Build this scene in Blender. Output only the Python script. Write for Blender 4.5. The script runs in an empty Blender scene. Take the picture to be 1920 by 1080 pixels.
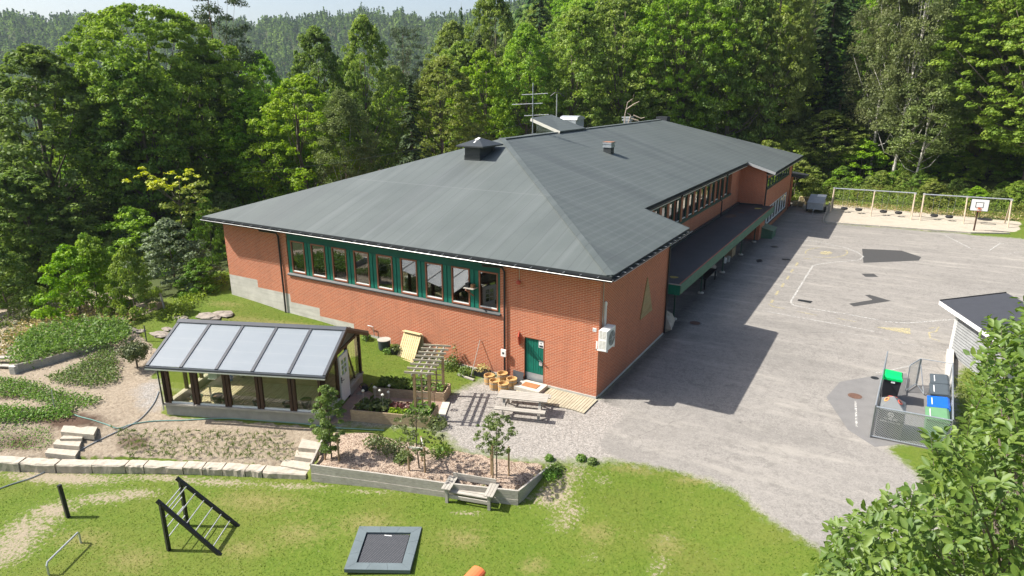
import bpy, math, random
import numpy as np
from mathutils import Vector, Matrix
S = bpy.context.scene
col = S.collection
R = math.radians
# ------------------------------------------------------------ camera
CAM = np.array([9.964, -24.342, 12.922]); YAW = -0.528; PIT = 0.294; FPX = 1235.86
cd = bpy.data.cameras.new("camera"); cam = bpy.data.objects.new("camera", cd); col.objects.link(cam)
cam.location = CAM; cam.rotation_euler = (math.pi/2-PIT, 0, -YAW)
cd.sensor_width = 36; cd.lens = 36*FPX/1920; cd.clip_start = .1; cd.clip_end = 6000
S.camera = cam
# ------------------------------------------------------------ light
SUN_EL = R(48.0); SX, SY = -4.65, -2.4            # the sun stands over (SX, SY)
w = bpy.data.worlds.new("World"); S.world = w; w.use_nodes = True
nt = w.node_tree; bg = nt.nodes["Background"]
sky = nt.nodes.new("ShaderNodeTexSky"); sky.sky_type = 'NISHITA'; sky.sun_disc = False
sky.sun_elevation = SUN_EL; sky.sun_rotation = math.atan2(SX, SY)
sky.air_density = 1.0; sky.dust_density = 3.0; sky.ozone_density = 1.0
nt.links.new(sky.outputs[0], bg.inputs[0]); bg.inputs[1].default_value = 0.105
sl = bpy.data.lights.new("sun", 'SUN'); sl.energy = 5.0; sl.angle = R(0.5); sl.color = (1.0, .955, .88)
so = bpy.data.objects.new("sun", sl); col.objects.link(so)
hd = math.hypot(SX, SY); d = Vector((SX/hd*math.cos(SUN_EL), SY/hd*math.cos(SUN_EL), math.sin(SUN_EL)))
so.rotation_euler = d.to_track_quat('Z', 'Y').to_euler(); so.location = (-20, -30, 60)
S.view_settings.view_transform = 'Standard'; S.view_settings.look = 'None'
S.view_settings.exposure = 0.86; S.view_settings.gamma = 1
S.cycles.max_bounces = 6; S.cycles.transparent_max_bounces = 16
S.cycles.diffuse_bounces = 3; S.cycles.glossy_bounces = 3; S.cycles.transmission_bounces = 4
# ------------------------------------------------------------ projection helpers
_fw = np.array([math.sin(YAW)*math.cos(PIT), math.cos(YAW)*math.cos(PIT), -math.sin(PIT)])
_rt = np.array([math.cos(YAW), -math.sin(YAW), 0]); _up = np.cross(_rt, _fw)
def ray(x, y): return _fw+_rt*(x-960)/FPX-_up*(y-540)/FPX
def U(x, y, ax='z', val=0.0):
    d = ray(x, y); i = 'xyz'.index(ax); return CAM+d*(val-CAM[i])/d[i]
def project(P):
    d = np.asarray(P, float)-CAM; z = d@_fw
    return np.stack([960+FPX*(d@_rt)/z, 540-FPX*(d@_up)/z], -1), z
# ------------------------------------------------------------ terrain
def inpoly(x, y, poly):
    x = np.asarray(x, float); y = np.asarray(y, float); r = np.zeros(np.broadcast(x, y).shape, bool)
    n = len(poly)
    for i in range(n):
        x1, y1 = poly[i][:2]; x2, y2 = poly[(i+1) % n][:2]
        if y1 == y2: continue
        c = ((y1 > y) != (y2 > y)) & (x < (x2-x1)*(y-y1)/(y2-y1)+x1)
        r ^= c
    return r
class RBF:
    def __init__(s, pts):
        P = np.array(pts, float); s.p = P[:, :2]; n = len(P)
        D = np.linalg.norm(s.p[:, None]-s.p[None], axis=2)
        A = np.zeros((n+1, n+1)); A[:n, :n] = -D-np.eye(n)*.15; A[:n, n] = 1; A[n, :n] = 1
        s.w = np.linalg.solve(A, np.append(P[:, 2], 0))
    def __call__(s, x, y):
        x = np.asarray(x, float); sh = x.shape; x = x.ravel(); y = np.asarray(y, float).ravel(); o = np.empty(len(x))
        for i in range(0, len(x), 20000):
            D = np.hypot(x[i:i+20000, None]-s.p[:, 0], y[i:i+20000, None]-s.p[:, 1])
            o[i:i+20000] = -D@s.w[:-1]+s.w[-1]
        return o.reshape(sh)
def Q(L): return [tuple(U(a, b, 'z', z)) for a, b, z in L]
up_pts = Q([(1117,750,0),(1020,722,0),(810,790,0),(660,790,0),(315,777,-.05),(450,784,-.05),(585,792,-.05),(450,825,-.3),
 (575,868,-.5),(430,858,-.52),(300,850,-.55),(120,848,-.55),(0,846,-.55),(-200,842,-.5),(590,880,-.1),(700,880,-.1),(850,890,-.1),(965,915,-.1),(1030,868,-.05),(850,850,-.04),
 (150,800,-.02),(0,790,0),(60,770,.1),(100,700,.35),(220,720,.15),(240,640,.6),(0,700,.3),(40,640,.5),(300,570,.9),(200,590,.65),
 (435,551,1.0),(537,583,.68),(610,600,.6),(690,628,.42),(740,655,.22),(800,680,.05),(850,690,.0),(940,710,0),(880,740,0),(750,720,0),(450,590,.8),(380,540,1.05)])
up_pts += [(x, y, 0) for x in (3, 8, 13) for y in (-4, 0, 8, 16, 25, 35, 45, 52)]+[(18, 40, 0), (20, 50, 0), (18, 25, .0), (20, 5, .1), (22, -10, -.3), (15, -9, -.2)]
up_pts += [(x, 59, .05) for x in (2, 8, 14, 20)]+[(x, 63, .7) for x in (-2, 4, 10, 16, 22, 28)]+[(x, 70, 2.2) for x in (-12, 0, 8, 16, 26)]+[(x, 78, 4) for x in (-10, 5, 20, 35)]
up_pts += [(-12, y, 0) for y in (5, 20, 40)]+[(-24, 5, 1.1), (-24, 20, .8), (-24, 40, 1), (-12, 62, 1), (-27, 2, 1.1), (-29, 8, .9), (-30, -4, .5), (-34, 4, -.3), (-36, -8, -.3), (-30, -14, 0), (-45, 0, -2.5),
 (-45, 15, -2), (-40, 30, -1), (-35, 50, 0), (-60, 20, -4), (-60, -10, -6), (-55, 45, -4), (-40, 70, 0), (28, 30, .5), (30, 50, 1), (35, 62, 2)]
low_pts = Q([(972,944,-.55),(840,946,-.6),(700,925,-.62),(580,905,-.72),(430,892,-.82),(300,888,-.86),(120,880,-.9),(0,878,-.92),(-200,878,-.95),
 (700,1050,-.8),(100,1050,-1.0),(400,1000,-.95),(1000,1000,-.62),(1100,1000,-.5),(1060,900,-.15),(1040,885,-.1),(1030,930,-.4),(1250,950,-.3),(1100,866,-.02),(1200,867,0),(1370,910,-.03),(1460,985,-.05),(1545,1025,-.06),
 (1560,1150,-.1),(1350,1060,-.4),(900,1200,-.8),(300,1300,-1.1),(-300,1100,-1.0)])
_up_f = RBF(up_pts); _low_f = RBF(low_pts)
LAWN_FRONT = Q([(-1500,858,-.56),(0,856,-.55),(120,858,-.55),(300,861,-.53),(430,866,-.52),(578,875,-.5),(583,868,-.08),(700,881,-.05),(838,899,-.03),(967,912,0),(1030,864,0),(1100,865,-.02),(1200,867,0),(1290,885,0),(1370,910,-.02),
 (1400,930,-.03),(1460,985,-.05),(1545,1025,-.06),(1600,1300,-.1),(1600,2600,-.1),(-1500,2600,-1),(-3500,1000,-1)])
BLD = [(-23.85, 0), (0, 0), (0, 9.5), (-2.5, 9.5), (-2.5, 38.2), (-.25, 38.2), (-.25, 54.4), (-23.85, 54.4)]
def far_h(x, y):
    dx = x-CAM[0]; dy = y-CAM[1]; r = np.hypot(dx, dy); az = np.degrees(np.arctan2(dx, dy))
    val = np.interp(r, [0,80,140,250,420,620,900,1150,1400,2200,5000], [0,-4,-12,-26,-34,-10,92,104,92,70,60])
    crest = np.interp(az, [-80,-68,-60,-55,-50,-46,-41,-36,-30], [78,80,85,84,87,96,104,93,90])
    val = np.where(val > 0, val*crest/104, val)+np.where(r > 600, 2.5*np.sin(az*1.9)+2*np.sin(az*4.3+1), 0)*np.clip((r-600)/300, 0, 1)
    val = val-np.clip((-az-45)/12, 0, 1)*np.interp(r, [0,90,160,400], [0,0,6,0])
    ne = np.interp(r, [0,95,130,180,300,500,1200,5000], [0,3,11,28,62,90,150,150])
    t = np.clip((az+39)/16, 0, 1); t = t*t*(3-2*t)
    return val*(1-t)+ne*t
def hfun(x, y):
    x = np.asarray(x, float); y = np.asarray(y, float)
    n = np.where(inpoly(x, y, LAWN_FRONT), _low_f(x, y), _up_f(x, y))
    r = np.hypot(x-(-3), y-15); t = np.clip((r-48)/50, 0, 1); t = t*t*(3-2*t)
    yard = (x > -1) & (x < 24) & (y < 60)
    t = np.where(yard, 0, t)
    z = n*(1-t)+far_h(x, y)*t
    f = np.clip((x-.6)/1.2, 0, 1)*np.clip((23-x)/2, 0, 1)*np.clip((y+2.6)/2, 0, 1)*np.clip((60.5-y)/1.5, 0, 1)
    f = np.where(inpoly(x, y, LAWN_FRONT), 0, f)
    g = np.clip(1-np.maximum(np.abs(x+6.8)-2.6, 0)/.8, 0, 1)*np.clip(1-np.maximum(np.abs(y+4.6)-1.6, 0)/.8, 0, 1)
    c, s_ = math.cos(-.394), math.sin(-.394); u = (x+14.831)*c-(y+10.238)*s_; v = (x+14.831)*s_+(y+10.238)*c
    k = np.clip(1-np.maximum(np.abs(u-3.49)-3.5, 0)/.4, 0, 1)*np.clip(1-np.maximum(np.abs(v-2.035)-1.9, 0)/.4, 0, 1)
    return z*(1-np.maximum(f, g*.9))*(1-k)-.02*k
def h1(x, y): return float(hfun(np.array([x]), np.array([y]))[0])
def at(px, py, z0=0):
    z = z0
    for _ in range(14):
        P = U(px, py, 'z', z); z = .4*z+.6*h1(P[0], P[1])
    return np.array([P[0], P[1], z])
def atl(L): return [tuple(at(a, b)) for a, b in L]
# ------------------------------------------------------------ objects
XF = {}
def _tf(parent):
    return XF.get(parent.as_pointer(), ((0, 0, 0), 0)) if parent else ((0, 0, 0), 0)
def meta(o, label=None, cat=None, group=None, kind=None):
    if label: o["label"] = label
    if cat: o["category"] = cat
    if group: o["group"] = group
    if kind: o["kind"] = kind
    return o
def empty(name, loc, rz=0, label=None, cat=None, group=None):
    o = bpy.data.objects.new(name, None); col.objects.link(o); o.location = loc; o.rotation_euler = (0, 0, rz)
    o.empty_display_size = .2
    XF[o.as_pointer()] = (tuple(loc), rz)
    return meta(o, label, cat, group)
def mk(name, V, F, mat, parent=None, loc=None, smooth=False, uv=True, attrs=None, local=False):
    """V in world coordinates (or local=True); F an (n,k) array or a list of tuples"""
    V = np.array(V, float).reshape(-1, 3)
    if parent is not None and not local:
        (L, th) = _tf(parent); V = V-np.array(L); c, s = math.cos(-th), math.sin(-th)
        V = np.stack([V[:, 0]*c-V[:, 1]*s, V[:, 0]*s+V[:, 1]*c, V[:, 2]], 1)
    if loc is not None: V = V-np.array(loc)
    me = bpy.data.meshes.new(name)
    if isinstance(F, np.ndarray):
        n, k = F.shape; me.vertices.add(len(V)); me.vertices.foreach_set('co', V.ravel())
        me.loops.add(n*k); me.loops.foreach_set('vertex_index', F.ravel().astype(np.int32))
        me.polygons.add(n); me.polygons.foreach_set('loop_start', np.arange(n, dtype=np.int32)*k)
        try: me.polygons.foreach_set('loop_total', np.full(n, k, np.int32))
        except Exception: pass
        me.update(calc_edges=True)
    else:
        me.from_pydata([tuple(v) for v in V], [], [tuple(f) for f in F]); me.update()
    if uv and len(me.polygons) < 60000:
        nl = len(me.loops); vi = np.empty(nl, np.int32); me.loops.foreach_get('vertex_index', vi)
        npo = len(me.polygons); nr = np.empty(npo*3); me.polygons.foreach_get('normal', nr); nr = np.abs(nr.reshape(-1, 3))
        lt = np.empty(npo, np.int32); me.polygons.foreach_get('loop_total', lt); pi = np.repeat(np.arange(npo), lt)
        co = V[vi]; n_ = nr[pi]; mx = n_.argmax(1)
        uvs = np.where((mx == 0)[:, None], co[:, [1, 2]], np.where((mx == 1)[:, None], co[:, [0, 2]], co[:, [0, 1]]))
        me.uv_layers.new(name='UVMap').data.foreach_set('uv', uvs.ravel())
    if smooth: me.polygons.foreach_set('use_smooth', np.ones(len(me.polygons), bool))
    if attrs:
        for k_, (dom, arr) in attrs.items():
            a = me.attributes.new(k_, 'FLOAT', dom); a.data.foreach_set('value', np.asarray(arr, np.float32))
    for m in (mat if isinstance(mat, (list, tuple)) else [mat]): me.materials.append(m)
    o = bpy.data.objects.new(name, me); col.objects.link(o)
    if parent is not None:
        o.parent = parent; XF[o.as_pointer()] = _tf(parent)
    elif loc is not None: o.location = loc
    return o
class MB:
    def __init__(s): s.v = []; s.f = []
    def add(s, V, F):
        b = len(s.v); s.v += [tuple(map(float, p)) for p in V]; s.f += [tuple(b+i for i in f) for f in F]; return s
    def box(s, x0, x1, y0, y1, z0, z1, rz=0, o=(0, 0, 0)):
        c, n = math.cos(rz), math.sin(rz)
        V = [(o[0]+x*c-y*n, o[1]+x*n+y*c, o[2]+z) for x in (x0, x1) for y in (y0, y1) for z in (z0, z1)]
        return s.add(V, [(0,1,3,2),(4,6,7,5),(0,4,5,1),(2,3,7,6),(0,2,6,4),(1,5,7,3)])
    def beam(s, a, b, wd, ht, up=(0, 0, 1)):
        a = Vector(a); b = Vector(b); t = (b-a).normalized(); u = Vector(up)
        if abs(t.dot(u)) > .98: u = Vector((1, 0, 0))
        r = t.cross(u).normalized(); u = r.cross(t); V = []
        for p in (a, b):
            for i, j in ((-1,-1),(1,-1),(1,1),(-1,1)): V.append(p+r*(i*wd/2)+u*(j*ht/2))
        return s.add(V, [(0,1,2,3)[::-1],(4,5,6,7),(0,1,5,4),(1,2,6,5),(2,3,7,6),(3,0,4,7)])
    def tube(s, pts, r, n=8, r2=None, cap=True):
        pts = [Vector(p) for p in pts]; m = len(pts); rr = list(r) if isinstance(r, (list, tuple)) else [r+(0 if r2 is None else (r2-r)*i/(m-1)) for i in range(m)]
        b = len(s.v); pu = None
        for i, p in enumerate(pts):
            t = (pts[min(i+1, m-1)]-pts[max(i-1, 0)]).normalized()
            if pu is None: pu = Vector((0, 0, 1)) if abs(t.z) < .9 else Vector((1, 0, 0))
            a = t.cross(pu).normalized(); c = a.cross(t).normalized(); pu = c
            for k in range(n):
                q = 2*math.pi*k/n; s.v.append(tuple(p+(a*math.cos(q)+c*math.sin(q))*rr[i]))
        for i in range(m-1):
            for k in range(n):
                s.f.append((b+i*n+k, b+i*n+(k+1) % n, b+(i+1)*n+(k+1) % n, b+(i+1)*n+k))
        if cap: s.f.append(tuple(b+k for k in range(n))[::-1]); s.f.append(tuple(b+(m-1)*n+k for k in range(n)))
        return s
    def lathe(s, prof, c=(0, 0, 0), n=20, cap=True):
        b = len(s.v)
        for r, z in prof:
            for k in range(n):
                q = 2*math.pi*k/n; s.v.append((c[0]+r*math.cos(q), c[1]+r*math.sin(q), c[2]+z))
        for i in range(len(prof)-1):
            for k in range(n): s.f.append((b+i*n+k, b+i*n+(k+1) % n, b+(i+1)*n+(k+1) % n, b+(i+1)*n+k))
        if cap: s.f.append(tuple(b+k for k in range(n))[::-1]); s.f.append(tuple(b+(len(prof)-1)*n+k for k in range(n)))
        return s
    def prism(s, poly, z0, z1):
        n = len(poly); V = [(p[0], p[1], z0) for p in poly]+[(p[0], p[1], z1) for p in poly]
        return s.add(V, [tuple(range(n))[::-1], tuple(range(n, 2*n))]+[(i, (i+1) % n, n+(i+1) % n, n+i) for i in range(n)])
    def slab(s, poly, t=(0, 0, -.1)):
        n = len(poly); V = list(poly)+[tuple(np.array(p)+np.array(t)) for p in poly]
        return s.add(V, [tuple(range(n)), tuple(range(n, 2*n))[::-1]]+[(i, n+i, n+(i+1) % n, (i+1) % n) for i in range(n)])
    def build(s, name, mat, parent=None, loc=None, smooth=False, local=False):
        return mk(name, s.v, s.f, mat, parent, loc, smooth, local=local)
def copy_tree(o, loc=None, rz=None, label=None, sc=None, parent=None):
    c = o.copy(); col.objects.link(c)
    if parent is not None: c.parent = parent
    if loc is not None: c.location = loc
    if rz is not None: c.rotation_euler = (0, 0, rz)
    if sc is not None: c.scale = sc
    if label: c["label"] = label
    for ch in list(o.children):
        if ch is not c: copy_tree(ch, parent=c)
    return c
def text(name, body, size, parent, loc, rot, mat):
    fc = bpy.data.curves.new(name, 'FONT'); fc.body = body; fc.size = size; fc.extrude = .002; fc.align_x = 'CENTER'
    fo = bpy.data.objects.new(name, fc); col.objects.link(fo); dg = bpy.context.evaluated_depsgraph_get(); me = bpy.data.meshes.new_from_object(fo.evaluated_get(dg))
    bpy.data.objects.remove(fo); me.materials.clear(); me.materials.append(mat)
    o = bpy.data.objects.new(name, me); col.objects.link(o); o.parent = parent; o.location = loc; o.rotation_euler = rot; return o
# ------------------------------------------------------------ materials
class NT:
    def __init__(s, name):
        s.m = bpy.data.materials.new(name); s.m.use_nodes = True; s.t = s.m.node_tree; s.b = s.t.nodes["Principled BSDF"]; s.out = s.t.nodes["Material Output"]
    def n(s, typ, ins=None, **k):
        nd = s.t.nodes.new(typ)
        for a, v in k.items(): setattr(nd, a, v)
        if ins:
            for a, v in ins.items(): s.set(nd.inputs[a], v)
        return nd
    def set(s, inp, v):
        if hasattr(v, 'node'): s.t.links.new(v, inp)
        else:
            if inp.type == 'RGBA' and len(v) == 3: v = (*v, 1)
            inp.default_value = v
    def mix(s, f, a, b, mode='MIX'):
        nd = s.n('ShaderNodeMix', data_type='RGBA', blend_type=mode)
        s.set(nd.inputs[0], f); s.set(nd.inputs[6], a); s.set(nd.inputs[7], b); return nd.outputs[2]
    def math(s, op, a, b=0.0, c=None, clamp=False):
        nd = s.n('ShaderNodeMath', operation=op, use_clamp=clamp); s.set(nd.inputs[0], a); s.set(nd.inputs[1], b)
        if c is not None: s.set(nd.inputs[2], c)
        return nd.outputs[0]
    def noise(s, vec, sc, det=3, rough=.55, out=0, dist=0):
        nd = s.n('ShaderNodeTexNoise', {'Scale': sc, 'Detail': det, 'Roughness': rough, 'Distortion': dist})
        if vec is not None: s.set(nd.inputs['Vector'], vec)
        return nd.outputs[out]
    def ramp(s, f, lo, hi):
        nd = s.n('ShaderNodeMapRange', {1: lo, 2: hi}); nd.clamp = True; s.set(nd.inputs[0], f); return nd.outputs[0]
    def attr(s, name): return s.n('ShaderNodeAttribute', attribute_name=name).outputs['Fac']
    def obj(s): return s.n('ShaderNodeTexCoord').outputs['Object']
    def uv(s): return s.n('ShaderNodeTexCoord').outputs['UV']
    def geo(s): return s.n('ShaderNodeNewGeometry').outputs['Position']
    def mapv(s, v, sc=(1, 1, 1), loc=(0, 0, 0)):
        nd = s.n('ShaderNodeMapping'); s.set(nd.inputs[0], v); nd.inputs['Scale'].default_value = sc; nd.inputs['Location'].default_value = loc; return nd.outputs[0]
    def bump(s, h, st=.3, dist=.02):
        nd = s.n('ShaderNodeBump', {'Strength': st, 'Distance': dist}); s.set(nd.inputs['Height'], h); s.t.links.new(nd.outputs[0], s.b.inputs['Normal'])
    def fin(s, c, rough=.7, metal=0, spec=.4):
        s.set(s.b.inputs['Base Color'], c); s.set(s.b.inputs['Roughness'], rough); s.set(s.b.inputs['Metallic'], metal); s.b.inputs['Specular IOR Level'].default_value = spec
        return s.m
def mat_plain(name, c, rough=.6, metal=0, var=.12, sc=3.0, spec=.4):
    t = NT(name); n = t.noise(t.obj(), sc, 4)
    n2 = t.noise(t.obj(), sc*9, 2)
    f = t.math('ADD', t.math('MULTIPLY', n, .7), t.math('MULTIPLY', n2, .3))
    v = t.math('MULTIPLY_ADD', f, 2*var, 1-var)
    return t.fin(t.mix(1.0, c, v, 'MULTIPLY') if False else t.mix(t.ramp(f, .3, .7), [x*(1-var) for x in c], [min(1, x*(1+var)) for x in c]), rough, metal, spec)
def mat_wood(name, c1, c2, axis='x', sc=1.0, rough=.8):
    t = NT(name); s_ = {'x': (1.2, 22, 22), 'y': (22, 1.2, 22), 'z': (22, 22, 1.2)}[axis]
    n = t.noise(t.mapv(t.obj(), tuple(a*sc for a in s_)), 1.0, 4, .6); n2 = t.noise(t.obj(), 2.2, 3)
    c = t.mix(t.ramp(n, .3, .7), c1, c2); c = t.mix(t.math('MULTIPLY', t.ramp(n2, .4, .75), .35), c, [a*.55 for a in c1])
    t.bump(n, .25, .01); return t.fin(c, rough)
def mat_brick(name='brick'):
    t = NT(name); uv = t.uv()
    b = t.n('ShaderNodeTexBrick', {'Vector': uv, 'Color1': (.46,.112,.043,1), 'Color2': (.34,.078,.033,1), 'Mortar': (.54,.35,.24,1), 'Scale': 1.0, 'Mortar Size': .0085, 'Mortar Smooth': .2, 'Bias': -.25, 'Brick Width': .25, 'Row Height': .0775})
    b.offset = .5
    n = t.noise(uv, .5, 4); n2 = t.noise(t.mapv(uv, (4, 13, 1)), 1.0, 2)
    c = t.mix(t.math('MULTIPLY', t.ramp(n2, .42, .7), .3), b.outputs['Color'], (.50,.15,.06,1))
    c = t.mix(t.math('MULTIPLY', t.ramp(n, .45, .75), .30), c, (.25,.08,.045,1))
    c = t.mix(t.math('MULTIPLY', t.ramp(b.outputs['Fac'], .2, .8), .45), c, (.54,.35,.24,1)); fj = t.math('FRACT', t.math('DIVIDE', t.math('ADD', t.n('ShaderNodeSeparateXYZ', {0: uv}).outputs[1], 20.0), .0775)); c = t.mix(t.math('MULTIPLY', t.ramp(t.math('ABSOLUTE', t.math('SUBTRACT', fj, .5)), .30, .46), .6), c, (.54,.35,.24,1))
    st_ = t.noise(t.mapv(uv, (1.6, .12, 1)), 1.0, 4, .65); c = t.mix(t.math('MULTIPLY', t.ramp(st_, .52, .75), .22), c, (.16,.06,.04,1)); zz_ = t.n('ShaderNodeSeparateXYZ', {0: uv}).outputs[1]; c = t.mix(t.math('MULTIPLY', t.ramp(t.math('ADD', zz_, t.math('MULTIPLY', n2, .5)), .75, .2), .4), c, (.20,.12,.09,1))
    t.bump(t.math('SUBTRACT', 1.0, b.outputs['Fac']), .5, .006)
    return t.fin(c, .85)
def mat_roof(name, rows):
    t = NT(name); uv = t.geo() ; sx = t.n('ShaderNodeSeparateXYZ'); t.set(sx.inputs[0], uv); X, Y = sx.outputs[0], sx.outputs[1]
    wob = t.math('MULTIPLY', t.math('SUBTRACT', t.noise(uv, .6, 2), .5), .12)
    def lines(a, per, wd):
        f = t.math('FRACT', t.math('DIVIDE', t.math('ADD', t.math('ADD', a, wob), 100.0), per)); f = t.math('ABSOLUTE', t.math('SUBTRACT', f, .5))
        return t.ramp(f, .5-wd/per, .5-wd/per*.3)
    n = t.noise(uv, .35, 5, .6); n2 = t.noise(uv, 14, 3)
    base = t.mix(t.ramp(n, .3, .7), (.072,.088,.083,1), (.098,.116,.109,1))
    base = t.mix(t.math('MULTIPLY', n2, .5), base, (.07,.078,.08,1))
    if not rows:
        st = t.noise(t.mapv(uv, (1.4, .06, 0)), 1.0, 3); base = t.mix(t.math('MULTIPLY', t.ramp(st, .5, .75), .5), base, (.135,.15,.15,1))
        st3 = t.noise(t.mapv(uv, (.28, .05, 0), (7, 3, 0)), 1.0, 2); base = t.mix(t.math('MULTIPLY', t.ramp(st3, .55, .62), .25), base, (.06,.068,.07,1))
        l = lines(X, .76, .04); base = t.mix(t.math('MULTIPLY', l, .4), base, (.045,.05,.052,1))
        l2 = t.ramp(t.math('ABSOLUTE', t.math('SUBTRACT', Y, 5.2)), .05, .02); base = t.mix(t.math('MULTIPLY', l2, .3), base, (.16,.17,.17,1))
    else:
        st = t.noise(t.mapv(uv, (.06, 1.1, 0)), 1.0, 3); base = t.mix(t.math('MULTIPLY', t.ramp(st, .5, .75), .35), base, (.13,.145,.143,1))
        l = lines(X, .42, .09); l2 = lines(Y, .5, .08)
        base = t.mix(t.math('MULTIPLY', l, .28), base, (.13,.145,.145,1)); base = t.mix(t.math('MULTIPLY', l2, .22), base, (.055,.062,.064,1))
        st3 = t.noise(t.mapv(uv, (.03, .30, 0), (2, 5, 0)), 1.0, 2); base = t.mix(t.math('MULTIPLY', t.ramp(st3, .53, .58), .35), base, (.058,.066,.068,1))
        l3 = lines(X, 5.0, .04); base = t.mix(t.math('MULTIPLY', l3, .5), base, (.05,.055,.056,1))
    t.bump(n2, .2, .01)
    return t.fin(base, .62, 0, .45)
def mat_leaf(name, c1, c2, c3=None, trans=.3, gl=.06):
    t = NT(name); a = t.attr('lv'); oi = t.n('ShaderNodeObjectInfo').outputs['Random']
    c = t.mix(a, c1, c2)
    if c3: c = t.mix(t.ramp(t.noise(t.obj(), .35, 2), .5, .72), c, c3)
    hv = t.n('ShaderNodeHueSaturation', {'Hue': t.math('MULTIPLY_ADD', oi, .03, .487), 'Saturation': t.math('MULTIPLY_ADD', oi, .2, .88), 'Value': t.math('MULTIPLY_ADD', oi, .4, .8), 'Color': c}).outputs[0]
    df = t.n('ShaderNodeBsdfDiffuse', {'Color': hv}); tr = t.n('ShaderNodeBsdfTranslucent', {'Color': t.mix(.5, hv, t.mix(1.0, hv, (1.3,1.5,.5,1), 'MULTIPLY'))})
    g = t.n('ShaderNodeBsdfGlossy', {'Color': (.8,.85,.8,1), 'Roughness': .55})
    m1 = t.n('ShaderNodeMixShader', {0: trans}); t.t.links.new(df.outputs[0], m1.inputs[1]); t.t.links.new(tr.outputs[0], m1.inputs[2])
    m2 = t.n('ShaderNodeMixShader', {0: gl}); t.t.links.new(m1.outputs[0], m2.inputs[1]); t.t.links.new(g.outputs[0], m2.inputs[2])
    t.t.links.new(m2.outputs[0], t.out.inputs[0]); return t.m
def mat_glass(name, tint=(.8,.85,.8), refl=.12, thr=1.0):
    t = NT(name); lw = t.math('MULTIPLY_ADD', t.math('POWER', t.n('ShaderNodeLayerWeight').outputs['Facing'], 5.0), .95, .05)
    f = t.math('ADD', t.math('MULTIPLY', lw, thr), refl, clamp=True)
    tr = t.n('ShaderNodeBsdfTransparent', {'Color': tint}); g = t.n('ShaderNodeBsdfGlossy', {'Color': (.95,.97,1,1), 'Roughness': .015})
    m = t.n('ShaderNodeMixShader', {0: f}); t.t.links.new(tr.outputs[0], m.inputs[1]); t.t.links.new(g.outputs[0], m.inputs[2]); t.t.links.new(m.outputs[0], t.out.inputs[0]); return t.m
M = {}
M['brick'] = mat_brick()
M['roof_s'] = mat_roof('roof_felt_strips', False); M['roof_e'] = mat_roof('roof_felt_shingles', True)
M['fascia'] = mat_plain('fascia_dark', (.035,.04,.042), .5); M['gutter'] = mat_plain('gutter_steel', (.05,.055,.06), .35, .3)
M['lightmetal'] = mat_plain('light_metal', (.55,.56,.56), .35, .5); M['galv'] = mat_plain('galvanised', (.42,.45,.47), .4, .6, .15)
M['green'] = mat_wood('green_paint', (.0,.125,.085), (.002,.16,.11), 'z', .6, .6)
M['greenh'] = mat_wood('green_paint_flat', (.0,.085,.062), (.002,.11,.08), 'x', .6, .6)
M['greend'] = mat_plain('dark_green_paint', (.03,.075,.055), .6); M['greenf'] = mat_wood('weathered_green_board', (.07,.15,.10), (.09,.19,.125), 'y', .7, .75)
M['frame'] = mat_wood('window_wood', (.26,.085,.045), (.36,.14,.075), 'z', 1, .6)
M['white'] = mat_plain('white_paint', (.74,.74,.72), .5, 0, .05); M['cream'] = mat_plain('cream_paint', (.62,.60,.52), .6, 0, .08)
M['black'] = mat_plain('black_metal', (.018,.019,.02), .45, 0, .2); M['blackp'] = mat_plain('black_plastic', (.02,.021,.024), .5)
M['pane'] = mat_glass('window_glass', (.45,.5,.46), .13, 1.3); M['ghglass'] = mat_glass('greenhouse_glass', (.97,.97,.91), .0, .8)
def _conc():
    t = NT('concrete'); o = t.geo(); n = t.noise(o, 1.2, 5, .65); n2 = t.noise(t.mapv(o, (.6, .6, 9)), 1.0, 3)
    c = t.mix(t.ramp(n, .3, .7), (.40,.38,.34,1), (.55,.53,.48,1)); c = t.mix(t.math('MULTIPLY', t.ramp(n2, .5, .7), .4), c, (.28,.27,.24,1)); t.bump(n2, .3, .01); return t.fin(c, .9)
M['concrete'] = _conc()
M['step'] = mat_plain('pale_concrete', (.50,.465,.40), .9, 0, .08)
M['room'] = mat_plain('room_wall', (.20,.17,.13), .9); M['curtain'] = mat_wood('curtain_cloth', (.42,.33,.14), (.55,.46,.24), 'z', .5, .95)
M['feltd'] = mat_plain('dark_roof_felt', (.028,.031,.036), .6, 0, .3, .8)
M['grey_wood'] = mat_wood('weathered_wood', (.30,.275,.235), (.46,.43,.38), 'x'); M['grey_wood_y'] = mat_wood('weathered_wood_y', (.28,.26,.22), (.44,.41,.36), 'y')
M['deckw'] = mat_wood('deck_wood', (.33,.29,.20), (.48,.43,.32), 'y'); M['bedw'] = mat_wood('bed_wood', (.33,.24,.15), (.46,.35,.23), 'x')
M['postw'] = mat_wood('post_wood', (.30,.20,.11), (.42,.29,.17), 'z'); M['newwood'] = mat_wood('new_wood', (.55,.43,.22), (.66,.54,.31), 'x')
M['tubw'] = mat_wood('tub_wood', (.46,.27,.10), (.58,.37,.16), 'z'); M['dkbrown'] = mat_wood('dark_brown_wood', (.045,.022,.014), (.075,.036,.022), 'z', 1, .6)
M['stone'] = mat_plain('granite', (.40,.355,.29), .9, 0, .25, 6); M['rock'] = mat_plain('rock', (.25,.215,.18), .9, 0, .35, 4)
M['poly'] = mat_plain('polycarbonate', (.33,.37,.42), .3, 0, .07, 1.5, .35); M['darkcap'] = mat_plain('dark_cap', (.06,.065,.075), .4)
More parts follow.
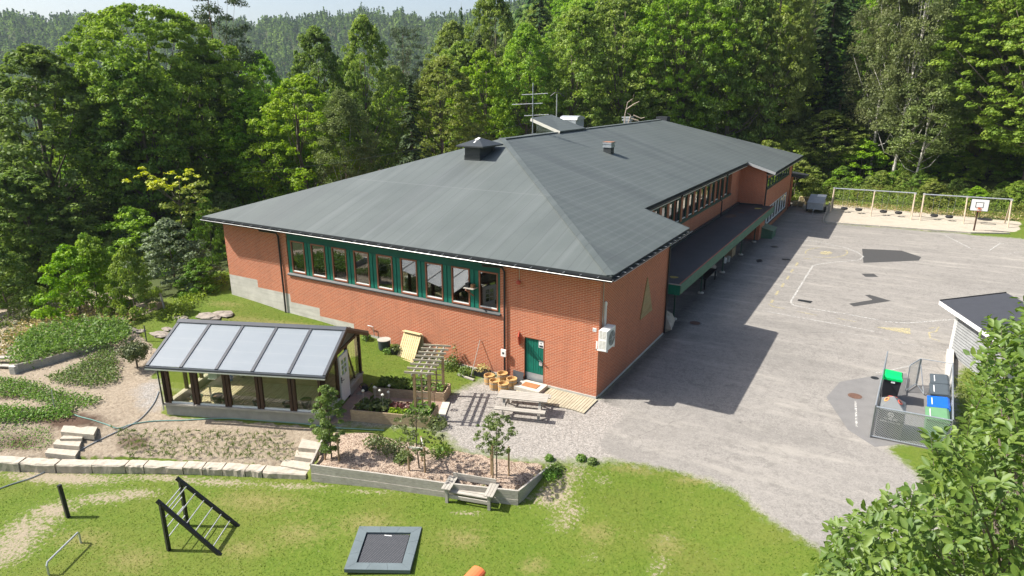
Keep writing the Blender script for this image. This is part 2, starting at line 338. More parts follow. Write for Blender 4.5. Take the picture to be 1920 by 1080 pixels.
def _poly():
    t = NT('polycarbonate'); n = t.noise(t.mapv(t.obj(), (1, 4, 1)), 1.2, 3); st = t.ramp(t.math('ABSOLUTE', t.math('SUBTRACT', t.math('FRACT', t.math('MULTIPLY', t.n('ShaderNodeSeparateXYZ', {0: t.obj()}).outputs[1], 1.9)), .5)), .44, .5)
    c = t.mix(n, (.30,.345,.39,1), (.37,.41,.45,1)); c = t.mix(t.math('MULTIPLY', st, .35), c, (.52,.54,.55,1))
    df = t.n('ShaderNodeBsdfDiffuse', {'Color': c}); tr = t.n('ShaderNodeBsdfTranslucent', {'Color': (.80,.82,.80,1)}); g = t.n('ShaderNodeBsdfGlossy', {'Color': (1,1,1,1), 'Roughness': .22})
    m1 = t.n('ShaderNodeMixShader', {0: .42}); t.t.links.new(df.outputs[0], m1.inputs[1]); t.t.links.new(tr.outputs[0], m1.inputs[2]); m2 = t.n('ShaderNodeMixShader', {0: t.math('MULTIPLY', t.n('ShaderNodeFresnel', {0: 1.45}).outputs[0], 1.0)}); t.t.links.new(m1.outputs[0], m2.inputs[1]); t.t.links.new(g.outputs[0], m2.inputs[2]); t.t.links.new(m2.outputs[0], t.out.inputs[0]); return t.m
M['poly'] = _poly()
M['polywhite'] = mat_plain('plinth_block', (.30,.29,.26), .9, 0, .15)
M['soil'] = mat_plain('bed_soil', (.10,.065,.045), .95, 0, .3, 12)
M['bark'] = mat_wood('bark', (.10,.08,.06), (.20,.165,.13), 'z', .35, .95); M['pbark'] = mat_wood('pine_bark', (.14,.085,.055), (.24,.155,.10), 'z', .35, .95)
def _birch():
    t = NT('birch_bark'); o = t.obj(); n = t.noise(t.mapv(o, (1.5, 1.5, 5)), 1.0, 3)
    return t.fin(t.mix(t.ramp(n, .52, .6), (.55,.52,.47,1), (.09,.08,.07,1)), .8)
M['birch'] = _birch()
M['tyre'] = mat_plain('rubber', (.02,.02,.021), .8, 0, .3); M['red'] = mat_plain('red_paint', (.45,.08,.05), .6)
# ------------------------------------------------------------ ground
def lawnpoly(L): return [tuple(p) for p in L]
G_BED = Q([(585,873,0),(972,919,0),(1036,868,0),(960,862,0),(860,845,0),(800,838,0),(700,810,0),(618,805,0),(600,830,0)])
Z_ASPH = atl([(1117,750),(1180,770),(1150,800),(1120,830),(1150,862),(1200,867),(1290,885),(1370,910),(1400,930),(1460,985),(1545,1025),(1600,1080)])+[(12,-9,0),(22,-4,0),(26,10,0),(26,48.3,0),(20.3,49.6,0),(16.5,48.6,0),(4.0,47.6,0),(3.4,59.2,0),(-1,60,0),(-1,54,0),(-3,38,0),(-3,9,0),(0,9,0),(0,0,0)]
Z_GRAV = atl([(1117,750),(1180,770),(1150,800),(1120,830),(1150,862),(1100,866),(1045,878),(1030,868),(960,862),(860,845),(812,800),(640,800),(600,815),(600,795),(815,770),(840,740),(900,715),(940,700),(1000,725)])
Z_PAVE = atl([(664,730),(745,705),(800,725),(830,755),(805,792),(650,790),(640,765)])
Z_SOIL = atl([(-300,620),(-40,560),(60,540),(150,540),(250,560),(300,590),(310,640),(290,700),(240,740),(310,780),(590,800),(598,830),(578,884),(430,873),(300,866),(0,862),(-400,858)])
Z_GRAVL = atl([(255,725),(300,705),(305,775),(265,770)])
Z_GRASSU = atl([(430,553),(545,586),(690,630),(745,658),(850,700),(900,712),(840,745),(800,722),(745,700),(640,700),(300,660),(262,630),(230,600),(280,588),(310,560),(380,530),(420,500)])
Z_SAND = [(4.05,47.9),(16.4,49.1),(19.5,50.6),(21.5,53),(21.5,58.5),(3.5,60)]
Z_RGRASS = atl([(1650,835),(1700,826),(1790,835),(1790,700),(1830,660)])+[(22,12,0),(30,-10,0),(14,-10,0)]+atl([(1720,890)])
def axis(parts):
    o = []
    for a, b, st in parts: o += list(np.arange(a, b, st))
    o.append(parts[-1][1]); return np.array(o)
def grow(a, b, s0, g=1.16):
    o = []; s_ = s0; x = a
    while x < b: x += s_; s_ *= g; o.append(x)
    return np.array(o)
gx = np.concatenate([-grow(32, 2600, .5, 1.09)[::-1]-0, np.arange(-32, 17, .2), np.arange(17, 32, .4), grow(32, 2600, .5, 1.09)])
gy = np.concatenate([-grow(24, 600, .5, 1.12)[::-1], np.arange(-24, 4, .2), np.arange(4, 62, .4), 62+grow(0, 2600, .5, 1.07)])
GX, GY = np.meshgrid(gx, gy, indexing='ij'); GZ = hfun(GX, GY)
rng = np.random.default_rng(5)
nx, ny = GX.shape
vid = np.arange(nx*ny).reshape(nx, ny)
Fq = np.stack([vid[:-1, :-1], vid[1:, :-1], vid[1:, 1:], vid[:-1, 1:]], -1).reshape(-1, 4)
cx_ = (GX[:-1, :-1]+GX[1:, 1:]).ravel()/2; cy_ = (GY[:-1, :-1]+GY[1:, 1:]).ravel()/2
def zone_of(x, y):
    z = np.full(x.shape, 7)                                     # forest floor / hills
    z[inpoly(x, y, [(-31,-60),(60,-60),(60,-4),(30,12),(2,0),(-23.9,1),(-31,-9)])] = 1
    z[inpoly(x, y, Z_GRASSU)] = 1; z[inpoly(x, y, [(-23.9,1.5),(-28,-1),(-29.5,7),(-27,9),(-23.9,9)])] = 1
    z[inpoly(x, y, Z_SOIL)] = 2; z[inpoly(x, y, Z_RGRASS)] = 1
    z[inpoly(x, y, Z_GRASSU)] = 1
    z[inpoly(x, y, Z_ASPH)] = 3; z[inpoly(x, y, Z_RGRASS) & (x > 9.5)] = 1; z[inpoly(x, y, Z_GRAV)] = 4; z[inpoly(x, y, Z_GRAVL)] = 4
    z[inpoly(x, y, G_BED)] = 5; z[inpoly(x, y, Z_SAND)] = 6
    z[inpoly(x, y, LAWN_FRONT)] = 1
    z[inpoly(x, y, [(15.8,48.2),(24,49),(30,52),(30,60),(21.5,60),(20.5,52.5),(18,50.2)])] = 1
    z[inpoly(x, y, [(-2,60),(-2,61.5),(30,61.5),(30,60)])] = 1
    return z
zv = zone_of(GX.ravel(), GY.ravel()).reshape(nx, ny); zf = zone_of(cx_, cy_)
A = {}
for k_, nm in ((1,'w_grass'),(2,'w_soil'),(3,'w_asph'),(4,'w_grav'),(5,'w_mulch'),(6,'w_sand'),(7,'w_forest')):
    a = (zv == k_).astype(float)
    if k_ == 2: a = ((zv == 2) | ((zv == 4) & (GX < -13))).astype(float)
    for _ in range(9 if k_ in (3, 4) else 2):
        b = a.copy(); b[1:-1, 1:-1] = (a[1:-1,1:-1]*2+a[:-2,1:-1]+a[2:,1:-1]+a[1:-1,:-2]+a[1:-1,2:])/6; a = b
    A[nm] = a
# places where the turf is worn bare or dry (their own shapes, from the photograph)
bare = np.zeros((nx, ny)); dry = np.zeros((nx, ny)); dark = np.zeros((nx, ny))
def spot(arr, px, py, rx, ry=None, amt=1, rot=0):
    P = at(px, py); ry = ry or rx; dx = GX-P[0]; dy = GY-P[1]; c, s_ = math.cos(rot), math.sin(rot)
    u = (dx*c+dy*s_)/rx; v = (-dx*s_+dy*c)/ry; arr += amt*np.exp(-(u*u+v*v))
for p in [(60,890,2,.45),(150,900,1.6,.4),(300,895,1.5,.25),(420,905,1.6,.25),(560,912,1.3,.2),(700,922,1.3,.12),(100,955,.8,.45),(50,990,1.0,.8),(10,1040,.9,.8),(190,935,1,.35),(260,925,.9,.3),(880,962,.7,.12)]: spot(bare, p[0], p[1], p[2], p[3], .78, .45)
for p in [(1080,880,.6),(1060,905,.7),(1040,940,.7),(1080,960,.5),(1050,985,.5),(1020,930,.5),(1240,1050,.35),(1250,1010,.3),(1230,1075,.4),(1110,1045,.3),(1130,900,.4),(980,935,.35),(1330,905,.25),(1420,950,.25)]: spot(bare, p[0], p[1], p[2]*.9, p[2]*.9, .5)
for p in [(1180,880,.9,.3),(1300,900,.8,.3),(1120,1000,.6,.5),(1250,1020,.6,.6),(480,940,2,.6),(250,1050,1,.6),(870,1010,.8,.5),(690,980,1,.5),(560,1000,1,.6),(450,1030,.8,.4),(150,1010,1,.5),(1000,1060,.5,.4),(420,570,1.2,.5),(470,600,2.2,.5),(560,610,1.5,.4)]: spot(dry, p[0], p[1], p[2], p[3], .6, .4)
for p in [(40,830,1.3,.5),(150,790,1.2,.6),(80,780,1.8,.5),(250,830,.8,.5),(20,740,1.2,.5),(200,680,1,.5)]: spot(dark, p[0], p[1], p[2], p[3], .8, .4)
A['bare'] = np.clip(bare, 0, 1.2); A['dry'] = np.clip(dry, 0, 1); dw = np.where((GY > -1) & (GY < 12), np.clip(1-np.abs(GX-.25)/1.1, 0, 1), 0); A['wall_dark'] = dw+np.where((GY >= 12) & (GY < 60), np.clip(1-np.abs(GX+.2)/1.8, 0, 1)*.8, 0)  # asphalt colour darkens in a band along the east walls and canopy
A['moist'] = np.clip(dark, 0, 1)
def _ground():
    t = NT('ground_cover'); p = t.geo(); wb = t.noise(p, 3.2, 5, .65); wb2 = t.noise(p, .9, 4)
    fine = t.noise(p, 38, 3, .7); mid = t.noise(p, 7, 4, .6); big = t.noise(p, .33, 4, .6)
    def W(nm, amp=.7): return t.ramp(t.math('ADD', t.attr(nm), t.math('MULTIPLY', t.math('SUBTRACT', wb, .5), amp)), .42, .58)
    # grass
    g = t.mix(t.ramp(mid, .3, .7), (.062,.112,.011,1), (.118,.168,.020,1)); g = t.mix(t.ramp(fine, .35, .75), g, (.125,.168,.026,1)); g = t.mix(t.math('MULTIPLY', t.ramp(big, .42, .68), .55), g, (.150,.155,.036,1))
    g = t.mix(t.math('MULTIPLY', t.ramp(t.noise(p, 60, 2), .5, .7), .35), g, (.05,.09,.012,1)); g = t.mix(t.math('MULTIPLY', t.ramp(t.noise(p, 2.2, 4), .52, .7), .4), g, (.085,.145,.016,1))
    g = t.mix(t.ramp(t.math('ADD', t.attr('dry'), t.math('MULTIPLY', t.math('SUBTRACT', mid, .5), 1.2)), .15, .9), g, (.22,.19,.075,1))
    so = t.mix(t.ramp(mid, .25, .75), (.20,.160,.115,1), (.37,.31,.235,1)); so = t.mix(t.math('MULTIPLY', t.ramp(fine, .5, .8), .6), so, (.43,.37,.29,1)); so = t.mix(t.math('MULTIPLY', t.ramp(t.noise(p, 15, 3), .5, .7), .5), so, (.12,.08,.05,1))
    so = t.mix(t.ramp(t.math('ADD', t.attr('moist'), t.math('MULTIPLY', t.math('SUBTRACT', wb, .5), .9)), .25, .8), so, (.085,.055,.038,1))
    bsoil = t.mix(fine, (.24,.20,.14,1), (.34,.285,.21,1))
    g = t.mix(t.ramp(t.math('ADD', t.attr('bare'), t.math('MULTIPLY', t.math('SUBTRACT', t.noise(p, 9, 6, .75), .5), 3.4)), .42, .85), g, bsoil)
    # asphalt
    sp = t.n('ShaderNodeTexVoronoi', {'Vector': p, 'Scale': 55.0}).outputs['Color']
    spv = t.n('ShaderNodeSeparateColor'); t.set(spv.inputs[0], sp); sv = spv.outputs[0]
    sp2 = t.n('ShaderNodeSeparateColor', {0: t.n('ShaderNodeTexVoronoi', {'Vector': p, 'Scale': 21.0}).outputs['Color']}).outputs[1]; md = t.noise(p, 3.4, 6, .75); a_ = t.mix(t.math('ADD', t.math('MULTIPLY', sv, .45), t.math('MULTIPLY', sp2, .55)), (.145,.136,.124,1), (.32,.30,.272,1)); a_ = t.mix(t.math('MULTIPLY', t.ramp(md, .4, .65), .35), a_, (.30,.278,.25,1)); a_ = t.mix(t.math('MULTIPLY', t.ramp(md, .48, .32), .45), a_, (.13,.12,.108,1)); a_ = t.mix(t.math('MULTIPLY', t.ramp(big, .35, .7), .35), a_, (.285,.265,.24,1))
    stk = t.noise(t.mapv(p, (.18, .9, 0)), 1.0, 5, .65); a_ = t.mix(t.math('MULTIPLY', t.ramp(stk, .52, .66), .55), a_, (.36,.335,.295,1)); a_ = t.mix(t.math('MULTIPLY', t.ramp(t.noise(t.mapv(p, (.10, .35, 0), (5, 2, 0)), 1.0, 5, .7), .48, .64), .35), a_, (.15,.142,.13,1)); stk2 = t.noise(p, 1.5, 6, .7); a_ = t.mix(t.math('MULTIPLY', t.ramp(stk2, .52, .72), .45), a_, (.12,.112,.10,1)); a_ = t.mix(t.math('MULTIPLY', t.ramp(t.math('ADD', t.attr('wall_dark'), t.math('MULTIPLY', t.math('SUBTRACT', md, .5), 1.2)), .3, .95), .7), a_, (.055,.052,.045,1))
    cr = t.n('ShaderNodeTexVoronoi', {'Vector': t.mix(.12, p, t.noise(p, 1.1, 4, out=1)), 'Scale': .22}, feature='DISTANCE_TO_EDGE').outputs[0]
    a_ = t.mix(t.math('MULTIPLY', t.math('MULTIPLY', t.ramp(cr, .006, .0), t.ramp(wb2, .5, .65)), .45), a_, (.06,.055,.05,1))
    gr = t.mix(t.math('ADD', t.math('MULTIPLY', sv, .4), t.math('MULTIPLY', sp2, .6)), (.14,.128,.115,1), (.42,.39,.355,1)); gr = t.mix(t.math('MULTIPLY', t.ramp(mid, .5, .75), .4), gr, (.24,.215,.18,1))
    mv = t.n('ShaderNodeTexVoronoi', {'Vector': t.mapv(p, (1, 1, 1)), 'Scale': 34.0}); mu = t.mix(t.ramp(mid, .35, .65), (.17,.11,.075,1), (.40,.31,.24,1)); ms = t.n('ShaderNodeSeparateColor'); t.set(ms.inputs[0], mv.outputs['Color'])
    mu = t.mix(t.ramp(ms.outputs[1], .35, .8), mu, (.44,.35,.27,1)); mu = t.mix(t.ramp(ms.outputs[2], .7, .9), mu, (.07,.045,.035,1))
    sa = t.mix(fine, (.37,.325,.26,1), (.47,.42,.345,1)); sa = t.mix(t.math('MULTIPLY', t.ramp(wb2, .5, .7), .4), sa, (.30,.25,.18,1))
    fo = t.mix(mid, (.035,.05,.015,1), (.08,.10,.03,1))
    c = t.mix(W('w_soil'), g, so); c = t.mix(W('w_forest', .5), c, fo); c = t.mix(t.ramp(t.math('ADD', t.math('ADD', t.attr('w_grav'), t.attr('w_asph')), t.math('MULTIPLY', t.math('SUBTRACT', wb, .5), 1.1)), .2, .8), c, gr); c = t.mix(W('w_mulch', .6), c, mu)
    c = t.mix(W('w_sand', .4), c, sa); c = t.mix(t.ramp(t.math('ADD', t.attr('w_asph'), t.math('MULTIPLY', t.math('SUBTRACT', wb, .5), .7)), .35, .65), c, a_)
    h = t.math('ADD', t.math('MULTIPLY', fine, .6), t.math('MULTIPLY', mid, 1.4)); h = t.math('MULTIPLY', h, t.math('SUBTRACT', 1.0, t.math('MULTIPLY', t.attr('w_asph'), .93)))
    t.bump(h, .55, .05); return t.fin(c, .95, 0, .15)
M['ground'] = _ground()
Vg = np.stack([GX.ravel(), GY.ravel(), GZ.ravel()], 1)
inb = inpoly(cx_, cy_, [(-23.5, .4), (-.4, .4), (-.4, 9), (-3, 9), (-3, 38.6), (-.6, 38.6), (-.6, 54), (-23.5, 54)])
rr_ = np.hypot(cx_-CAM[0], cy_-CAM[1]); far = (rr_ > 170)
for k_, nm in ((1,'lawn'),(2,'garden_soil'),(3,'asphalt_yard'),(4,'gravel_path'),(5,'mulch_bed'),(6,'sand_area'),(7,'forest_floor'),(8,'hills')):
    sel = (far if k_ == 8 else ((zf == k_) & ~far & ~inb))
    F_ = Fq[sel]
    if not len(F_): continue
    u, inv = np.unique(F_, return_inverse=True)
    o = mk(nm, Vg[u], inv.reshape(F_.shape), M['ground'], uv=False, smooth=True, attrs={k2: ('POINT', v.ravel()[u]) for k2, v in A.items()})
    o["kind"] = 'structure'
# ------------------------------------------------------------ the school building
OV = .73; ZE = 5.82; SL = .324; XW = -23.85; YF = 55.4; XA = -11.925; ZA = 9.92
def ez(x): return ZE+SL*(OV-x)
def sz(y): return ZE+SL*(y+OV)
school = empty('school_building', (0, 0, 0), 0, 'long red brick school with a low dark grey hipped roof and green window bands', 'school')
TH = .08
# brick walls, plinth
def wall(name, build, mat='brick', lab=None):
    m = MB(); build(m); o = m.build(name, M[mat], school)
    if lab: o["label"] = lab
    return o
T = .3
def southw(m):
    PL = [(-23.85,-21.38,2.27),(-21.38,-18.72,1.82),(-18.72,-16.48,1.36),(-16.48,-14.0,.90),(-14.0,-11.5,.5),(-11.5,-3.56,.1),(-2.6,0,.1)]
    def seg(x0, x1, z0, z1): m.box(x0, x1, 0, T, z0, z1)
    for x0, x1, zp in PL:
        for a, b in ((-23.85,-18.62),(-18.62,-4.85),(-4.85,0)):
            c, d_ = max(x0, a), min(x1, b)
            if c >= d_: continue
            seg(c, d_, zp, 5.6 if (a, b) != (-18.62,-4.85) else 3.07)
    seg(-3.56, -2.6, 2.18, 5.6); seg(-18.62, -4.85, 5.5, 5.62)
wall('south_wall', southw)
def plinth(m):
    for x0, x1, z in [(-23.85,-21.38,2.27),(-21.38,-18.72,1.82),(-18.72,-16.48,1.36),(-16.48,-14.0,.90),(-14.0,-11.5,.5),(-11.5,-3.56,.1),(-2.6,0,.1)]:
        m.box(x0, x1, .0 if z > .2 else -.04, T, -.6, z)
    m.box(-.3, .035, T, 9.45, -.3, .07)
    m.box(-23.85, -23.55, T, 12, -.2, 2.0)
wall('plinth', plinth, 'concrete', 'pale stepped concrete plinth following the slope')
wall('east_wall', lambda m: m.box(-T, 0, T, 9.45, .07, 5.6))
def nrw(m):
    m.add([(-2.75,9.15,0),(-T,9.15,0),(-T,9.15,ez(-T)-.14),(-2.75,9.15,ez(-2.75)-.14),(-2.75,9.45,0),(-T,9.45,0),(-T,9.45,ez(-T)-.14),(-2.75,9.45,ez(-2.75)-.14)],[(0,1,2,3),(7,6,5,4),(1,5,6,2),(0,3,7,4)])
wall('north_return_wall', nrw)
def recw(m):
    m.box(-2.8, -2.5, 9.45, 38.2, 0, 4.05); m.box(-2.8, -2.5, 34.9, 38.2, 4.05, 6.5); m.box(-2.8, -2.5, 9.45, 34.9, 5.98, 6.5)
wall('courtyard_wall', recw)
def wing(m):
    m.add([(-2.5,38.2,2.6),(-.25,38.2,2.6),(-.25,38.2,ez(-.25)-.14),(-2.5,38.2,ez(-2.5)-.14),(-2.5,38.5,2.6),(-.25,38.5,2.6),(-.25,38.5,ez(-.25)-.14),(-2.5,38.5,ez(-2.5)-.14)],[(0,1,2,3),(7,6,5,4),(1,5,6,2)])
    m.box(-2.5, -.0, 36.2, 36.45, 0, 2.25); m.box(-.3, 0, 36.45, 38.5, 0, 2.25)
    m.box(-.55, -.25, 38.5, 54.1, 2.25, 4.12); m.box(-.55, -.25, 38.5, 54.1, 0, .5); m.box(-.55, -.25, 38.5, 54.1, 5.1, 5.7)
    m.box(-.55, -.25, 38.5, 39.5, .5, 2.25); m.box(-.55, -.25, 52.1, 54.1, .5, 2.25); m.box(-.55, -.25, 38.5, 39.3, 4.12, 5.1); m.box(-.55, -.25, 52.2, 54.1, 4.12, 5.1)
    m.box(-23.85, -.55, 53.8, 54.1, 0, 5.7)
wall('wing_wall', wing)
wall('west_wall', lambda m: m.box(-23.85, -23.55, 12, 53.8, 0, 5.6))
wall('west_wall', lambda m: m.box(-23.85, -23.55, T, 12, 2.0, 5.6))
wall('wing_corner_board', lambda m: m.box(-.3, -.2, 54.1, 54.2, 0, 5.4), 'black')
# roof planes
def rp(name, poly, zf, mat, t=.12):
    m = MB(); m.slab([(x, y, zf(x, y)) for x, y in poly], (0, 0, -t)); return m.build(name, M[mat], school)
E_ = lambda x, y: ez(x); S_ = lambda x, y: sz(y)
rp('roof', [(OV,-OV),(OV,10.2),(-1.82,10.2),(-1.82,37.6),(.55,37.6),(.55,YF),(XA,YF-12.475),(XA,11.925)], E_, 'roof_e')["label"] = 'shingled east roof slope'
rp('roof', [(OV,-OV),(XA,11.925),(-24.58,-OV)], S_, 'roof_s')["label"] = 'felted south roof slope'
rp('roof', [(-24.58,-OV),(XA,11.925),(XA,YF-12.475),(-24.4,YF)], lambda x, y: ZE+SL*(x+24.58), 'roof_s')
rp('roof', [(.55,YF),(-24.4,YF),(XA,YF-12.475)], lambda x, y: ez(.55)+(YF-y)*(ZA-ez(.55))/12.475, 'roof_s')
m = MB(); m.beam((OV-.05, -OV+.05, ZE+.03), (XA, 11.925, ZA+.03), .34, .02); m.build('hip_ridge_strip', M['roof_s'], school)
m = MB(); m.beam((XA, 11.925, ZA-.03), (XA, 43, ZA-.03), .5, .05); m.build('ridge_strip', M['roof_e'], school)
# fascia and gutters
m = MB()
m.box(-24.6, OV, -OV-.03, -OV, ZE-.27, ZE+.0); m.box(OV, OV+.03, -OV-.03, 10.2, ZE-.27, ZE-.0); m.box(-24.61, -24.58, -OV, YF, ZE-.27, ZE)
m.box(-1.82, -1.79, 10.25, 37.6, ez(-1.82)-.28, ez(-1.82)); m.box(.55, .58, 37.55, YF, ez(.55)-.27, ez(.55))
m.build('fascia', M['fascia'], school)
m = MB()
for a, b in (((-1.82, 37.56, ez(-1.82)-.12), (.6, 37.56, ez(.55)-.12)),): m.beam(a, b, .04, .22)
m.build('verge_board', M['lightmetal'], school)["label"] = 'pale verge board on the stepped roof edge'
m = MB(); m.beam((OV, 10.24, ez(OV)-.1), (-1.8, 10.24, ez(-1.8)-.1), .05, .2); m.build('verge_board', M['gutter'], school)
# gutter: half round troughs with a bright lip
def gutter(a, b, lip=True):
    m = MB(); a = Vector(a); b = Vector(b); t = (b-a).normalized(); s = t.cross(Vector((0, 0, 1)))
    V = []; n = 7
    for p in (a, b):
        for k in range(n): q = math.pi*k/(n-1); V.append(tuple(p+s*(.075*math.cos(q))-Vector((0, 0, 1))*(.085*math.sin(q))))
    m.add(V, [(k, k+1, n+k+1, n+k) for k in range(n-1)]); m.add(V, [(k+1, k, n+k, n+k+1) for k in range(n-1)])
    L = (b-a).length; k = .5
    g = m.build('gutter', M['gutter'], school)
    while lip and k < L:
        p = a+t*k; mb = MB(); mb.beam(p-s*.08, p+s*.085, .03, .016); k += .76; mb.build('gutter_bracket', M['galv'], g)
    if lip:
        ml = MB(); ml.tube([a+s*.078-Vector((0,0,.075)), b+s*.078-Vector((0,0,.075))], .012, 5); ml.build('drip_edge', M['lightmetal'], g)
gutter((-24.6, -OV-.11, ZE-.09), (OV+.12, -OV-.11, ZE-.09)); gutter((OV+.11, -OV-.1, ZE-.09), (OV+.11, 10.2, ZE-.09))
gutter((-1.71, 10.4, ez(-1.82)-.1), (-1.71, 37.5, ez(-1.82)-.1), False); gutter((.66, 37.6, ez(.55)-.1), (.66, YF, ez(.55)-.1), False)
m = MB(); m.box(-24.55, OV, -OV, -.003, 5.56, 5.6); m.box(.003, OV, -.003, 10.2, 5.56, 5.6); m.box(-24.55, -23.853, 0, 54, 5.56, 5.6)
m.box(-2.497, -1.82, 9.46, 37.6, 6.28, 6.32); m.box(-.247, .55, 38.2, 55.3, 5.52, 5.56); m.build('soffit', M['cream'], school)
# downpipes
def downpipe(pts, r=.05):
    m = MB(); m.tube(pts, r, 8); m.build('downpipe', M['blackp'], school)
downpipe([(-19.75,-.8,5.68),(-19.75,-.78,5.5),(-19.2,-.12,5.3),(-19.13,-.08,5.1),(-19.13,-.08,.55)])
downpipe([(-5.3,-.8,5.68),(-5.3,-.75,5.45),(-4.66,-.15,5.32),(-4.58,-.08,5.1),(-4.58,-.08,.1)])
downpipe([(.84,8.4,5.7),(.8,8.4,5.5),(.15,9.1,5.3),(.08,9.2,5.1),(.08,9.2,.05)])
downpipe([(-1.7,17.2,6.5),(-1.8,17.3,6.3),(-2.4,18.2,6.1),(-2.42,18.4,5.8),(-2.42,18.4,2.9)]); downpipe([(-1.7,29.6,6.5),(-1.8,29.8,6.3),(-2.4,30.7,6.1),(-2.42,30.8,5.8),(-2.42,30.8,4.2),(-2.25,30.8,4.1),(-2.25,30.8,2.85)])
downpipe([(-.15,38.3,5.55),(-.15,38.35,5.3),(-.18,38.6,5.1),(-.18,38.6,.2)],.06)
# window band, south
m = MB(); y0, y1 = .05, .12
WX = [-18.31+1.5375*k for k in range(9)]; WW = 1.03; WZ0, WZ1 = 3.16, 4.96
xs = [-18.6]+[v for x in WX for v in (x, x+WW)]+[-4.87]
for i in range(0, len(xs), 2): m.box(xs[i], xs[i+1], y0, y1, 3.1, WZ1)
m.box(-18.6, -4.87, y0, y1, WZ1, 5.5)
band = m.build('green_cladding', M['greenh'], school)
m = MB()
for i in range(0, len(xs), 2):
    n = 2 if xs[i+1]-xs[i] > .4 else 1
    for k in range(n):
        a = xs[i]+(xs[i+1]-xs[i])*(k+.12)/n; b = xs[i]+(xs[i+1]-xs[i])*(k+.88)/n
        m = MB(); m.box(a, b, y0-.028, y0, 3.1, WZ1-.02); m.build('cladding_board', M['green'], band)
m = MB(); m.add([(-18.66,-.09,3.03),(-4.82,-.09,3.03),(-4.82,.06,3.13),(-18.66,.06,3.13),(-18.66,-.09,2.97),(-4.82,-.09,2.97),(-4.82,.0,2.97),(-18.66,.0,2.97)], [(0,1,2,3),(4,5,1,0),(7,6,5,4),(0,3,7,4),(1,5,6,2)]); m.build('window_sill', M['fascia'], school)
def window(x0, x1, z0, z1, y=.0, fm='frame', axis='x', depth=.11, bw=.065, out=-1, mull=0, pane='pane', parent=None, lowwhite=True):
    parent = parent or school
    def B(m, a0, a1, d0, d1, c0, c1):
        if axis == 'x': m.box(a0, a1, y+d0, y+d1, c0, c1)
        else: m.box(y-d1, y-d0, a0, a1, c0, c1)
    m = MB(); B(m, x0, x0+bw, 0, depth, z0, z1); B(m, x1-bw, x1, 0, depth, z0, z1); B(m, x0+bw, x1-bw, 0, depth, z1-bw, z1); B(m, x0+bw, x1-bw, 0, depth, z0, z0+bw)
    f = m.build('window', M[fm], parent)
    m = MB(); B(m, x0+bw, x1-bw, depth*.45, depth*.45+.012, z0+bw, z1-bw); m.build('pane', M[pane], f)
    if lowwhite:
        m = MB(); B(m, x0+bw, x1-bw, .012, .04, z0+bw, z0+bw+.05); m.build('glazing_sill', M['white'], f)
    return f
for x in WX: window(x, x+WW, WZ0, WZ1, y=-.0)
# room behind the band: floor, back wall, curtains
m = MB(); m.box(-18.9, -4.6, 3.2, 3.3, 2.2, 5.5); m.box(-18.9, -4.6, .31, 3.2, 2.2, 2.25); m.box(-18.9, -4.6, .31, 3.2, 5.45, 5.5); m.box(-18.9,-18.8,.31,3.2,2.25,5.45); m.box(-4.7,-4.6,.31,3.2,2.25,5.45); m.build('room_interior', M['room'], school)
def curtain(x0, x1, x2, x3):
    m = MB(); n = 14; V = []
    for i, z in enumerate((5.0, 4.3, 3.7, 3.15)):
        t = i/3.0
        for k in range(n):
            u = k/(n-1); a = x0+(x1-x0)*u; b = x2+(x3-x2)*u; V.append((a+(b-a)*t, .34+.04*math.sin(k*2.1), z))
    m.add(V, [(i*n+k, i*n+k+1, (i+1)*n+k+1, (i+1)*n+k) for i in range(3) for k in range(n-1)]); m.build('curtain', M['curtain'], school, smooth=True)
for a in [(-11.8,-11.35,-11.75,-11.5),(-11.2,-10.95,-11.05,-10.9),(-9.9,-9.3,-9.6,-9.3),(-8.3,-8.05,-8.25,-8.0),(-5.75,-5.35,-5.5,-5.2),(-13.2,-13.0,-13.1,-12.9)]: curtain(*a)
# upper windows of the recessed wall
for k in range(16):
    y = 11.0+1.53*k
    if y+1 > 34.7: break
    window(y, y+.98, 4.22, 5.82, y=-2.5, fm='greend', axis='y', depth=.12, bw=.07, lowwhite=True)
    m = MB(); m.box(-2.5, -2.46, y-.5, y-.06, 4.2, 5.9); m.build('window_post', M['frame'], school)
m = MB(); m.box(-2.52, -2.44, 10, 34.9, 4.02, 4.2); m.box(-2.56, -2.48, 10, 34.9, 5.86, 5.98); m.build('green_cladding', M['greend'], school)
m = MB(); m.box(-6, -5.9, 9.6, 36, 4, 6.2); m.box(-5.9,-2.9,9.6,36,3.4,3.45); m.build('room_interior', M['room'], school)
# wing windows
for k in range(8):
    y = 39.3+k*1.6125; window(y, y+1.6, 4.14, 5.08, y=-.25, fm='greend', axis='y', depth=.12, bw=.09, lowwhite=False)
for k in range(8):
    y = 39.5+k*1.575; window(y, y+1.56, .56, 2.22, y=-.25, fm='white', axis='y', depth=.1, bw=.06, lowwhite=False)
m = MB(); m.box(-.26, -.2, 39.3, 52.2, 4.05, 4.13); m.box(-.27,-.19, 39.3, 52.2, .46, .55); m.build('window_sill', M['black'], school)
m = MB(); m.box(-4, -3.9, 38.6, 53.5, 0, 5.4); m.build('room_interior', M['room'], school)
# entrance hood past the far corner
m = MB(); m.slab([(-1.5,54.2,4.0),(1.1,54.2,3.7),(1.1,58.2,3.55),(-1.5,58.2,3.9)], (0,0,-.22)); m.build('porch_roof', M['feltd'], school)
m = MB(); m.box(-1.2, -.35, 54.2, 57, 0, 3.6); m.build('porch_wall', M['brick'], school)
m = MB(); m.box(-.34, -.29, 54.6, 56.2, .1, 2.6); m.build('porch_door', M['red'], school)
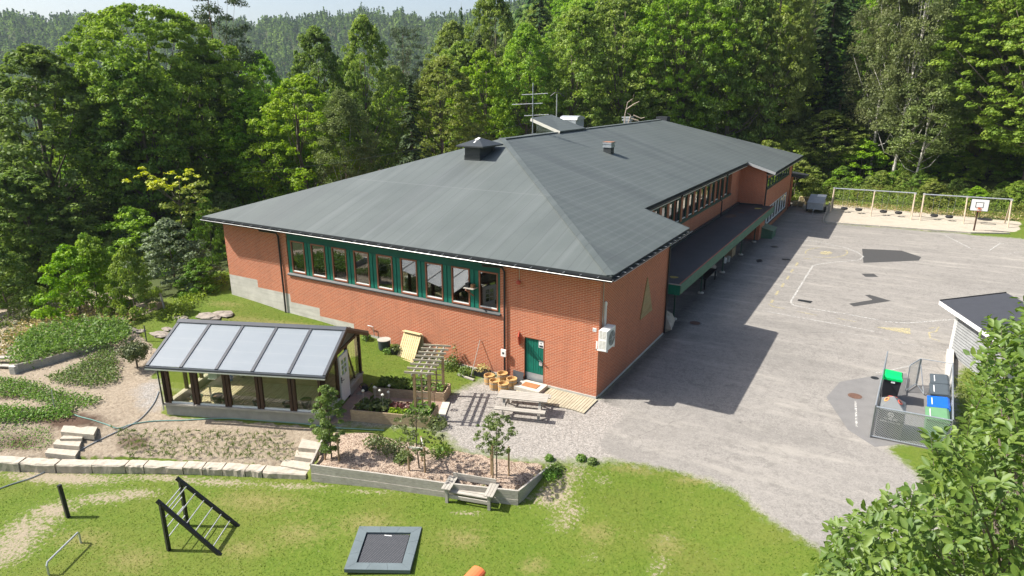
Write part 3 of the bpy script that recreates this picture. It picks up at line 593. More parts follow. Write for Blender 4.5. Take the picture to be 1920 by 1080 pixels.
# canopy
m = MB(); m.slab([(-2.5,9.5,2.80),(.69,9.5,2.80),(.69,38.2,2.80),(-2.5,38.2,2.80)], (0,0,-.12)); cr = m.build('canopy_roof', M['feltd'], school)
m = MB(); m.box(-2.5, -2.3, 9.5, 38.2, 2.81, 2.95); m.box(-2.3,-.25,38.0,38.2,2.81,2.9); m.build('upstand', M['fascia'], cr)
m = MB(); m.box(.69, .73, 9.46, 38.2, 2.3, 2.85); m.build('canopy_fascia', M['greenf'], school)
m = MB(); m.box(.62, .69, 9.5, 38.2, 2.81, 2.87); m.build('canopy_edge_trim', M['frame'], school)
m = MB(); m.box(-.02, .69, 9.46, 9.5, 2.24, 2.8); m.build('canopy_fascia', M['green'], school)
m = MB(); m.box(-.02, .74, 9.42, 9.46, 2.8, 2.86); m.build('canopy_edge_trim', M['galv'], school)
for y in (11.83, 17.78, 23.7, 29.89, 35.3):
    m = MB(); m.box(-.24, -.16, y-.04, y+.04, .08, 2.68); p = m.build('canopy_post', M['greend'], school)
    m = MB(); m.lathe([(.2,0),(.2,.07),(.14,.1)], (-.2, y, 0), 12); m.build('post_foot', M['step'], p)
for i, (x, y, sx_, sy_) in enumerate([(-.1,10.9,.3,.22),(-.35,36.3,.4,.3),(-1.6,31.5,.5,.9),(-1.2,33.5,.35,.3)]):
    m = MB(); a = [(x+sx_*math.cos(q)*(.8+.2*math.sin(3*q+i)), y+sy_*math.sin(q)) for q in np.linspace(0, 2*math.pi, 11)[:-1]]; m.prism(a, 2.802, 2.808)
    m.build('fallen_leaves', mat_plain('fallen_leaf%d' % i, (.32,.26,.06) if i < 2 else (.10,.065,.045), .8), cr)
# dark hall behind canopy: doors
m = MB(); m.box(-2.49, -2.44, 14, 16, .02, 2.15); m.box(-2.49,-2.44,24,25.6,.02,2.15); m.build('canopy_door', M['greend'], school)
# door to the garden
m = MB(); m.box(-3.56, -2.6, .07, .12, .1, 2.18); door = m.build('door', M['green'], school); door["label"] = 'green boarded garden door with a steel kick plate'
m = MB()
for k in range(7): m.box(-3.5+k*.125, -3.5+k*.125+.105, .055, .07, .5, 2.13)
m.build('door_board', M['green'], door)
m = MB(); m.box(-3.54, -2.62, .05, .068, .1, .48); m.build('kick_plate', M['galv'], door)
m = MB(); m.box(-2.82, -2.66, .0, .06, .95, 1.12); m.tube([(-2.7,.03,1.16),(-2.7,-.03,1.2),(-2.82,-.03,1.2)], .012, 6); m.build('handle', M['lightmetal'], door)
m = MB(); m.box(-2.87, -2.62, .035, .05, 1.8, 2.13); sg = m.build('door_sign', M['white'], door)
m = MB(); m.box(-2.79, -2.7, .03, .035, 2.0, 2.02); m.box(-2.77,-2.73,.03,.035,1.985,2.03); m.box(-2.84, -2.65, .03, .035, 1.83, 1.92); m.build('print', M['fascia'], sg)
m = MB(); m.box(-3.6, -3.56, -.01, .12, .1, 2.22); m.box(-2.6, -2.56, -.01, .12, .1, 2.22); m.box(-3.56,-2.6,-.01,.12,2.18,2.22); m.build('door_frame', M['frame'], school)
# chimney, vents
m = MB(); zz = lambda x, y: 8.7; m.box(-12.5, -11.46, 8.62, 10.3, 8.5, 9.62); ch = m.build('chimney', M['fascia'], school)
m = MB(); m.box(-12.53,-11.43,8.59,10.33,8.5,9.12); m.build('flashing', M['gutter'], ch)
m = MB(); cxx, cyy = -11.98, 9.46; V = [(cxx-.95,cyy-1.15,9.62),(cxx+.95,cyy-1.15,9.62),(cxx+.95,cyy+1.15,9.62),(cxx-.95,cyy+1.15,9.62),(cxx-.95,cyy-1.15,9.7),(cxx+.95,cyy-1.15,9.7),(cxx+.95,cyy+1.15,9.7),(cxx-.95,cyy+1.15,9.7),(cxx,cyy-.1,10.1),(cxx,cyy+.1,10.1)]
m.add(V, [(3,2,1,0),(0,1,5,4),(1,2,6,5),(2,3,7,6),(3,0,4,7),(4,5,8),(5,6,9,8),(6,7,9),(7,4,8,9)]); m.build('chimney_cap', M['fascia'], ch)
m = MB(); m.add([(cxx-.14,cyy-.35,10.03),(cxx+.1,cyy-.4,10.0),(cxx+.12,cyy-.08,10.11),(cxx-.1,cyy,10.12)], [(0,1,2,3)]); m.add([(cxx+.02,cyy-.75,9.86),(cxx+.1,cyy-.72,9.87),(cxx+.08,cyy-.45,9.98),(cxx,cyy-.5,9.97)], [(0,1,2,3)]); m.build('bird_droppings', M['white'], ch)
m = MB(); m.box(-8.15, -7.6, 19.4, 20.0, 8.3, 8.98); v = m.build('roof_vent', M['fascia'], school)
m = MB(); m.box(-8.2, -7.55, 19.35, 20.05, 8.98, 9.12); m.box(-8.16, -7.59, 19.39, 20.01, 9.12, 9.22); m.box(-8.2,-7.55,19.35,20.05,9.22,9.34); m.build('vent_cap', M['galv'], v)
m = MB(); m.box(-8.21, -7.54, 19.34, 20.06, 9.342, 9.36); m.build('rusty_lid', mat_plain('rust', (.30,.14,.08), .8), v)
P = U(1176, 238, 'x', -14.0); vx, vy = P[0], P[1]
m = MB(); m.box(vx-.3, vx+.3, vy-.3, vy+.3, 8.6, 9.9); v = m.build('roof_vent', M['galv'], school)
m = MB(); m.box(vx-.42, vx+.42, vy-.42, vy+.42, 9.9, 10.0); m.box(vx-.34,vx+.34,vy-.34,vy+.34,10.0,10.15); m.box(vx-.45,vx+.45,vy-.45,vy+.45,10.15,10.25); m.build('vent_cap', M['lightmetal'], v)
P = U(1243, 226, 'x', -13.0); m = MB(); m.box(P[0]-.6, P[0]+.6, P[1]-.6, P[1]+.6, 9.3, 10.0); m.build('roof_vent', M['feltd'], school)
# raised mono-pitch dormer on the far slope
A_ = [(-11.6,19.4,9.98),(-11.6,24.0,9.98),(-14.7,24.2,10.93),(-13.9,19.4,10.86)]
m = MB(); m.slab(A_, (0,0,-.1)); m.build('dormer_roof', M['roof_e'], school)
m = MB(); m.beam((-11.55,19.36,9.88),(-13.95,19.36,10.74),.05,.2); m.build('dormer_verge', M['cream'], school)
m = MB(); m.add([(-13.6,19.6,9.3),(-11.9,19.6,9.85),(-13.6,19.6,10.6),(-14.3,24,9.0),(-14.3,24,10.7)],[(0,1,2),(0,2,4,3)]); m.build('dormer_window', M['pane'], school)
m = MB(); m.slab([(-12.4,23.8,9.7),(-12.2,34,9.7),(-17,34,9.3),(-17,23.8,9.3)],(0,0,-.5)); 
hr = m.build('low_rear_roof', M['roof_e'], school)
# ventilation unit on the roof
hv = empty('ventilation_unit', (-15.6, 27.5, 9.2), 0, 'silver rooftop ventilation unit with a rounded hood behind the dormer', 'vent unit')
P0 = U(1050, 218, 'y', 26.5); P1 = U(1089, 218, 'y', 28)
m = MB(); m.box(P0[0], P1[0]+.2, 26.6, 28.2, 9.2, 10.45); m.build('casing', M['galv'], hv)
m = MB(); n = 9; V = []
for x in (P0[0]-.1, P1[0]+.3):
    for k in range(n): q = math.pi*k/(n-1); V.append((x, 27.4-.85*math.cos(q), 10.45+.3*math.sin(q)))
m.add(V, [(k, k+1, n+k+1, n+k) for k in range(n-1)]+[tuple(range(n))[::-1], tuple(range(n, 2*n))]); m.build('hood', M['lightmetal'], hv)
# antennas
an = empty('television_antenna', (-12.6, 17.2, 9.6), 0, 'tall grey television antenna mast with three cross arms on the roof ridge', 'antenna')
ax_, ay_ = -12.6, 17.2
m = MB(); m.tube([(ax_,ay_,9.3),(ax_,ay_,13.3)], .035, 6); m.build('mast', M['galv'], an)
for z, a, b in ((12.55,-.9,1.2),(11.9,-1.7,.8),(11.15,-.7,1.3)):
    m = MB(); m.tube([(ax_+a*.8,ay_+a*.3,z-.05),(ax_+b*.8,ay_+b*.3,z+.05)], .022, 5)
    k = a+.1
    while k < b: m.tube([(ax_+k*.8-.12,ay_+k*.3+.3,z),(ax_+k*.8+.12,ay_+k*.3-.3,z)], .008, 4); k += .28
    m.build('cross_arm', M['lightmetal'], an)
an = empty('wind_mast', (-14.2, 24.1, 10.7), 0, 'thin pale mast with a small dark fork on the dormer roof', 'mast')
m = MB(); m.tube([(-14.2,24.1,10.7),(-14.2,24.1,12.5)], .04, 6); m.build('mast', M['lightmetal'], an)
m = MB(); m.tube([(-14.7,24,12.35),(-14.35,24.05,12.6),(-14.0,24.15,12.6),(-13.6,24.2,12.3)], .035, 5); m.tube([(-14.2,24.1,12.5),(-14.1,24.1,12.85)],.03,5); m.build('fork', M['black'], an)
# power line over the garden side to the dormer
m = MB(); a = np.array([-13.9,19.3,10.6]); b = np.array(U(300,352,'x',-30.)); pts = []
for k in range(25):
    t = k/24; p = a+(b-a)*t*.8; p[2] -= .5*4*t*(1-t); pts.append(p)
m.tube(pts, .008, 4); meta(m.build('overhead_cable', M['gutter']), 'thin overhead cable running from the dormer over the trees', 'cable')
# ---- fixtures on the walls (things of their own)
hp = empty('heat_pump', (.1, .3, 2.3), 0, 'white heat pump unit with a round fan grille on the shaded brick wall', 'heat pump')
m = MB(); m.box(.14, .50, -.35, .62, 2.42, 3.30); 
m.build('casing', M['white'], hp)
m = MB(); m.lathe([(.30,0),(.33,.012),(.33,.02),(.0,.02)], (0,0,0), 28)
m.v = [(.502+z, .22+x, 2.86+y) for x, y, z in m.v]; fn = m.build('fan_grille', mat_plain('grille_grey', (.20,.21,.20), .5), hp)
m = MB()
for k in range(6):
    q = k*math.pi/3; m.beam((.528,.22,2.86),(.528,.22+.3*math.cos(q),2.86+.3*math.sin(q)),.02,.012)
m.lathe([(.09,0),(.09,.02)], (0,0,0), 14); m.v = m.v[:-28]+[(.53+z,.22+x,2.86+y) for x,y,z in m.v[-28:]]; m.build('fan_hub', M['lightmetal'], fn)
m = MB()
for z in (2.5,2.95): 
    for k in range(6): m.box(.18, .30, -.356, -.35, z+.03+k*.06, z+.06+k*.06); m.box(.33, .46, -.356, -.35, z+.03+k*.06, z+.06+k*.06)
m.build('side_louvre', mat_plain('louvre', (.45,.43,.38), .5), hp)
m = MB(); m.box(.0, .52, -.25, -.2, 2.36, 2.42); m.box(.0,.52,.5,.55,2.36,2.42); m.box(0,.05,-.25,-.2,2.36,2.75); m.box(0,.05,.5,.55,2.36,2.75); m.build('bracket', M['white'], hp)
m = MB(); m.box(.002, .09, .48, .58, 3.1, 4.2); m.lathe([(.07,0),(.07,.12),(.03,.16)], (.05,.53,4.15), 10); m.build('pipe_cover', M['white'], hp)
m = MB(); m.tube([(.03,.3,5.5),(.03,.3,3.0)],.015,5); m.build('cable', M['galv'], hp)
tr = empty('wooden_triangle', (.02, 5.9, 2.0), 0, 'tall triangle of pale horizontal boards fixed on the shaded brick wall', 'wall ornament')
n = 9
for k in range(n):
    z0 = 2.05+k*2.0/n; z1 = z0+2.0/n-.012
    def yy(z): t = (z-2.05)/2.0; return 5.15+(5.93-5.15)*t, 6.93-(6.93-5.93)*t
    a0, b0 = yy(z0); a1, b1 = yy(z1); m = MB(); m.add([(.01,a0,z0),(.01,b0,z0),(.01,b1,z1),(.01,a1,z1),(.05,a0,z0),(.05,b0,z0),(.05,b1,z1),(.05,a1,z1)], [(3,2,1,0),(4,5,6,7),(0,1,5,4),(1,2,6,5),(2,3,7,6),(3,0,4,7)]); m.build('board', mat_wood('pale_board%d'%k, (.30+.02*(k%3),.22,.10),(.42,.33,.17),'y') if k < 3 else bpy.data.materials['pale_board%d' % (k % 3)], tr)
ns = empty('house_number_sign', (-.19, -.01, 3.15), 0, 'small white and blue house number plate near the brick corner', 'sign')
m = MB(); m.box(-.27, -.11, -.02, -.002, 3.08, 3.24); m.build('plate', M['white'], ns)
text('numeral', '21', .14, ns, (0, -.014, -.04), (math.pi/2, 0, 0), mat_plain('sign_blue', (.12,.25,.35), .5))
lb = empty('wall_lamp', (-3.83, -.1, 4.75), 0, 'small dark round lamp high on the brick above the green door', 'lamp')
m = MB(); m.lathe([(.02,.1),(.09,.06),(.11,0),(.08,-.08),(.02,-.1)], (-3.83,-.14,4.75), 12); m.build('housing', M['red'], lb)
m = MB(); m.box(-3.86, -3.8, -.08, 0, 4.72, 4.78); m.build('arm', M['black'], lb); m = MB(); m.tube([(-3.85,-.015,4.8),(-3.85,-.015,5.5)],.01,4); m.build('cable', M['lightmetal'], lb)
jb = empty('meter_box', (-4.58, -.1, 1.25), 0, 'small white meter box beside the black downpipe near the tubs', 'box')
m = MB(); m.box(-4.72, -4.46, -.2, -.13, 1.08, 1.42); m.build('casing', M['white'], jb); m = MB(); m.box(-4.64, -4.54, -.206, -.2, 1.2, 1.3); m.build('dial', M['fascia'], jb)
fb = empty('flag_bracket', (-3.8, -.1, 2.0), 0, 'reddish triangular metal bracket sticking out left of the green door', 'bracket')
m = MB(); m.beam((-3.85,-.0,1.75),(-3.85,-.0,2.4),.05,.04); m.beam((-3.85,-.02,1.8),(-3.55,-.62,2.42),.05,.05); m.beam((-3.85,-.02,2.35),(-3.6,-.55,2.36),.035,.035); m.build('strut', M['red'], fb)
m = MB(); m.add([(-3.85,-.02,1.8),(-3.85,-.02,2.35),(-3.65,-.42,2.2)],[(0,1,2),(2,1,0)]); m.build('gusset', M['red'], fb)
# bird feeder on the window band
bf = empty('bird_feeder', (-6.25, -.3, 3.9), 0, 'wooden bird feeder shelf fixed between the last two windows', 'bird feeder')
m = MB(); m.box(-6.6, -6.05, -.42, -.03, 4.12, 4.15); m.build('shelf', M['grey_wood'], bf); m = MB(); m.box(-6.55,-6.38,-.3,-.1,4.15,4.36); m.build('seed_house', M['black'], bf); m = MB(); m.box(-6.28,-6.13,-.28,-.1,4.15,4.32); m.build('nest_box', mat_plain('feeder_orange', (.24,.13,.06), .7), bf)
m = MB(); m.beam((-6.4,-.5,4.1),(-6.3,0,3.7),.05,.05); m.build('brace', M['frame'], bf)
for o_ in (jb, ns): pass
# ------------------------------------------------------------ door step, deck, tubs
ds = MB(); ds.box(-3.55, -2.3, -1.0, -.12, 0, .17); meta(ds.build('door_step', M['step'], loc=(-2.9,-.5,0)), 'pale concrete step in front of the green door', 'step')
mm = MB(); mm.box(-3.3, -2.55, -.78, -.36, .172, .19); meta(mm.build('door_mat', mat_plain('coir', (.34,.15,.06), .95), loc=(-2.9,-.5,.17)), 'brown door mat lying on the pale concrete step', 'doormat')
dk = empty('deck_ramp', (-1.5, -.9, 0), 0, 'weathered plank walkway along the brick wall from the door step', 'deck')
k = 0; x = -3.9
while x < .12:
    y0 = -1.08 if x < -2.25 else -.14; y1 = -1.55-.05*math.sin(x*3)
    m = MB(); m.box(x, x+.115, y1, y0, .02, .055); m.build('plank', M['deckw'], dk); x += .135
G_T = 'round wooden planter tubs by the wall'
for i, (x, y, lb_) in enumerate([(-4.85,-1.0,'empty wooden tub at the left end of the five tubs'),(-4.34,-1.36,'empty wooden tub in the front row next to the left end tub'),(-3.85,-1.42,'empty wooden tub at the front right of the five tubs'),(-4.45,-.5,'empty wooden tub at the back against the wall'),(-3.78,-.8,'empty wooden tub nearest the leaning black tray')]):
    t = empty('wooden_tub', (x, y, 0), i*.4, lb_, 'tub', G_T)
    m = MB(); m.lathe([(.235,.01),(.25,.42),(.215,.42),(.20,.30),(.0,.30)], (0,0,0), 14); m.build('staves', M['tubw'], t, local=True)
    m = MB(); m.lathe([(.243,.06),(.246,.1)], (0,0,0), 14, False); m.lathe([(.251,.3),(.254,.34)], (0,0,0), 14, False); m.build('hoop', M['grey_wood'], t, local=True)
m = MB(); m.slab([(-3.9,-.5,.05),(-3.5,-.35,.05),(-3.55,-.08,.45),(-4.1,-.12,.5)], (.02,-.04,.03)); meta(m.build('plastic_tray', M['blackp'], loc=(-3.8,-.3,0)), 'black plastic tray leaning on the wall by the tubs', 'tray')
m = MB(); m.box(-.2,.2,-.15,.15,0,.12); m.box(-.1,.25,-.1,.2,.12,.16); meta(m.build('rubber_mat_roll', M['blackp'], loc=None), 'crumpled black mat beside the door step', 'mat'); bpy.data.objects['rubber_mat_roll'].location = (-3.72, -.75, 0)
# slatted panel leaning on the wall
sp = empty('slatted_panel', (-9.9, -.5, 0), 0, 'new pale wooden slatted lid leaning against the brick wall', 'panel')
for k in range(9):
    x = -10.3+k*.122; m = MB(); m.beam((x,-.93,.08),(x,-.2,1.32),.1,.03,(0,-1,.5)); m.build('slat', M['newwood'], sp)
for a, b in ((.02,.11),(1.22,1.36)):
    m = MB(); y = -.97+ (a/1.3)*.75; m.beam((-10.37,y-.03,a+.06),(-9.26,y-.03,a+.06),.05,.16,(0,-.86,.5)); m.build('rail', M['newwood'], sp)
m = MB(); m.box(-10.3,-9.3,-.16,-.05,.0,1.2); m.build('back_frame', M['deckw'], sp)
# rain barrel, pots, tap
rb = empty('rain_barrel', (-11.27, -.75, 0), 0, 'dark plastic barrel with a flat wooden lid on the grass by the wall', 'barrel')
m = MB(); m.lathe([(.24,0),(.30,.1),(.31,.5),(.29,.55)], (-11.27,-.75,h1(-11.27,-.75)-.02), 18); m.build('body', mat_plain('barrel_grey', (.04,.05,.055), .5), rb)
m = MB(); m.lathe([(.34,.55),(.34,.58)], (-11.27,-.75,h1(-11.27,-.75)-.02), 18); m.build('lid', M['grey_wood'], rb)
tp = empty('garden_tap', (-12.6, -.05, .8), 0, 'white pipe tap with a black hose bundle on the brick wall', 'tap')
m = MB(); m.tube([(-12.9,-.03,1.0),(-12.9,-.12,1.05),(-12.55,-.12,1.05),(-12.5,-.1,.55)],.022,6); m.build('pipe', M['lightmetal'], tp)
m = MB()
pts = [(-12.9+.16*math.cos(q)+.006*q, -.22-.01*q, .55+.17*math.sin(q)) for q in np.linspace(0, 6*math.pi*2, 90)]; m.tube(pts,.018,5); m.build('hose', M['black'], tp)
# ---------------- leaf clouds
def leafmesh(C, N, size, rg, asp=.6, fold=0):
    n = len(C); N = N/np.maximum(np.linalg.norm(N, axis=1, keepdims=True), 1e-6)
    t = rg.normal(size=(n, 3)); t -= (t*N).sum(1, keepdims=True)*N; t /= np.maximum(np.linalg.norm(t, axis=1, keepdims=True), 1e-6); b = np.cross(N, t)
    s = (size*(rg.random(n)*.7+.65))[:, None]
    V = np.stack([C-t*s*.5, C+b*s*asp*.5+t*s*.05, C+t*s*.55, C-b*s*asp*.5+t*s*.05], 1)
    return V.reshape(-1, 3), np.arange(n*4, dtype=np.int32).reshape(n, 4)
def leaves(name, C, N, size, rg, mat, parent=None, asp=.6, lv=None, local=True, loc=None):
    V, F = leafmesh(C, N, size, rg, asp); n = len(C)
    return mk(name, V, F, mat, parent, loc=loc, uv=False, attrs={'lv': ('FACE', rg.random(n) if lv is None else lv)}, local=local)
def rnd_unit(rg, n):
    v = rg.normal(size=(n, 3)); return v/np.linalg.norm(v, axis=1, keepdims=True)
def clump_leaves(cc, cr, per, rg, flat=.6, up=.5):
    """leaves over the outer shell of flattened clumps"""
    n = len(cc)*per; idx = np.repeat(np.arange(len(cc)), per); u = rnd_unit(rg, n); u[:, 2] = np.abs(u[:, 2])*.9+u[:, 2]*.1
    u /= np.linalg.norm(u, axis=1, keepdims=True); rad = cr[idx]*(rg.random(n)**.35)
    P = cc[idx]+u*rad[:, None]*np.array([1, 1, flat]); N = u*.8+rg.normal(size=(n, 3))*.55+np.array([0, 0, up]); return P, N, idx
M['leaf_maple'] = mat_leaf('leaf_maple', (.125,.215,.022), (.290,.375,.040), (.200,.290,.028), .40, .02)
M['leaf_oak'] = mat_leaf('leaf_oak', (.095,.180,.024), (.220,.305,.040), None, .38, .02)
M['leaf_ash'] = mat_leaf('leaf_ash', (.140,.245,.028), (.300,.390,.045), None, .42, .02)
M['leaf_lime'] = mat_leaf('leaf_lime', (.150,.230,.020), (.310,.370,.036), None, .42, .02)
M['leaf_birch'] = mat_leaf('leaf_birch', (.105,.145,.040), (.235,.275,.085), None, .38, .02)
M['leaf_spruce'] = mat_leaf('leaf_spruce', (.030,.060,.018), (.070,.108,.030), None, .15, .015)
M['leaf_pine'] = mat_leaf('leaf_pine', (.050,.082,.036), (.105,.145,.055), None, .15, .02)
M['leaf_silver'] = mat_leaf('leaf_silver', (.105,.170,.060), (.215,.290,.130), None, .32, .03)
M['leaf_yellow'] = mat_leaf('leaf_yellow', (.26,.28,.02), (.48,.43,.03), None, .4, .05)
M['leaf_fruit'] = mat_leaf('leaf_fruit', (.085,.135,.024), (.19,.24,.055), None, .35, .04)
M['leaf_near'] = mat_leaf('leaf_near', (.075,.150,.016), (.180,.260,.034), (.110,.180,.020), .38, .04)
M['leaf_crop'] = mat_leaf('leaf_crop', (.095,.17,.028), (.20,.30,.055), None, .36, .03)
M['leaf_red'] = mat_leaf('leaf_red', (.07,.012,.016), (.14,.03,.025), None, .25, .08)
M['leaf_weed'] = mat_leaf('leaf_weed', (.13,.22,.024), (.27,.35,.045), (.30,.27,.05), .38, .03)
M['leaf_straw'] = mat_leaf('leaf_straw', (.32,.24,.09), (.45,.36,.16), None, .3, .05)
# ---------------- small plants helper
def tuft(name, px_or_xy, r, hgt, n, size, mat, label=None, cat=None, group=None, kind=None, seed=1, z=None, parent=None, blades=False):
    rg = np.random.default_rng(seed); x, y = px_or_xy; z = h1(x, y) if z is None else z
    u = rnd_unit(rg, n); u[:, 2] = np.abs(u[:, 2]); rr = rg.random(n)**.4
    P = u*rr[:, None]*np.array([r, r, hgt])+np.array([0, 0, .02]); N = u+rg.normal(size=(n, 3))*.5
    if blades: N = rg.normal(size=(n, 3)); N[:, 2] *= .2
    o = leaves(name, P+np.array([x, y, z]), N, size, rg, M[mat], parent, .35 if blades else .65, local=False, loc=(x, y, z) if parent is None else None)
    return meta(o, label, cat, group, kind)
# plants along the wall
tuft('potted_plant', (-12.75,-.45), .3, .35, 150, .10, 'leaf_crop', 'low green plant in dark earth below the wall tap', 'plant', seed=2)
tuft('wall_plant', (-10.9,-.95), .28, .3, 140, .1, 'leaf_crop', 'small light green plant between the barrel and the dark pot', 'plant', seed=3)
pp = empty('flower_pot', (-10.55,-.75,0), 0, 'dark round pot with leafy plants beside the leaning slatted lid', 'pot'); m = MB(); z_ = h1(-10.55,-.75); m.lathe([(.2,0),(.27,.3),(.24,.3),(.22,.26),(0,.26)], (-10.55,-.75,z_), 14); m.build('pot', M['blackp'], pp); tuft('foliage', (-10.5,-.75), .33, .25, 160, .1, 'leaf_fruit', seed=4, z=z_+.25, parent=pp)
tuft('climbing_plant', (-8.05,-.35), .22, .95, 160, .1, 'leaf_lime', 'tall yellowish green climbing plant against the wall behind the arbour', 'plant', seed=5)
tuft('rose_bush', (-7.35,-.5), .55, .6, 420, .11, 'leaf_fruit', 'bushy green rose bush against the brick wall right of the arbour', 'shrub', seed=6)
tuft('rose_shoot', (-7.3,-.25), .22, 1.25, 110, .1, 'leaf_fruit', 'tall thin rose shoots rising behind the rose bush', 'plant', seed=66)
tuft('low_shrub', (-6.35,-.75), .42, .42, 300, .1, 'leaf_fruit', 'low round green shrub beside the planter box', 'shrub', seed=7)
pb = empty('planter_box', (-5.6,-.5,0), 0, 'low black planter box with withered plants at the wall', 'planter'); m = MB(); m.box(-5.95,-5.2,-.65,-.25,0,.28); m.build('box', M['blackp'], pb); tuft('withered_plants', (-5.55,-.45), .4, .3, 150, .08, 'leaf_straw', seed=8, z=.28, parent=pb)
rk = empty('rake', (-5.9,-.7,0), 0, 'long handled rake standing against the brick wall', 'rake'); m = MB(); m.tube([(-5.95,-.85,.05),(-5.95,-.04,1.6)],.02,6); m.build('handle', M['grey_wood'], rk); m = MB(); m.box(-6.2,-5.7,-.9,-.85,.02,.06); m.build('head', M['black'], rk)
m = MB(); m.beam((-6.6,-1.0,.05),(-5.6,-1.15,.05),.1,.06); meta(m.build('loose_plank', M['grey_wood'], loc=(-6,-1,0)), 'short grey plank lying on the grass below the rake', 'plank')
# ---------------- greenhouse
GT = .394; GO = (-14.831, -10.238, 0.0); GL, GW = 6.979, 4.072
gh = empty('greenhouse', GO, GT, 'glazed garden greenhouse with brown posts, pale translucent roof panels and a white door', 'greenhouse')
def gl(x, y): c, s_ = math.cos(GT), math.sin(GT); return GO[0]+x*c-y*s_, GO[1]+x*s_+y*c
def gb(name, mat, f, parent=gh):
    m = MB(); f(m); return m.build(name, M[mat], parent, local=True)
gb('plinth', 'polywhite', lambda m: (m.box(0,GL,0,.15,-.5,.42), m.box(0,GL,GW-.15,GW,-.3,.42), m.box(0,.15,.15,GW-.15,-.4,.42), m.box(GL-.15,GL,.15,1.4,-.3,.42), m.box(GL-.15,GL,2.5,GW-.15,-.3,.42)))
gb('sill', 'grey_wood', lambda m: (m.box(-.06,GL+.04,-.08,.16,.42,.50), m.box(-.06,GL+.04,GW-.16,GW+.06,.42,.50), m.box(-.06,.16,.16,GW-.16,.42,.5), m.box(GL-.16,GL+.06,.16,1.45,.42,.5), m.box(GL-.16,GL+.06,2.5,GW-.16,.42,.5)))
ZEG, ZRG, OG, OSG = 2.325, 3.397, .409, .272
bay = GL/5
for i in range(6):
    x = min(max(i*bay, .14), GL-.14)
    gb('post', 'dkbrown', lambda m: m.box(x-.14,x-.02,.0,.13,.5,2.36)); gb('post', 'dkbrown', lambda m: m.box(x+.02,x+.14,.0,.13,.5,2.36))
    gb('post', 'dkbrown', lambda m: m.box(x-.1,x+.1,GW-.13,GW,.5,2.36))
gb('top_plate', 'dkbrown', lambda m: (m.box(0,GL,.0,.13,2.36,2.46), m.box(0,GL,GW-.13,GW,2.36,2.46)))
for i in range(5):
    gb('pane', 'ghglass', lambda m: m.box(i*bay+.14,(i+1)*bay-.14,.05,.06,.56,2.36)); gb('pane', 'ghglass', lambda m: m.box(i*bay+.1,(i+1)*bay-.1,GW-.07,GW-.06,.5,2.36))
    gb('pane_strip', 'white', lambda m: m.box(i*bay+.15,(i+1)*bay-.15,.02,.1,.5,.56))
for x in (.06, GL-.06):
    for y in (0.06, 1.4, 2.5, GW-.06): gb('post', 'dkbrown', lambda m: m.box(x-.06,x+.06,y-.06,y+.06,.0 if y in (1.4,2.5) else .5,2.4))
    gb('tie_beam', 'dkbrown', lambda m: m.box(x-.05,x+.05,.1,GW-.1,2.38,2.5))
    gb('brace', 'dkbrown', lambda m: (m.beam((x,2.55,2.35),(x,3.3,.55),.05,.07), m.beam((x,GW-.2,2.35),(x,3.1,3.0),.05,.09)))
    gb('gable_panel', 'dkbrown' if x < 1 else 'polywhite', lambda m: m.add([(x,.2,2.5),(x,GW-.2,2.5),(x,GW/2,3.28)], [(0,1,2),(2,1,0)]))
    for y0, y1 in ((.12,1.34),(2.56,GW-.12)): gb('pane', 'ghglass', lambda m: m.box(x-.006,x+.006,y0,y1,.5,2.38))
gb('pane', 'ghglass', lambda m: m.box(.054,.066,1.46,2.44,.5,2.38))
def rz_(y): return ZEG+(ZRG-ZEG)*(y+OG)/(GW/2+OG)
def rslab(m, x0, x1, y0, y1, up, t, back=False):
    pts = [(x0,y0,rz_(y0)+up),(x1,y0,rz_(y0)+up),(x1,y1,rz_(y1)+up),(x0,y1,rz_(y1)+up)]
    if back: pts = [(a, GW-b, c) for a, b, c in pts][::-1]
    m.slab(pts, (0,0,-t))
rb_ = (GL+2*OSG)/5
for bk in (False, True):
    for i in range(5):
        rp_ = gb('roof_panel', 'poly', lambda m: rslab(m, -OSG+i*rb_+.03, -OSG+(i+1)*rb_-.03, -OG+.02, GW/2-.08, 0, .03, bk))
    for i in range(6):
        x = min(max(-OSG+i*rb_, -OSG+.06), GL+OSG-.06)
        gb('rafter_cap', 'darkcap', lambda m: rslab(m, x-.06, x+.06, -OG, GW/2-.0, .035, .1, bk))
    gb('ridge_cap', 'darkcap', lambda m: rslab(m, -OSG, GL+OSG, GW/2-.19, GW/2, .06, .02, bk))
gb('barge_board', 'dkbrown', lambda m: (m.beam((GL+OSG-.02,-OG,ZEG-.12),(GL+OSG-.02,GW/2,ZRG-.12),.03,.16), m.beam((GL+OSG-.02,GW+OG,ZEG-.12),(GL+OSG-.02,GW/2,ZRG-.12),.03,.16)))
gb('gutter', 'darkcap', lambda m: (m.box(-OSG,GL+OSG,-OG-.08,-OG+.0,ZEG-.1,ZEG-.02),))
gb('drip_rail', 'lightmetal', lambda m: m.box(-OSG,GL+OSG,-OG-.1,-OG-.02,ZEG-.14,ZEG-.1))
dr = gb('door', 'white', lambda m: (m.box(GL-.02,GL+.05,1.5,2.42,.2,1.35), m.box(GL-.02,GL+.05,1.5,1.68,1.35,2.26), m.box(GL-.02,GL+.05,2.24,2.42,1.35,2.26), m.box(GL-.02,GL+.05,1.68,2.24,2.05,2.26), m.box(GL-.02,GL+.05,1.94,1.98,1.35,2.05), m.box(GL-.02,GL+.05,1.68,1.94,1.57,1.6), m.box(GL-.02,GL+.05,1.68,1.94,1.8,1.83), m.box(GL-.02,GL+.05,1.98,2.24,1.57,1.6), m.box(GL-.02,GL+.05,1.98,2.24,1.8,1.83)))
gb('door_pane', 'pane', lambda m: m.box(GL+.01,GL+.02,1.68,2.24,1.35,2.05), dr)
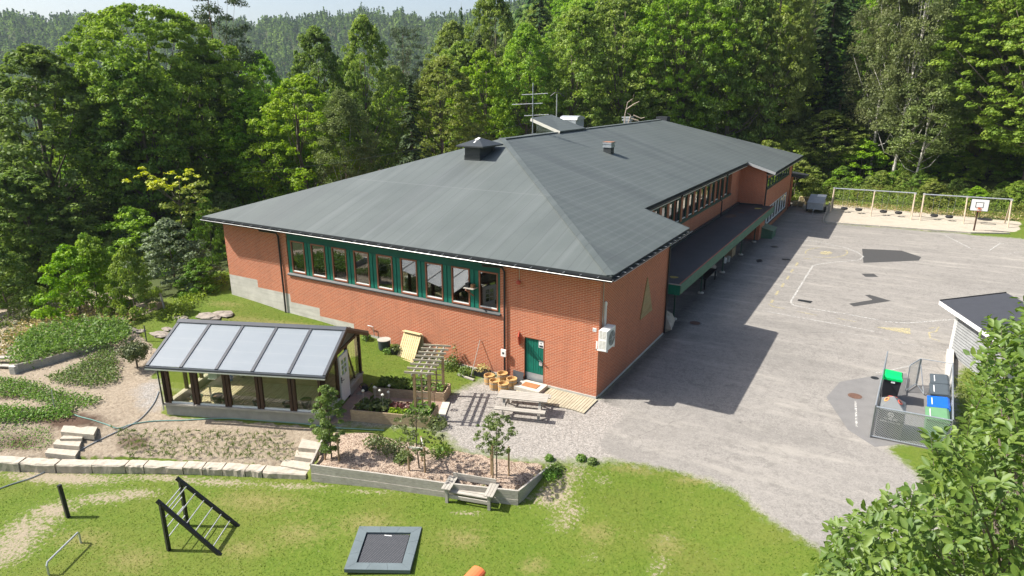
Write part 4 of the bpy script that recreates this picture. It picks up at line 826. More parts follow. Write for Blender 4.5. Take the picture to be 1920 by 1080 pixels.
gb('handle', 'black', lambda m: (m.box(GL+.05,GL+.07,1.54,1.6,1.1,1.35), m.tube([(GL+.07,1.57,1.22),(GL+.12,1.57,1.22),(GL+.12,1.7,1.22)],.012,5)), dr)
gb('floor_deck', 'deckw', lambda m: [m.box(.2+k*.145,.2+k*.145+.125,.2,GW-.2,.12,.17) for k in range(45)])
gb('downpipe', 'lightmetal', lambda m: m.tube([(-.25,-.42,2.2),(-.12,-.2,2.1),(-.08,-.06,2.0),(-.08,-.06,.2)],.03,6))
gb('inner_bench', 'bedw', lambda m: m.box(2.6,GL-.25,3.0,3.7,.17,.95))
gb('pipe_loop', 'black', lambda m: m.tube([(-.06,-.09,2.2),(-.02,-.1,.5)],.03,5))
GP = 'dark plant pots inside the greenhouse'
for k, (x, y) in enumerate([(.95,.7),(1.75,.9),(2.35,.65),(3.75,.65),(5.05,.65),(5.65,1.0),(6.35,.65)]):
    wx, wy = gl(x, y); p = empty('plant_pot', (wx, wy, .17), 0, ['leftmost pot in the first greenhouse bay','pot at the left of the second greenhouse bay','pot in the middle of the second greenhouse bay','pot alone in the third greenhouse bay','pot in the middle of the fourth greenhouse bay','pot half hidden by the fourth greenhouse post','pot in the fifth greenhouse bay near the fruit tree'][k], 'pot', GP)
    m = MB(); m.lathe([(.15,0),(.23,.34),(.245,.34),(.245,.37),(.21,.37),(.2,.3),(0,.3)], (0,0,0), 16); m.build('pot', mat_plain('pot_green', (.025,.05,.035), .5) if k == 0 else bpy.data.materials['pot_green'], p, local=True)
    m = MB(); m.lathe([(.2,.305),(.0,.31)], (0,0,0), 12, False); m.build('compost', M['soil'], p, local=True)
wx, wy = gl(1.7, 2.2); tb = empty('potting_table', (wx, wy, .17), GT, 'long plank table inside the left half of the greenhouse', 'table')
m = MB(); m.box(-.35,.35,-1.3,1.3,.72,.77); m.build('table_top', M['grey_wood_y'], tb, local=True)
for a, b in ((-.3,-1.2),(.3,-1.2),(-.3,1.2),(.3,1.2)): m = MB(); m.box(a-.03,a+.03,b-.03,b+.03,0,.72); m.build('leg', M['grey_wood'], tb, local=True)
wx, wy = gl(.5, 3.2); sh = empty('storage_rack', (wx, wy, .17), GT, 'pale rack of plastic boxes in the far left greenhouse corner', 'rack')
for a in (.2,.6,1.0,1.4): m = MB(); m.box(-.25,.25,-.6,.6,a,a+.03); m.build('shelf', M['lightmetal'], sh, local=True)
for a in (.23,.63,1.03):
    for b in (-.4,0,.4): m = MB(); m.box(-.2,.2,b-.17,b+.17,a,a+.28); m.build('plastic_box', mat_plain('box_teal', (.30,.40,.40), .4) if (a, b) == (.23, -.4) else bpy.data.materials['box_teal'], sh, local=True)
wx, wy = gl(2.1, 1.5); wb_ = empty('blue_jug', (wx, wy, .94), 0, 'blue and white plastic jug on the potting table in the greenhouse', 'jug'); m = MB(); m.lathe([(.08,0),(.1,.18),(.04,.25),(.03,.3)], (0,0,0), 10); m.build('body', mat_plain('blue_plastic', (.03,.12,.45), .4), wb_, local=True)
# watering can and a pale stone by the door
wx, wy = gl(GL+.45, 3.1); wc = empty('watering_can', (wx, wy, 0.02), .5, 'black watering can standing beside the greenhouse door', 'watering can')
m = MB(); m.lathe([(.14,0),(.15,.25),(.1,.3),(.09,.3)], (0,0,0), 14); m.build('body', M['blackp'], wc, local=True)
m = MB(); m.tube([(.1,0,.08),(.32,0,.34)],.022,6,.012); m.lathe([(.015,0),(.045,.04)], (.32,0,.33), 8); m.build('spout', M['blackp'], wc, local=True)
m = MB(); m.tube([(-.14,0,.1),(-.26,0,.22),(-.18,0,.36),(.0,0,.38),(.08,0,.3)],.014,6); m.build('handle', M['blackp'], wc, local=True)
def rock(name, loc, s, label, cat='stone', group=None, seed=1, mat='rock'):
    rg = np.random.default_rng(seed); m = MB(); n = 9; prof = [(.0,-.2),(.8,-.15),(1.0,.25),(.75,.7),(.3,.95),(0.02,1.0)]
    m.lathe(prof, (0,0,0), n, False); V = np.array(m.v); V[:, :2] *= (1+.22*rg.normal(size=(len(V), 1))); V[:, 2] += .07*rg.normal(size=len(V)); m.v = [tuple(v*np.array(s)+np.array(loc)) for v in V]
    return meta(m.build(name, M[mat], loc=loc), label, cat, group)
wx, wy = gl(GL+.3, 2.75); rock('grey_stone', (wx, wy, .02), (.14,.1,.12), 'small grey stone on the paving beside the watering can', seed=9)
# ---------------- paving, raised beds, arbour
def bedpath(pxs, z=0.02): return [tuple(U(a, b, 'z', z)) for a, b in pxs]
def _brickpave():
    t = NT('paving_brick'); b = t.n('ShaderNodeTexBrick', {'Vector': t.mapv(t.geo(), (1,1,1)), 'Color1': (.30,.17,.13,1), 'Color2': (.20,.13,.11,1), 'Mortar': (.16,.13,.10,1), 'Scale': 1.0, 'Mortar Size': .008, 'Brick Width': .2, 'Row Height': .1}); n = t.noise(t.geo(), 2, 3)
    return t.fin(t.mix(t.math('MULTIPLY', n, .6), b.outputs[0], (.36,.27,.21,1)), .85)
M['pave'] = _brickpave()
def wallring(name, mat, pts, z0, z1, th, parent, closed=True):
    """one board wall per side"""
    n = len(pts)
    for i in range(n if closed else n-1):
        a = np.array(pts[i][:2]); b = np.array(pts[(i+1) % n][:2]); t = (b-a)/np.linalg.norm(b-a); rows = max(1, int(round((z1-z0)/.15)))
        for r_ in range(rows):
            za = z0+(z1-z0)*r_/rows+.003; zb = z0+(z1-z0)*(r_+1)/rows-.003; e = t*th*(.5 if r_ % 2 else .499)
            m = MB(); m.beam((*(a-e), (za+zb)/2), (*(b+e), (za+zb)/2), th, zb-za); m.build(name, M[mat], parent)
v1 = np.array([-8.33,-6.30]); e1 = np.array([-4.98,-5.28])           # front bed: front edge from left to right
dirb = (e1-v1)/np.linalg.norm(e1-v1); nb = np.array([-dirb[1], dirb[0]])
FBh = .52
v1 = np.array(U(658,768,'z',.5)[:2]); e1 = np.array(U(806,782,'z',.5)[:2]); dirb = (e1-v1)/np.linalg.norm(e1-v1); nb = np.array([-dirb[1], dirb[0]])
fb_pts = [v1, e1, e1+nb*1.05, v1+nb*1.05]
rbd = empty('raised_bed', (*v1, 0), 0, 'front raised wooden bed with lettuce and cabbages beside the greenhouse door', 'raised bed')
wallring('board', 'bedw', fb_pts, 0, .5, .045, rbd); m = MB(); m.prism([tuple(p) for p in fb_pts], .0, .38); m.build('soil', M['soil'], rbd)
v2 = np.array(U(700,726,'z',.45)[:2]); e2 = np.array(U(786,737,'z',.45)[:2]); d2 = dirb; e2 = v2+d2*max(2.2, float(np.dot(e2-v2, d2)))
bb_pts = [v2, e2, e2+nb*1.0, v2+nb*1.0]
rbb = empty('raised_bed', (*v2, 0), 0, 'rear raised wooden bed with dense strawberry leaves behind the brick paving', 'raised bed')
wallring('board', 'bedw', bb_pts, 0, .45, .045, rbb); m = MB(); m.prism([tuple(p) for p in bb_pts], .0, .34); m.build('soil', M['soil'], rbb)
v3 = e2+d2*.05; sb_pts = [v3, v3+d2*.95, v3+d2*.95+nb*.95, v3+nb*.95]
rbs = empty('raised_bed', (*v3, 0), 0, 'short raised wooden bed at the right behind the arbour', 'raised bed')
wallring('board', 'bedw', sb_pts, 0, .47, .045, rbs); m = MB(); m.prism([tuple(p) for p in sb_pts], .0, .34); m.build('soil', M['soil'], rbs)
gx0, gy0 = gl(GL+.02, .1); gx1, gy1 = gl(GL+.02, 3.6)
pv = [(gx0, gy0), tuple(v1+nb*.0), tuple(e1), tuple(e1+d2*.35), tuple(v3+d2*1.1), tuple(v3+nb*.1), tuple(v2+nb*.1), (gx1, gy1)]
m = MB(); m.prism(pv, -.05, .055); meta(m.build('brick_paving', M['pave']), kind='structure')
m = MB(); a = e1+d2*.1; b = v3+d2*1.0; m.prism([tuple(a), tuple(a+d2*.33), tuple(b+d2*.2), tuple(b-d2*.12)], .0, .06); meta(m.build('kerb_slab', M['step'], loc=(*a, 0)), 'pale concrete edging slab under the arbour beside the gravel', 'kerb')
def crop(name, poly, hgt, n, size, mat, label, cat, seed, z=None, kind='stuff', asp=.65, lump=.5, upn=.6):
    rg = np.random.default_rng(seed); P = np.array([p[:2] for p in poly]); lo, hi = P.min(0), P.max(0); pts = []
    while sum(map(len, pts)) < n:
        q = rg.uniform(lo, hi, (n*2, 2)); pts.append(q[inpoly(q[:, 0], q[:, 1], poly)])
    q = np.concatenate(pts)[:n]; q = q+rg.normal(size=q.shape)*min(.14, hgt*.45)*(z is None); base = hfun(q[:, 0], q[:, 1]) if z is None else np.full(n, z)
    # mounded plants on a jittered lattice
    sp_ = hgt*1.1; ph = rg.random(2)*9; mod = .55+.45*np.sin((q[:, 0]+ph[0])*2*math.pi/sp_+1.1*np.sin(q[:, 1]*3.1))*np.sin((q[:, 1]+ph[1])*2*math.pi/sp_+np.sin(q[:, 0]*2.7))
    top = hgt*(1-lump+lump*mod)*(.8+.4*rg.random(n)); zz = base+top*rg.random(n)**.35
    N = rg.normal(size=(n, 3))*.6+np.array([0, 0, upn])
    o = leaves(name, np.stack([q[:, 0], q[:, 1], zz], 1), N, size, rg, M[mat], None, asp, local=False, loc=(*P.mean(0), float(base.mean())))
    return meta(o, label, cat, None, kind)
def sub(pts, u0, u1, w0=.08, w1=.92):
    a, b, c, d_ = [np.array(p) for p in pts]; f = lambda u, w_: tuple((a+(b-a)*u)*(1-w_)+(d_+(c-d_)*u)*w_)
    return [f(u0, w0), f(u1, w0), f(u1, w1), f(u0, w1)]
crop('strawberry_plants', sub(bb_pts,.02,.75), .28, 900, .16, 'leaf_oak', 'dark green strawberry leaves filling the rear raised bed', 'plants', 11, z=.36)
crop('cabbage_plants', sub(bb_pts,.72,.98), .34, 160, .24, 'leaf_crop', 'light green cabbage leaves at the right end of the rear bed', 'plants', 12, z=.36)
crop('kale_plants', sub(fb_pts,.05,.42), .3, 260, .22, 'leaf_fruit', 'blue green kale leaves at the left of the front bed', 'plants', 13, z=.4)
crop('red_lettuce', sub(fb_pts,.44,.70,.4,.9), .17, 260, .14, 'leaf_red', 'dark red lettuce in the middle of the front bed', 'lettuce', 14, z=.4)
crop('green_lettuce', sub(fb_pts,.46,.72,.06,.42), .16, 190, .15, 'leaf_lime', 'bright green lettuce at the front edge of the front bed', 'lettuce', 15, z=.4)
crop('white_cabbage', sub(fb_pts,.7,.97), .28, 230, .22, 'leaf_crop', 'pale green cabbages at the right end of the front bed', 'cabbage', 16, z=.4)
crop('herb_plants', sub(sb_pts,.1,.9), .25, 160, .12, 'leaf_crop', 'small herbs in the short bed behind the arbour', 'herbs', 17, z=.36)
rg = random.Random(3)
for k, (x, y) in enumerate([(.1,.5),(.2,.9),(.3,.65),(.38,.3),(.33,1.3),(.12,1.6),(.27,1.9)]):
    p = v1+dirb*(3.3*x)+nb*y; m = MB(); z0 = .4 if y < 1 else .03; m.tube([(p[0],p[1],z0),(p[0]+.02,p[1],z0+.7)],.006,4); m.lathe([(.01,.68),(.06,.71),(.065,.75),(.02,.79)], (p[0]+.02,p[1],z0), 8); meta(m.build('onion_flower', M['cream'], loc=(*p, z0)), 'round white onion flower head on a thin stalk above the beds', 'flower', 'white onion flowers in the garden beds')
# arbour
ab = empty('garden_arbour', (-5.5,-4.3,0), 0, 'weathered wooden garden arbour with a lattice top and ladder sides', 'arbour')
B0 = np.array(U(784,764,'z',.05)[:2]); B1 = np.array(U(807,788,'z',.05)[:2]); B2 = np.array(U(832,741,'z',.05)[:2])
ud = (B1-B0)/np.linalg.norm(B1-B0); _w = (B2-B1)/np.linalg.norm(B2-B1); B0 = B1+np.array([-_w[1], _w[0]])*.6; ud = (B1-B0)/.6; B3 = B0+(B2-B1); H = 2.12
for p in (B0, B1, B2, B3): m = MB(); c = math.atan2(*(ud[::-1])); m.box(-.05,.05,-.05,.05,.03,H,c,(p[0],p[1],0)); m.build('post', M['postw'], ab)
for p, q in ((B0, B1), (B3, B2)):
    mid = (p+q)/2; m = MB(); m.box(-.03,.03,-.02,.02,.1,H-.05,c,(mid[0],mid[1],0)); m.build('ladder_stile', M['postw'], ab)
    for k in range(7): z = .2+k*.27; m = MB(); m.beam((*p,z),(*q,z),.025,.045); m.build('ladder_rung', M['deckw'], ab)
wv = (B2-B1); wl = np.linalg.norm(wv); wv /= wl
for k in range(3):
    p = B0+(B1-B0)*(k/2.0); a = p-wv*.35; b = p+wv*(wl+.35); m = MB(); m.beam((*a,H+.04),(*b,H+.04),.045,.1); m.build('long_rafter', M['grey_wood_y'], ab)
for k in range(8):
    o_ = -.3+k*(wl+.6)/7; a = B0+wv*o_-ud*.3; b = B1+wv*o_+ud*.3; m = MB(); m.beam((*a,H+.13),(*b,H+.13),.04,.09); m.build('cross_slat', M['deckw'], ab)
# lantern on a stake
lt = empty('rusty_lantern', (*at(815,768)[:2],0), 0, 'wire ball ornament on a thin stake beside the arbour', 'ornament'); L0 = at(815,768)
m = MB(); m.tube([(L0[0],L0[1],0),(L0[0],L0[1],.8)],.01,5); m.build('stake', M['black'], lt)
for q in range(5): m = MB(); r_ = .13; a = q*math.pi/5; m.tube([(L0[0]+r_*math.cos(s)*math.cos(a), L0[1]+r_*math.cos(s)*math.sin(a), .92+r_*math.sin(s)) for s in np.linspace(0,2*math.pi,15)],.01,4); m.build('wire_ring', M['pbark'], lt)
# ---------------- picnic table
PA = np.array(U(935,737,'z',.75)[:2]); PB = np.array(U(1028,746,'z',.75)[:2]); th = math.atan2(*((PB-PA)[::-1])); Lt = np.linalg.norm(PB-PA)
pt = empty('picnic_table', (*((PA+PB)/2), 0), th, 'weathered grey wooden picnic table with attached benches on the gravel', 'picnic table')
P_off = .2
for k in range(5): m = MB(); y = -.36+k*.148-.02; m.box(-Lt/2,Lt/2,y,y+.135,.71,.75); m.build('table_plank', M['grey_wood'], pt, local=True)
for s_ in (-1, 1):
    for k in range(2): m = MB(); y = s_*.72+k*.145-.14; m.box(-Lt/2,Lt/2,y,y+.135,.42,.46); m.build('bench_plank', M['grey_wood'], pt, local=True)
    x = s_*(Lt/2-.3)
    for a in (-1, 1): m = MB(); m.beam((x,a*.62,0),(x,a*.2,.71),.05,.11,(1,0,0)); m.build('leg', M['grey_wood'], pt, local=True)
    m = MB(); m.box(x+.03,x+.07,-.86,.86,.34,.42); m.build('seat_bearer', M['grey_wood'], pt, local=True); m = MB(); m.box(x+.03,x+.07,-.36,.36,.63,.71); m.build('top_bearer', M['grey_wood'], pt, local=True)
# ---------------- mulch bed timbers
mb_ = empty('timber_bed', (-2, -8.5, -.5), 0, 'long grey timber edging of the mulch bed with the fruit trees', 'raised bed')
bl = [U(583,873,'z',-.08), U(700,887,'z',-.05), U(838,906,'z',-.03), U(972,919,'z',0)]; br = U(1038,867,'z',0)
def timber(a, b, z0, z1, th=.07):
    m = MB(); m.beam((a[0],a[1],(z0+z1)/2),(b[0],b[1],(z0+z1)/2),th,z1-z0); m.build('timber', M['grey_wood'], mb_)
for i in range(3):
    for r_ in range(4): timber(bl[i], bl[i+1], -.02-.17*(r_+1)+.004*i, -.02-.17*r_-.006+.004*i, .07+(.03 if r_ > 1 else 0))
for r_ in range(3): timber(bl[3], br, -.0-.17*(r_+1), .0-.17*r_-.006)
timber(bl[0], U(612,806,'z',0), -.2, 0)
# bench built in front of it
BA = np.array(at(838,942)[:2]); BB = np.array(at(917,956)[:2]); th = math.atan2(*((BB-BA)[::-1])); bw_ = np.linalg.norm(BB-BA); zb_ = h1(*((BA+BB)/2))
bn = empty('garden_bench', (*((BA+BB)/2), zb_), th, 'grey wooden bench with wide armrests set against the mulch bed timbers', 'bench')
hw = bw_/2
for s_ in (-1, 1):
    for y in (.0, .55): m = MB(); m.box(s_*hw-.05,s_*hw+.05,y-.04,y+.06,0,.55); m.build('leg', M['grey_wood'], bn, local=True)
    for k in range(3): m = MB(); m.box(s_*hw-.16+k*.11,s_*hw-.06+k*.11,-.1,.72,.55,.585); m.build('armrest_plank', M['grey_wood_y'], bn, local=True)
for k in range(3): m = MB(); m.box(-hw+.05,hw-.05,.08+k*.165,.08+k*.165+.15,.34,.375); m.build('seat_plank', M['grey_wood'], bn, local=True)
m = MB(); m.box(-hw+.05,hw-.05,.0,.04,.18,.3); m.build('front_rail', M['grey_wood'], bn, local=True)
for k in range(2): m = MB(); m.box(-hw+.0,hw+.05,.66,.70,.5+k*.13,.62+k*.13); m.build('backrest_plank', M['grey_wood'], bn, local=True)
# ---------------- granite kerb, steps
xs_ = [-14, 44, 111, 178, 240, 275, 349, 385, 422, 465, 497, 579]
def ky(x): return np.interp(x, [-20,0,120,300,430,580], [860,862,866,868,873,884])
zt_ = lambda x: np.interp(x, [0,300,580], [-.55,-.53,-.5])
prev = None
for i in range(len(xs_)-1):
    A0 = U(xs_[i], ky(xs_[i]), 'z', zt_(xs_[i])); B0_ = U(xs_[i+1]-2, ky(xs_[i+1]), 'z', zt_(xs_[i+1])); c = (A0+B0_)/2; L = np.linalg.norm((B0_-A0)[:2]); th = math.atan2(B0_[1]-A0[1], B0_[0]-A0[0])
    rg = np.random.default_rng(i+40); m = MB(); nn = 7
    V = []; F = []
    for k in range(nn):
        x = -L/2+L*k/(nn-1)+(.0 if k in (0, nn-1) else 0)
        for (y, z) in ((-.2,-.42),(-.21,-.05),(-.17,.0),(.17,.02),(.2,-.05),(.2,-.42)):
            V.append((x, y+rg.normal()*.014, z+rg.normal()*.010))
    for k in range(nn-1):
        for j in range(5): F.append((k*6+j, (k+1)*6+j, (k+1)*6+j+1, k*6+j+1))
    F += [tuple(range(6))[::-1], tuple((nn-1)*6+j for j in range(6))]; m.add(V, F)
    o = m.build('kerb_stone', M['stone'], None, local=True); o.location = (c[0], c[1], c[2]+rg.normal()*.012); o.rotation_euler = (0, 0, th+rg.normal()*.02)
    KL = ['granite kerb block at the very left edge of the photo','granite kerb block below the left garden steps where the grey hose lands','cracked granite kerb block right of the hose','fourth granite kerb block from the left edge of the photo','shorter granite kerb block straight above the black climbing frame post','short granite kerb block above the top of the climbing frame','granite kerb block above the right half of the climbing frame','small squarish granite kerb block right of the climbing frame','granite kerb block in the middle of the lawn edge right of the climbing frame','short granite kerb block next to the last long one','last long granite kerb block touching the grey timber bed']
    meta(o, KL[i], 'kerb stone', 'granite kerb stones along the lawn')
def stepstone(pxs, z, hgt, label, grp, seed):
    P = [U(a, b, 'z', z) for a, b in pxs]; c = sum(P)/4; rg = np.random.default_rng(seed); m = MB(); V = [tuple(p+np.array([*rg.normal(size=2)*.02, rg.normal()*.012])) for p in P]; m.slab([tuple(p) for p in V], (0,0,-hgt)); o = m.build('step_stone', M['stone'], loc=tuple(c)); return meta(o, label, 'step', grp)
GS = 'stone steps up into the garden'
for i, (pp_, z) in enumerate([([(84,849),(141,855),(146,844),(92,840)],-.42),([(98,833),(148,838),(153,826),(106,824)],-.27),([(112,822),(153,824),(155,818),(118,817)],-.16),([(115,808),(176,815),(184,800),(117,797)],-.02)]):
    stepstone(pp_, z, .22, ['lowest block of the left garden steps','second lowest block of the left garden steps','thin block just under the top of the left steps','topmost long block of the left garden steps'][i], GS, i)
for i, (pp_, z) in enumerate([([(527,872),(586,882),(592,869),(533,860)],-.42),([(551,857),(589,861),(594,850),(556,845)],-.27),([(558,840),(598,843),(604,830),(566,822)],-.1)]):
    stepstone(pp_, z, .22, ['lowest block of the right garden steps','middle block of the right garden steps','top block of the right steps beside the fruit tree'][i], GS, i+10)
# ---------------- fruit trees with stakes
def limb_tree(m, base, H, rg, r0, nb_=6, spread=.5, z0=.35):
    tip = (base[0]+rg.normal()*.05, base[1]+rg.normal()*.05, base[2]+H); m.tube([base, tuple((np.array(base)+np.array(tip))/2+rg.normal(size=3)*.03), tip], r0, 6, r0*.3); ends = []
    for k in range(nb_):
        t = z0+(1-z0)*(k+rg.random())/nb_; a = rg.random()*6.28; p = np.array(base)+(np.array(tip)-np.array(base))*t; L = spread*(1.2-t)*(.7+.6*rg.random()); q = p+np.array([math.cos(a)*L, math.sin(a)*L, L*.9]); m.tube([tuple(p), tuple((p+q)/2+np.array([0,0,-.04])), tuple(q)], r0*.4, 5, r0*.12); ends.append(q)
    return ends
def fruit_tree(px, py, H, R_, label, seed, stakes, z0=.35, n=2600, cr=None, mat='leaf_fruit', low=.3):
    P = at(px, py); rg = np.random.default_rng(seed); t = empty('fruit_tree', tuple(P), 0, label, 'tree', 'young fruit trees in the mulch bed'); m = MB(); limb_tree(m, tuple(P), H, rg, .03, 9, R_, z0); m.build('trunk', M['bark'], t)
    nc = 110; a = rg.random(nc)*6.28; zz = low+(1-low)*rg.random(nc)**.9; rad = R_*(cr(zz) if cr else np.sin(np.clip((zz-low)/(1.02-low), .02, 1)*math.pi)**.6*.8+.15)*rg.random(nc)**.5
    cc = np.stack([np.cos(a)*rad, np.sin(a)*rad, zz*H], 1)+P; crd = (.05+.09*rg.random(nc))*(H/2.2)
    Pp, N, idx = clump_leaves(cc, crd, n//nc, rg, .9, .2); leaves('crown', Pp, N, .062, rg, M[mat], t, .6, lv=np.clip(rg.random(nc)[idx]*.6+rg.random(len(Pp))*.4, 0, 1), local=False)
    return t, P
def stake(px, py, h_, label, lean=(0, 0)):
    P = at(px, py); m = MB(); m.tube([tuple(P-np.array([0,0,.1])), (P[0]+lean[0], P[1]+lean[1], P[2]+h_)], .035, 8); return meta(m.build('tree_stake', M['postw'], loc=tuple(P)), label, 'stake', 'round wooden stakes beside the fruit trees'), P
fruit_tree(622,860,2.9,.66,'leafy columnar fruit tree hiding the corner of the greenhouse',1,0,low=.08,n=11000)
fruit_tree(786,878,2.2,1.15,'thin fruit tree with low spreading branches in the middle of the bed',2,0,low=.28,n=3800,mat='leaf_fruit')
fruit_tree(931,895,2.35,.78,'slender fruit tree between four stakes at the right of the bed',3,0,low=.38,n=4600)
for i, (a, b, h_, l_) in enumerate([(610,862,1.15,'stake left of the leafy tree by the greenhouse'),(636,865,1.15,'stake right of the leafy tree by the greenhouse'),(767,882,.95,'left front stake of the middle fruit tree'),(797,886,1.0,'right front stake of the middle fruit tree'),(791,864,1.0,'rear stake of the middle fruit tree'),(924,905,1.5,'front stake of the right fruit tree'),(921,890,1.35,'pale rear stake of the right fruit tree'),(954,892,1.15,'stake at the right side of the right fruit tree')]): stake(a, b, h_, l_)
a = at(767,882); b = at(797,886); m = MB(); m.beam((a[0],a[1],a[2]+.93),(b[0],b[1],b[2]+.97),.03,.05); c_ = at(791,864); m.beam((b[0],b[1],b[2]+.95),(c_[0],c_[1],c_[2]+.95),.03,.05); meta(m.build('tie_rail', M['cream'], loc=(a[0],a[1],a[2]+.9)), 'pale strap between the three stakes of the middle tree', 'strap')
for i, (px, py, r_, h_, l_, mt) in enumerate([(705,832,.55,.35,'low sprawling bush behind the mulch near the front bed','leaf_fruit'),(735,845,.6,.42,'leafy low bush left of the middle fruit tree','leaf_fruit'),(820,800,.45,.5,'small bush at the foot of the arbour beside the gravel','leaf_fruit'),(826,850,.5,.38,'round low bush right of the middle fruit tree','leaf_oak'),(755,862,.4,.3,'tiny bush in front of the mulch bed stakes','leaf_fruit')]):
    P = at(px, py); tuft('low_bush', (P[0],P[1]), r_, h_, 420, .09, mt, l_, 'bush', 'low bushes in the mulch bed', seed=70+i)
for i, (px, py, r_, l_) in enumerate([(1042,880,.35,'weed tuft at the far corner of the timber bed'),(1034,892,.4,'larger green weed tuft against the timber bed side'),(1090,862,.22,'small weed growing at the edge of the gravel'),(1110,868,.2,'low weed at the lawn edge right of the gravel'),(1030,862,.18,'tiny weed beside the back of the timber bed')]):
    P = at(px, py); tuft('weed_tuft', (P[0],P[1]), r_, .2, 420, .07, 'leaf_crop', l_, 'weed', seed=90+i)
# ---------------- garden on the left
zonep = lambda L: [tuple(at(a, b)) for a, b in L]
crop('potato_plants', zonep([(20,690),(40,645),(70,628),(170,612),(235,612),(248,632),(240,650),(190,662),(120,672),(60,692)]), .75, 9500, .12, 'leaf_crop', 'dense tall green potato plants in the upper garden bed', 'potato plants', 21)
crop('potato_plants', zonep([(88,712),(140,690),(205,655),(215,665),(222,715),(180,728),(120,722)]), .28, 4200, .085, 'leaf_crop', 'low matted green plants on the sloping bed below the plank', 'plants', 22)
crop('strawberry_rows', zonep([(-40,722),(0,712),(45,716),(100,735),(195,752),(160,768),(100,762),(40,748),(-40,745)]), .26, 4200, .085, 'leaf_crop', 'long row of green strawberry plants on dark soil', 'strawberries', 23)
crop('strawberry_rows', zonep([(-40,768),(20,766),(60,772),(130,765),(135,785),(90,790),(30,795),(-40,800)]), .28, 3200, .085, 'leaf_crop', 'front row of green strawberry plants above the left steps', 'strawberries', 24)
crop('young_shoots', zonep([(-40,805),(90,800),(105,830),(80,845),(-40,842)]), .12, 900, .06, 'leaf_crop', 'sparse low shoots on the dark soil left of the steps', 'shoots', 25)
rgc = np.random.default_rng(26); q = []
for row in range(5):
    for k in range(46):
        px = 215+row*6+k*7.2+rgc.normal()*2; py = 812+row*11+rgc.normal()*2+k*.18
        if px < 562 and rgc.random() < .85: q.append((px, py))
C_ = []; N_ = []
for px, py in q:
    P = at(px, py)
    for j in range(7): a = rgc.random()*6.28; C_.append(P+np.array([math.cos(a)*.05, math.sin(a)*.05, .13+.05*rgc.random()])); N_.append((math.cos(a), math.sin(a), .25))
V, F = leafmesh(np.array(C_), np.array(N_), .26, rgc, .09); o = mk('leek_rows', V, F, M['leaf_fruit'], uv=False, attrs={'lv': ('FACE', rgc.random(len(F)))}); meta(o, 'rows of thin leek seedlings on the dry soil in front of the greenhouse', 'leeks', kind='stuff')
# plank edging of the upper bed
pe = empty('plank_edging', tuple(at(110,715)), 0, 'grey plank wall holding the potato bed on the slope', 'edging')
ed = [(30,700),(95,683),(160,662),(205,650)]; hp_ = [.42,.36,.3,.16]
for i in range(3):
    A0 = at(*ed[i]); B0_ = at(*ed[i+1]); A0[2] += .0; m = MB(); m.add([tuple(A0-np.array([0,0,.2])), tuple(B0_-np.array([0,0,.2])), tuple(B0_+np.array([0,0,hp_[i+1]])), tuple(A0+np.array([0,0,hp_[i]]))]+[tuple(p+np.array([-.03,.06,0])) for p in (A0-np.array([0,0,.2]), B0_-np.array([0,0,.2]), B0_+np.array([0,0,hp_[i+1]]), A0+np.array([0,0,hp_[i]]))], [(0,1,2,3),(7,6,5,4),(3,2,6,7),(0,3,7,4),(1,5,6,2)]); m.build('plank', M['grey_wood'], pe)
for k in range(2): P = at(28,700); m = MB(); m.box(-.14,.14,-.12,.12,0,.18,.4,(P[0],P[1],P[2]+k*.19)); o = m.build('concrete_block', M['concrete'], loc=tuple(P)); meta(o, ['lower','upper'][k]+' grey concrete block at the left end of the plank wall', 'block')
for i, (px, py, L, l_) in enumerate([(12,690,1.5,'short grey plank lying at the left edge by the potato bed'),(4,680,1.2,'second grey plank end poking in at the left edge')]):
    P = at(px, py); m = MB(); m.beam((P[0]-L/2,P[1]-.3,P[2]+.1+.15*i),(P[0]+L/2,P[1]+.3,P[2]+.14+.15*i),.25,.05); meta(m.build('loose_plank', M['grey_wood'], loc=tuple(P)), l_, 'plank')
# small conifer
P = at(258,690); cf = empty('young_spruce', tuple(P), 0, 'small bushy dark spruce on a short trunk left of the greenhouse', 'tree'); rg = np.random.default_rng(31); m = MB(); m.tube([tuple(P), tuple(P+np.array([0,0,1.2]))],.05,7,.02); m.build('trunk', M['bark'], cf)
nn = 2600; u = rnd_unit(rg, nn); cc = P+np.array([0,0,.85])+u*np.array([.85,.85,.55])*(rg.random((nn,1))**.4)*(1-.35*np.abs(np.sin(np.arctan2(u[:,1],u[:,0])*3.5))[:,None]); leaves('crown', cc, u+rg.normal(size=(nn,3))*.5, .13, rg, mat_leaf('leaf_youngspruce', (.05,.085,.015),(.13,.16,.03),None,.15,.05), cf, .35, local=False)
# stake with string, posts
for px, py, h_, r_, mt, l_, lean in [(103,770,.95,.02,'galv','thin grey metal stake with a looped cord in the strawberry bed',(.05,.02)),(275,640,.85,.03,'darkcap','short dark metal post in the grass behind the greenhouse',(0,0)),(308,578,1.25,.055,'grey_wood','leaning wooden post at the edge of the bushes',(-.35,.05)),(128,970,1.22,.055,'black','single black square post standing in the lawn',(-.12,.0))]:
    P = at(px, py); m = MB(); (m.beam if r_ == .055 and mt == 'black' else m.tube)(*(((tuple(P), (P[0]+lean[0],P[1]+lean[1],P[2]+h_), .11, .11)) if (r_ == .055 and mt == 'black') else ([tuple(P), (P[0]+lean[0],P[1]+lean[1],P[2]+h_)], r_, 7)))
    meta(m.build('garden_post', M[mt], loc=tuple(P)), l_, 'post')
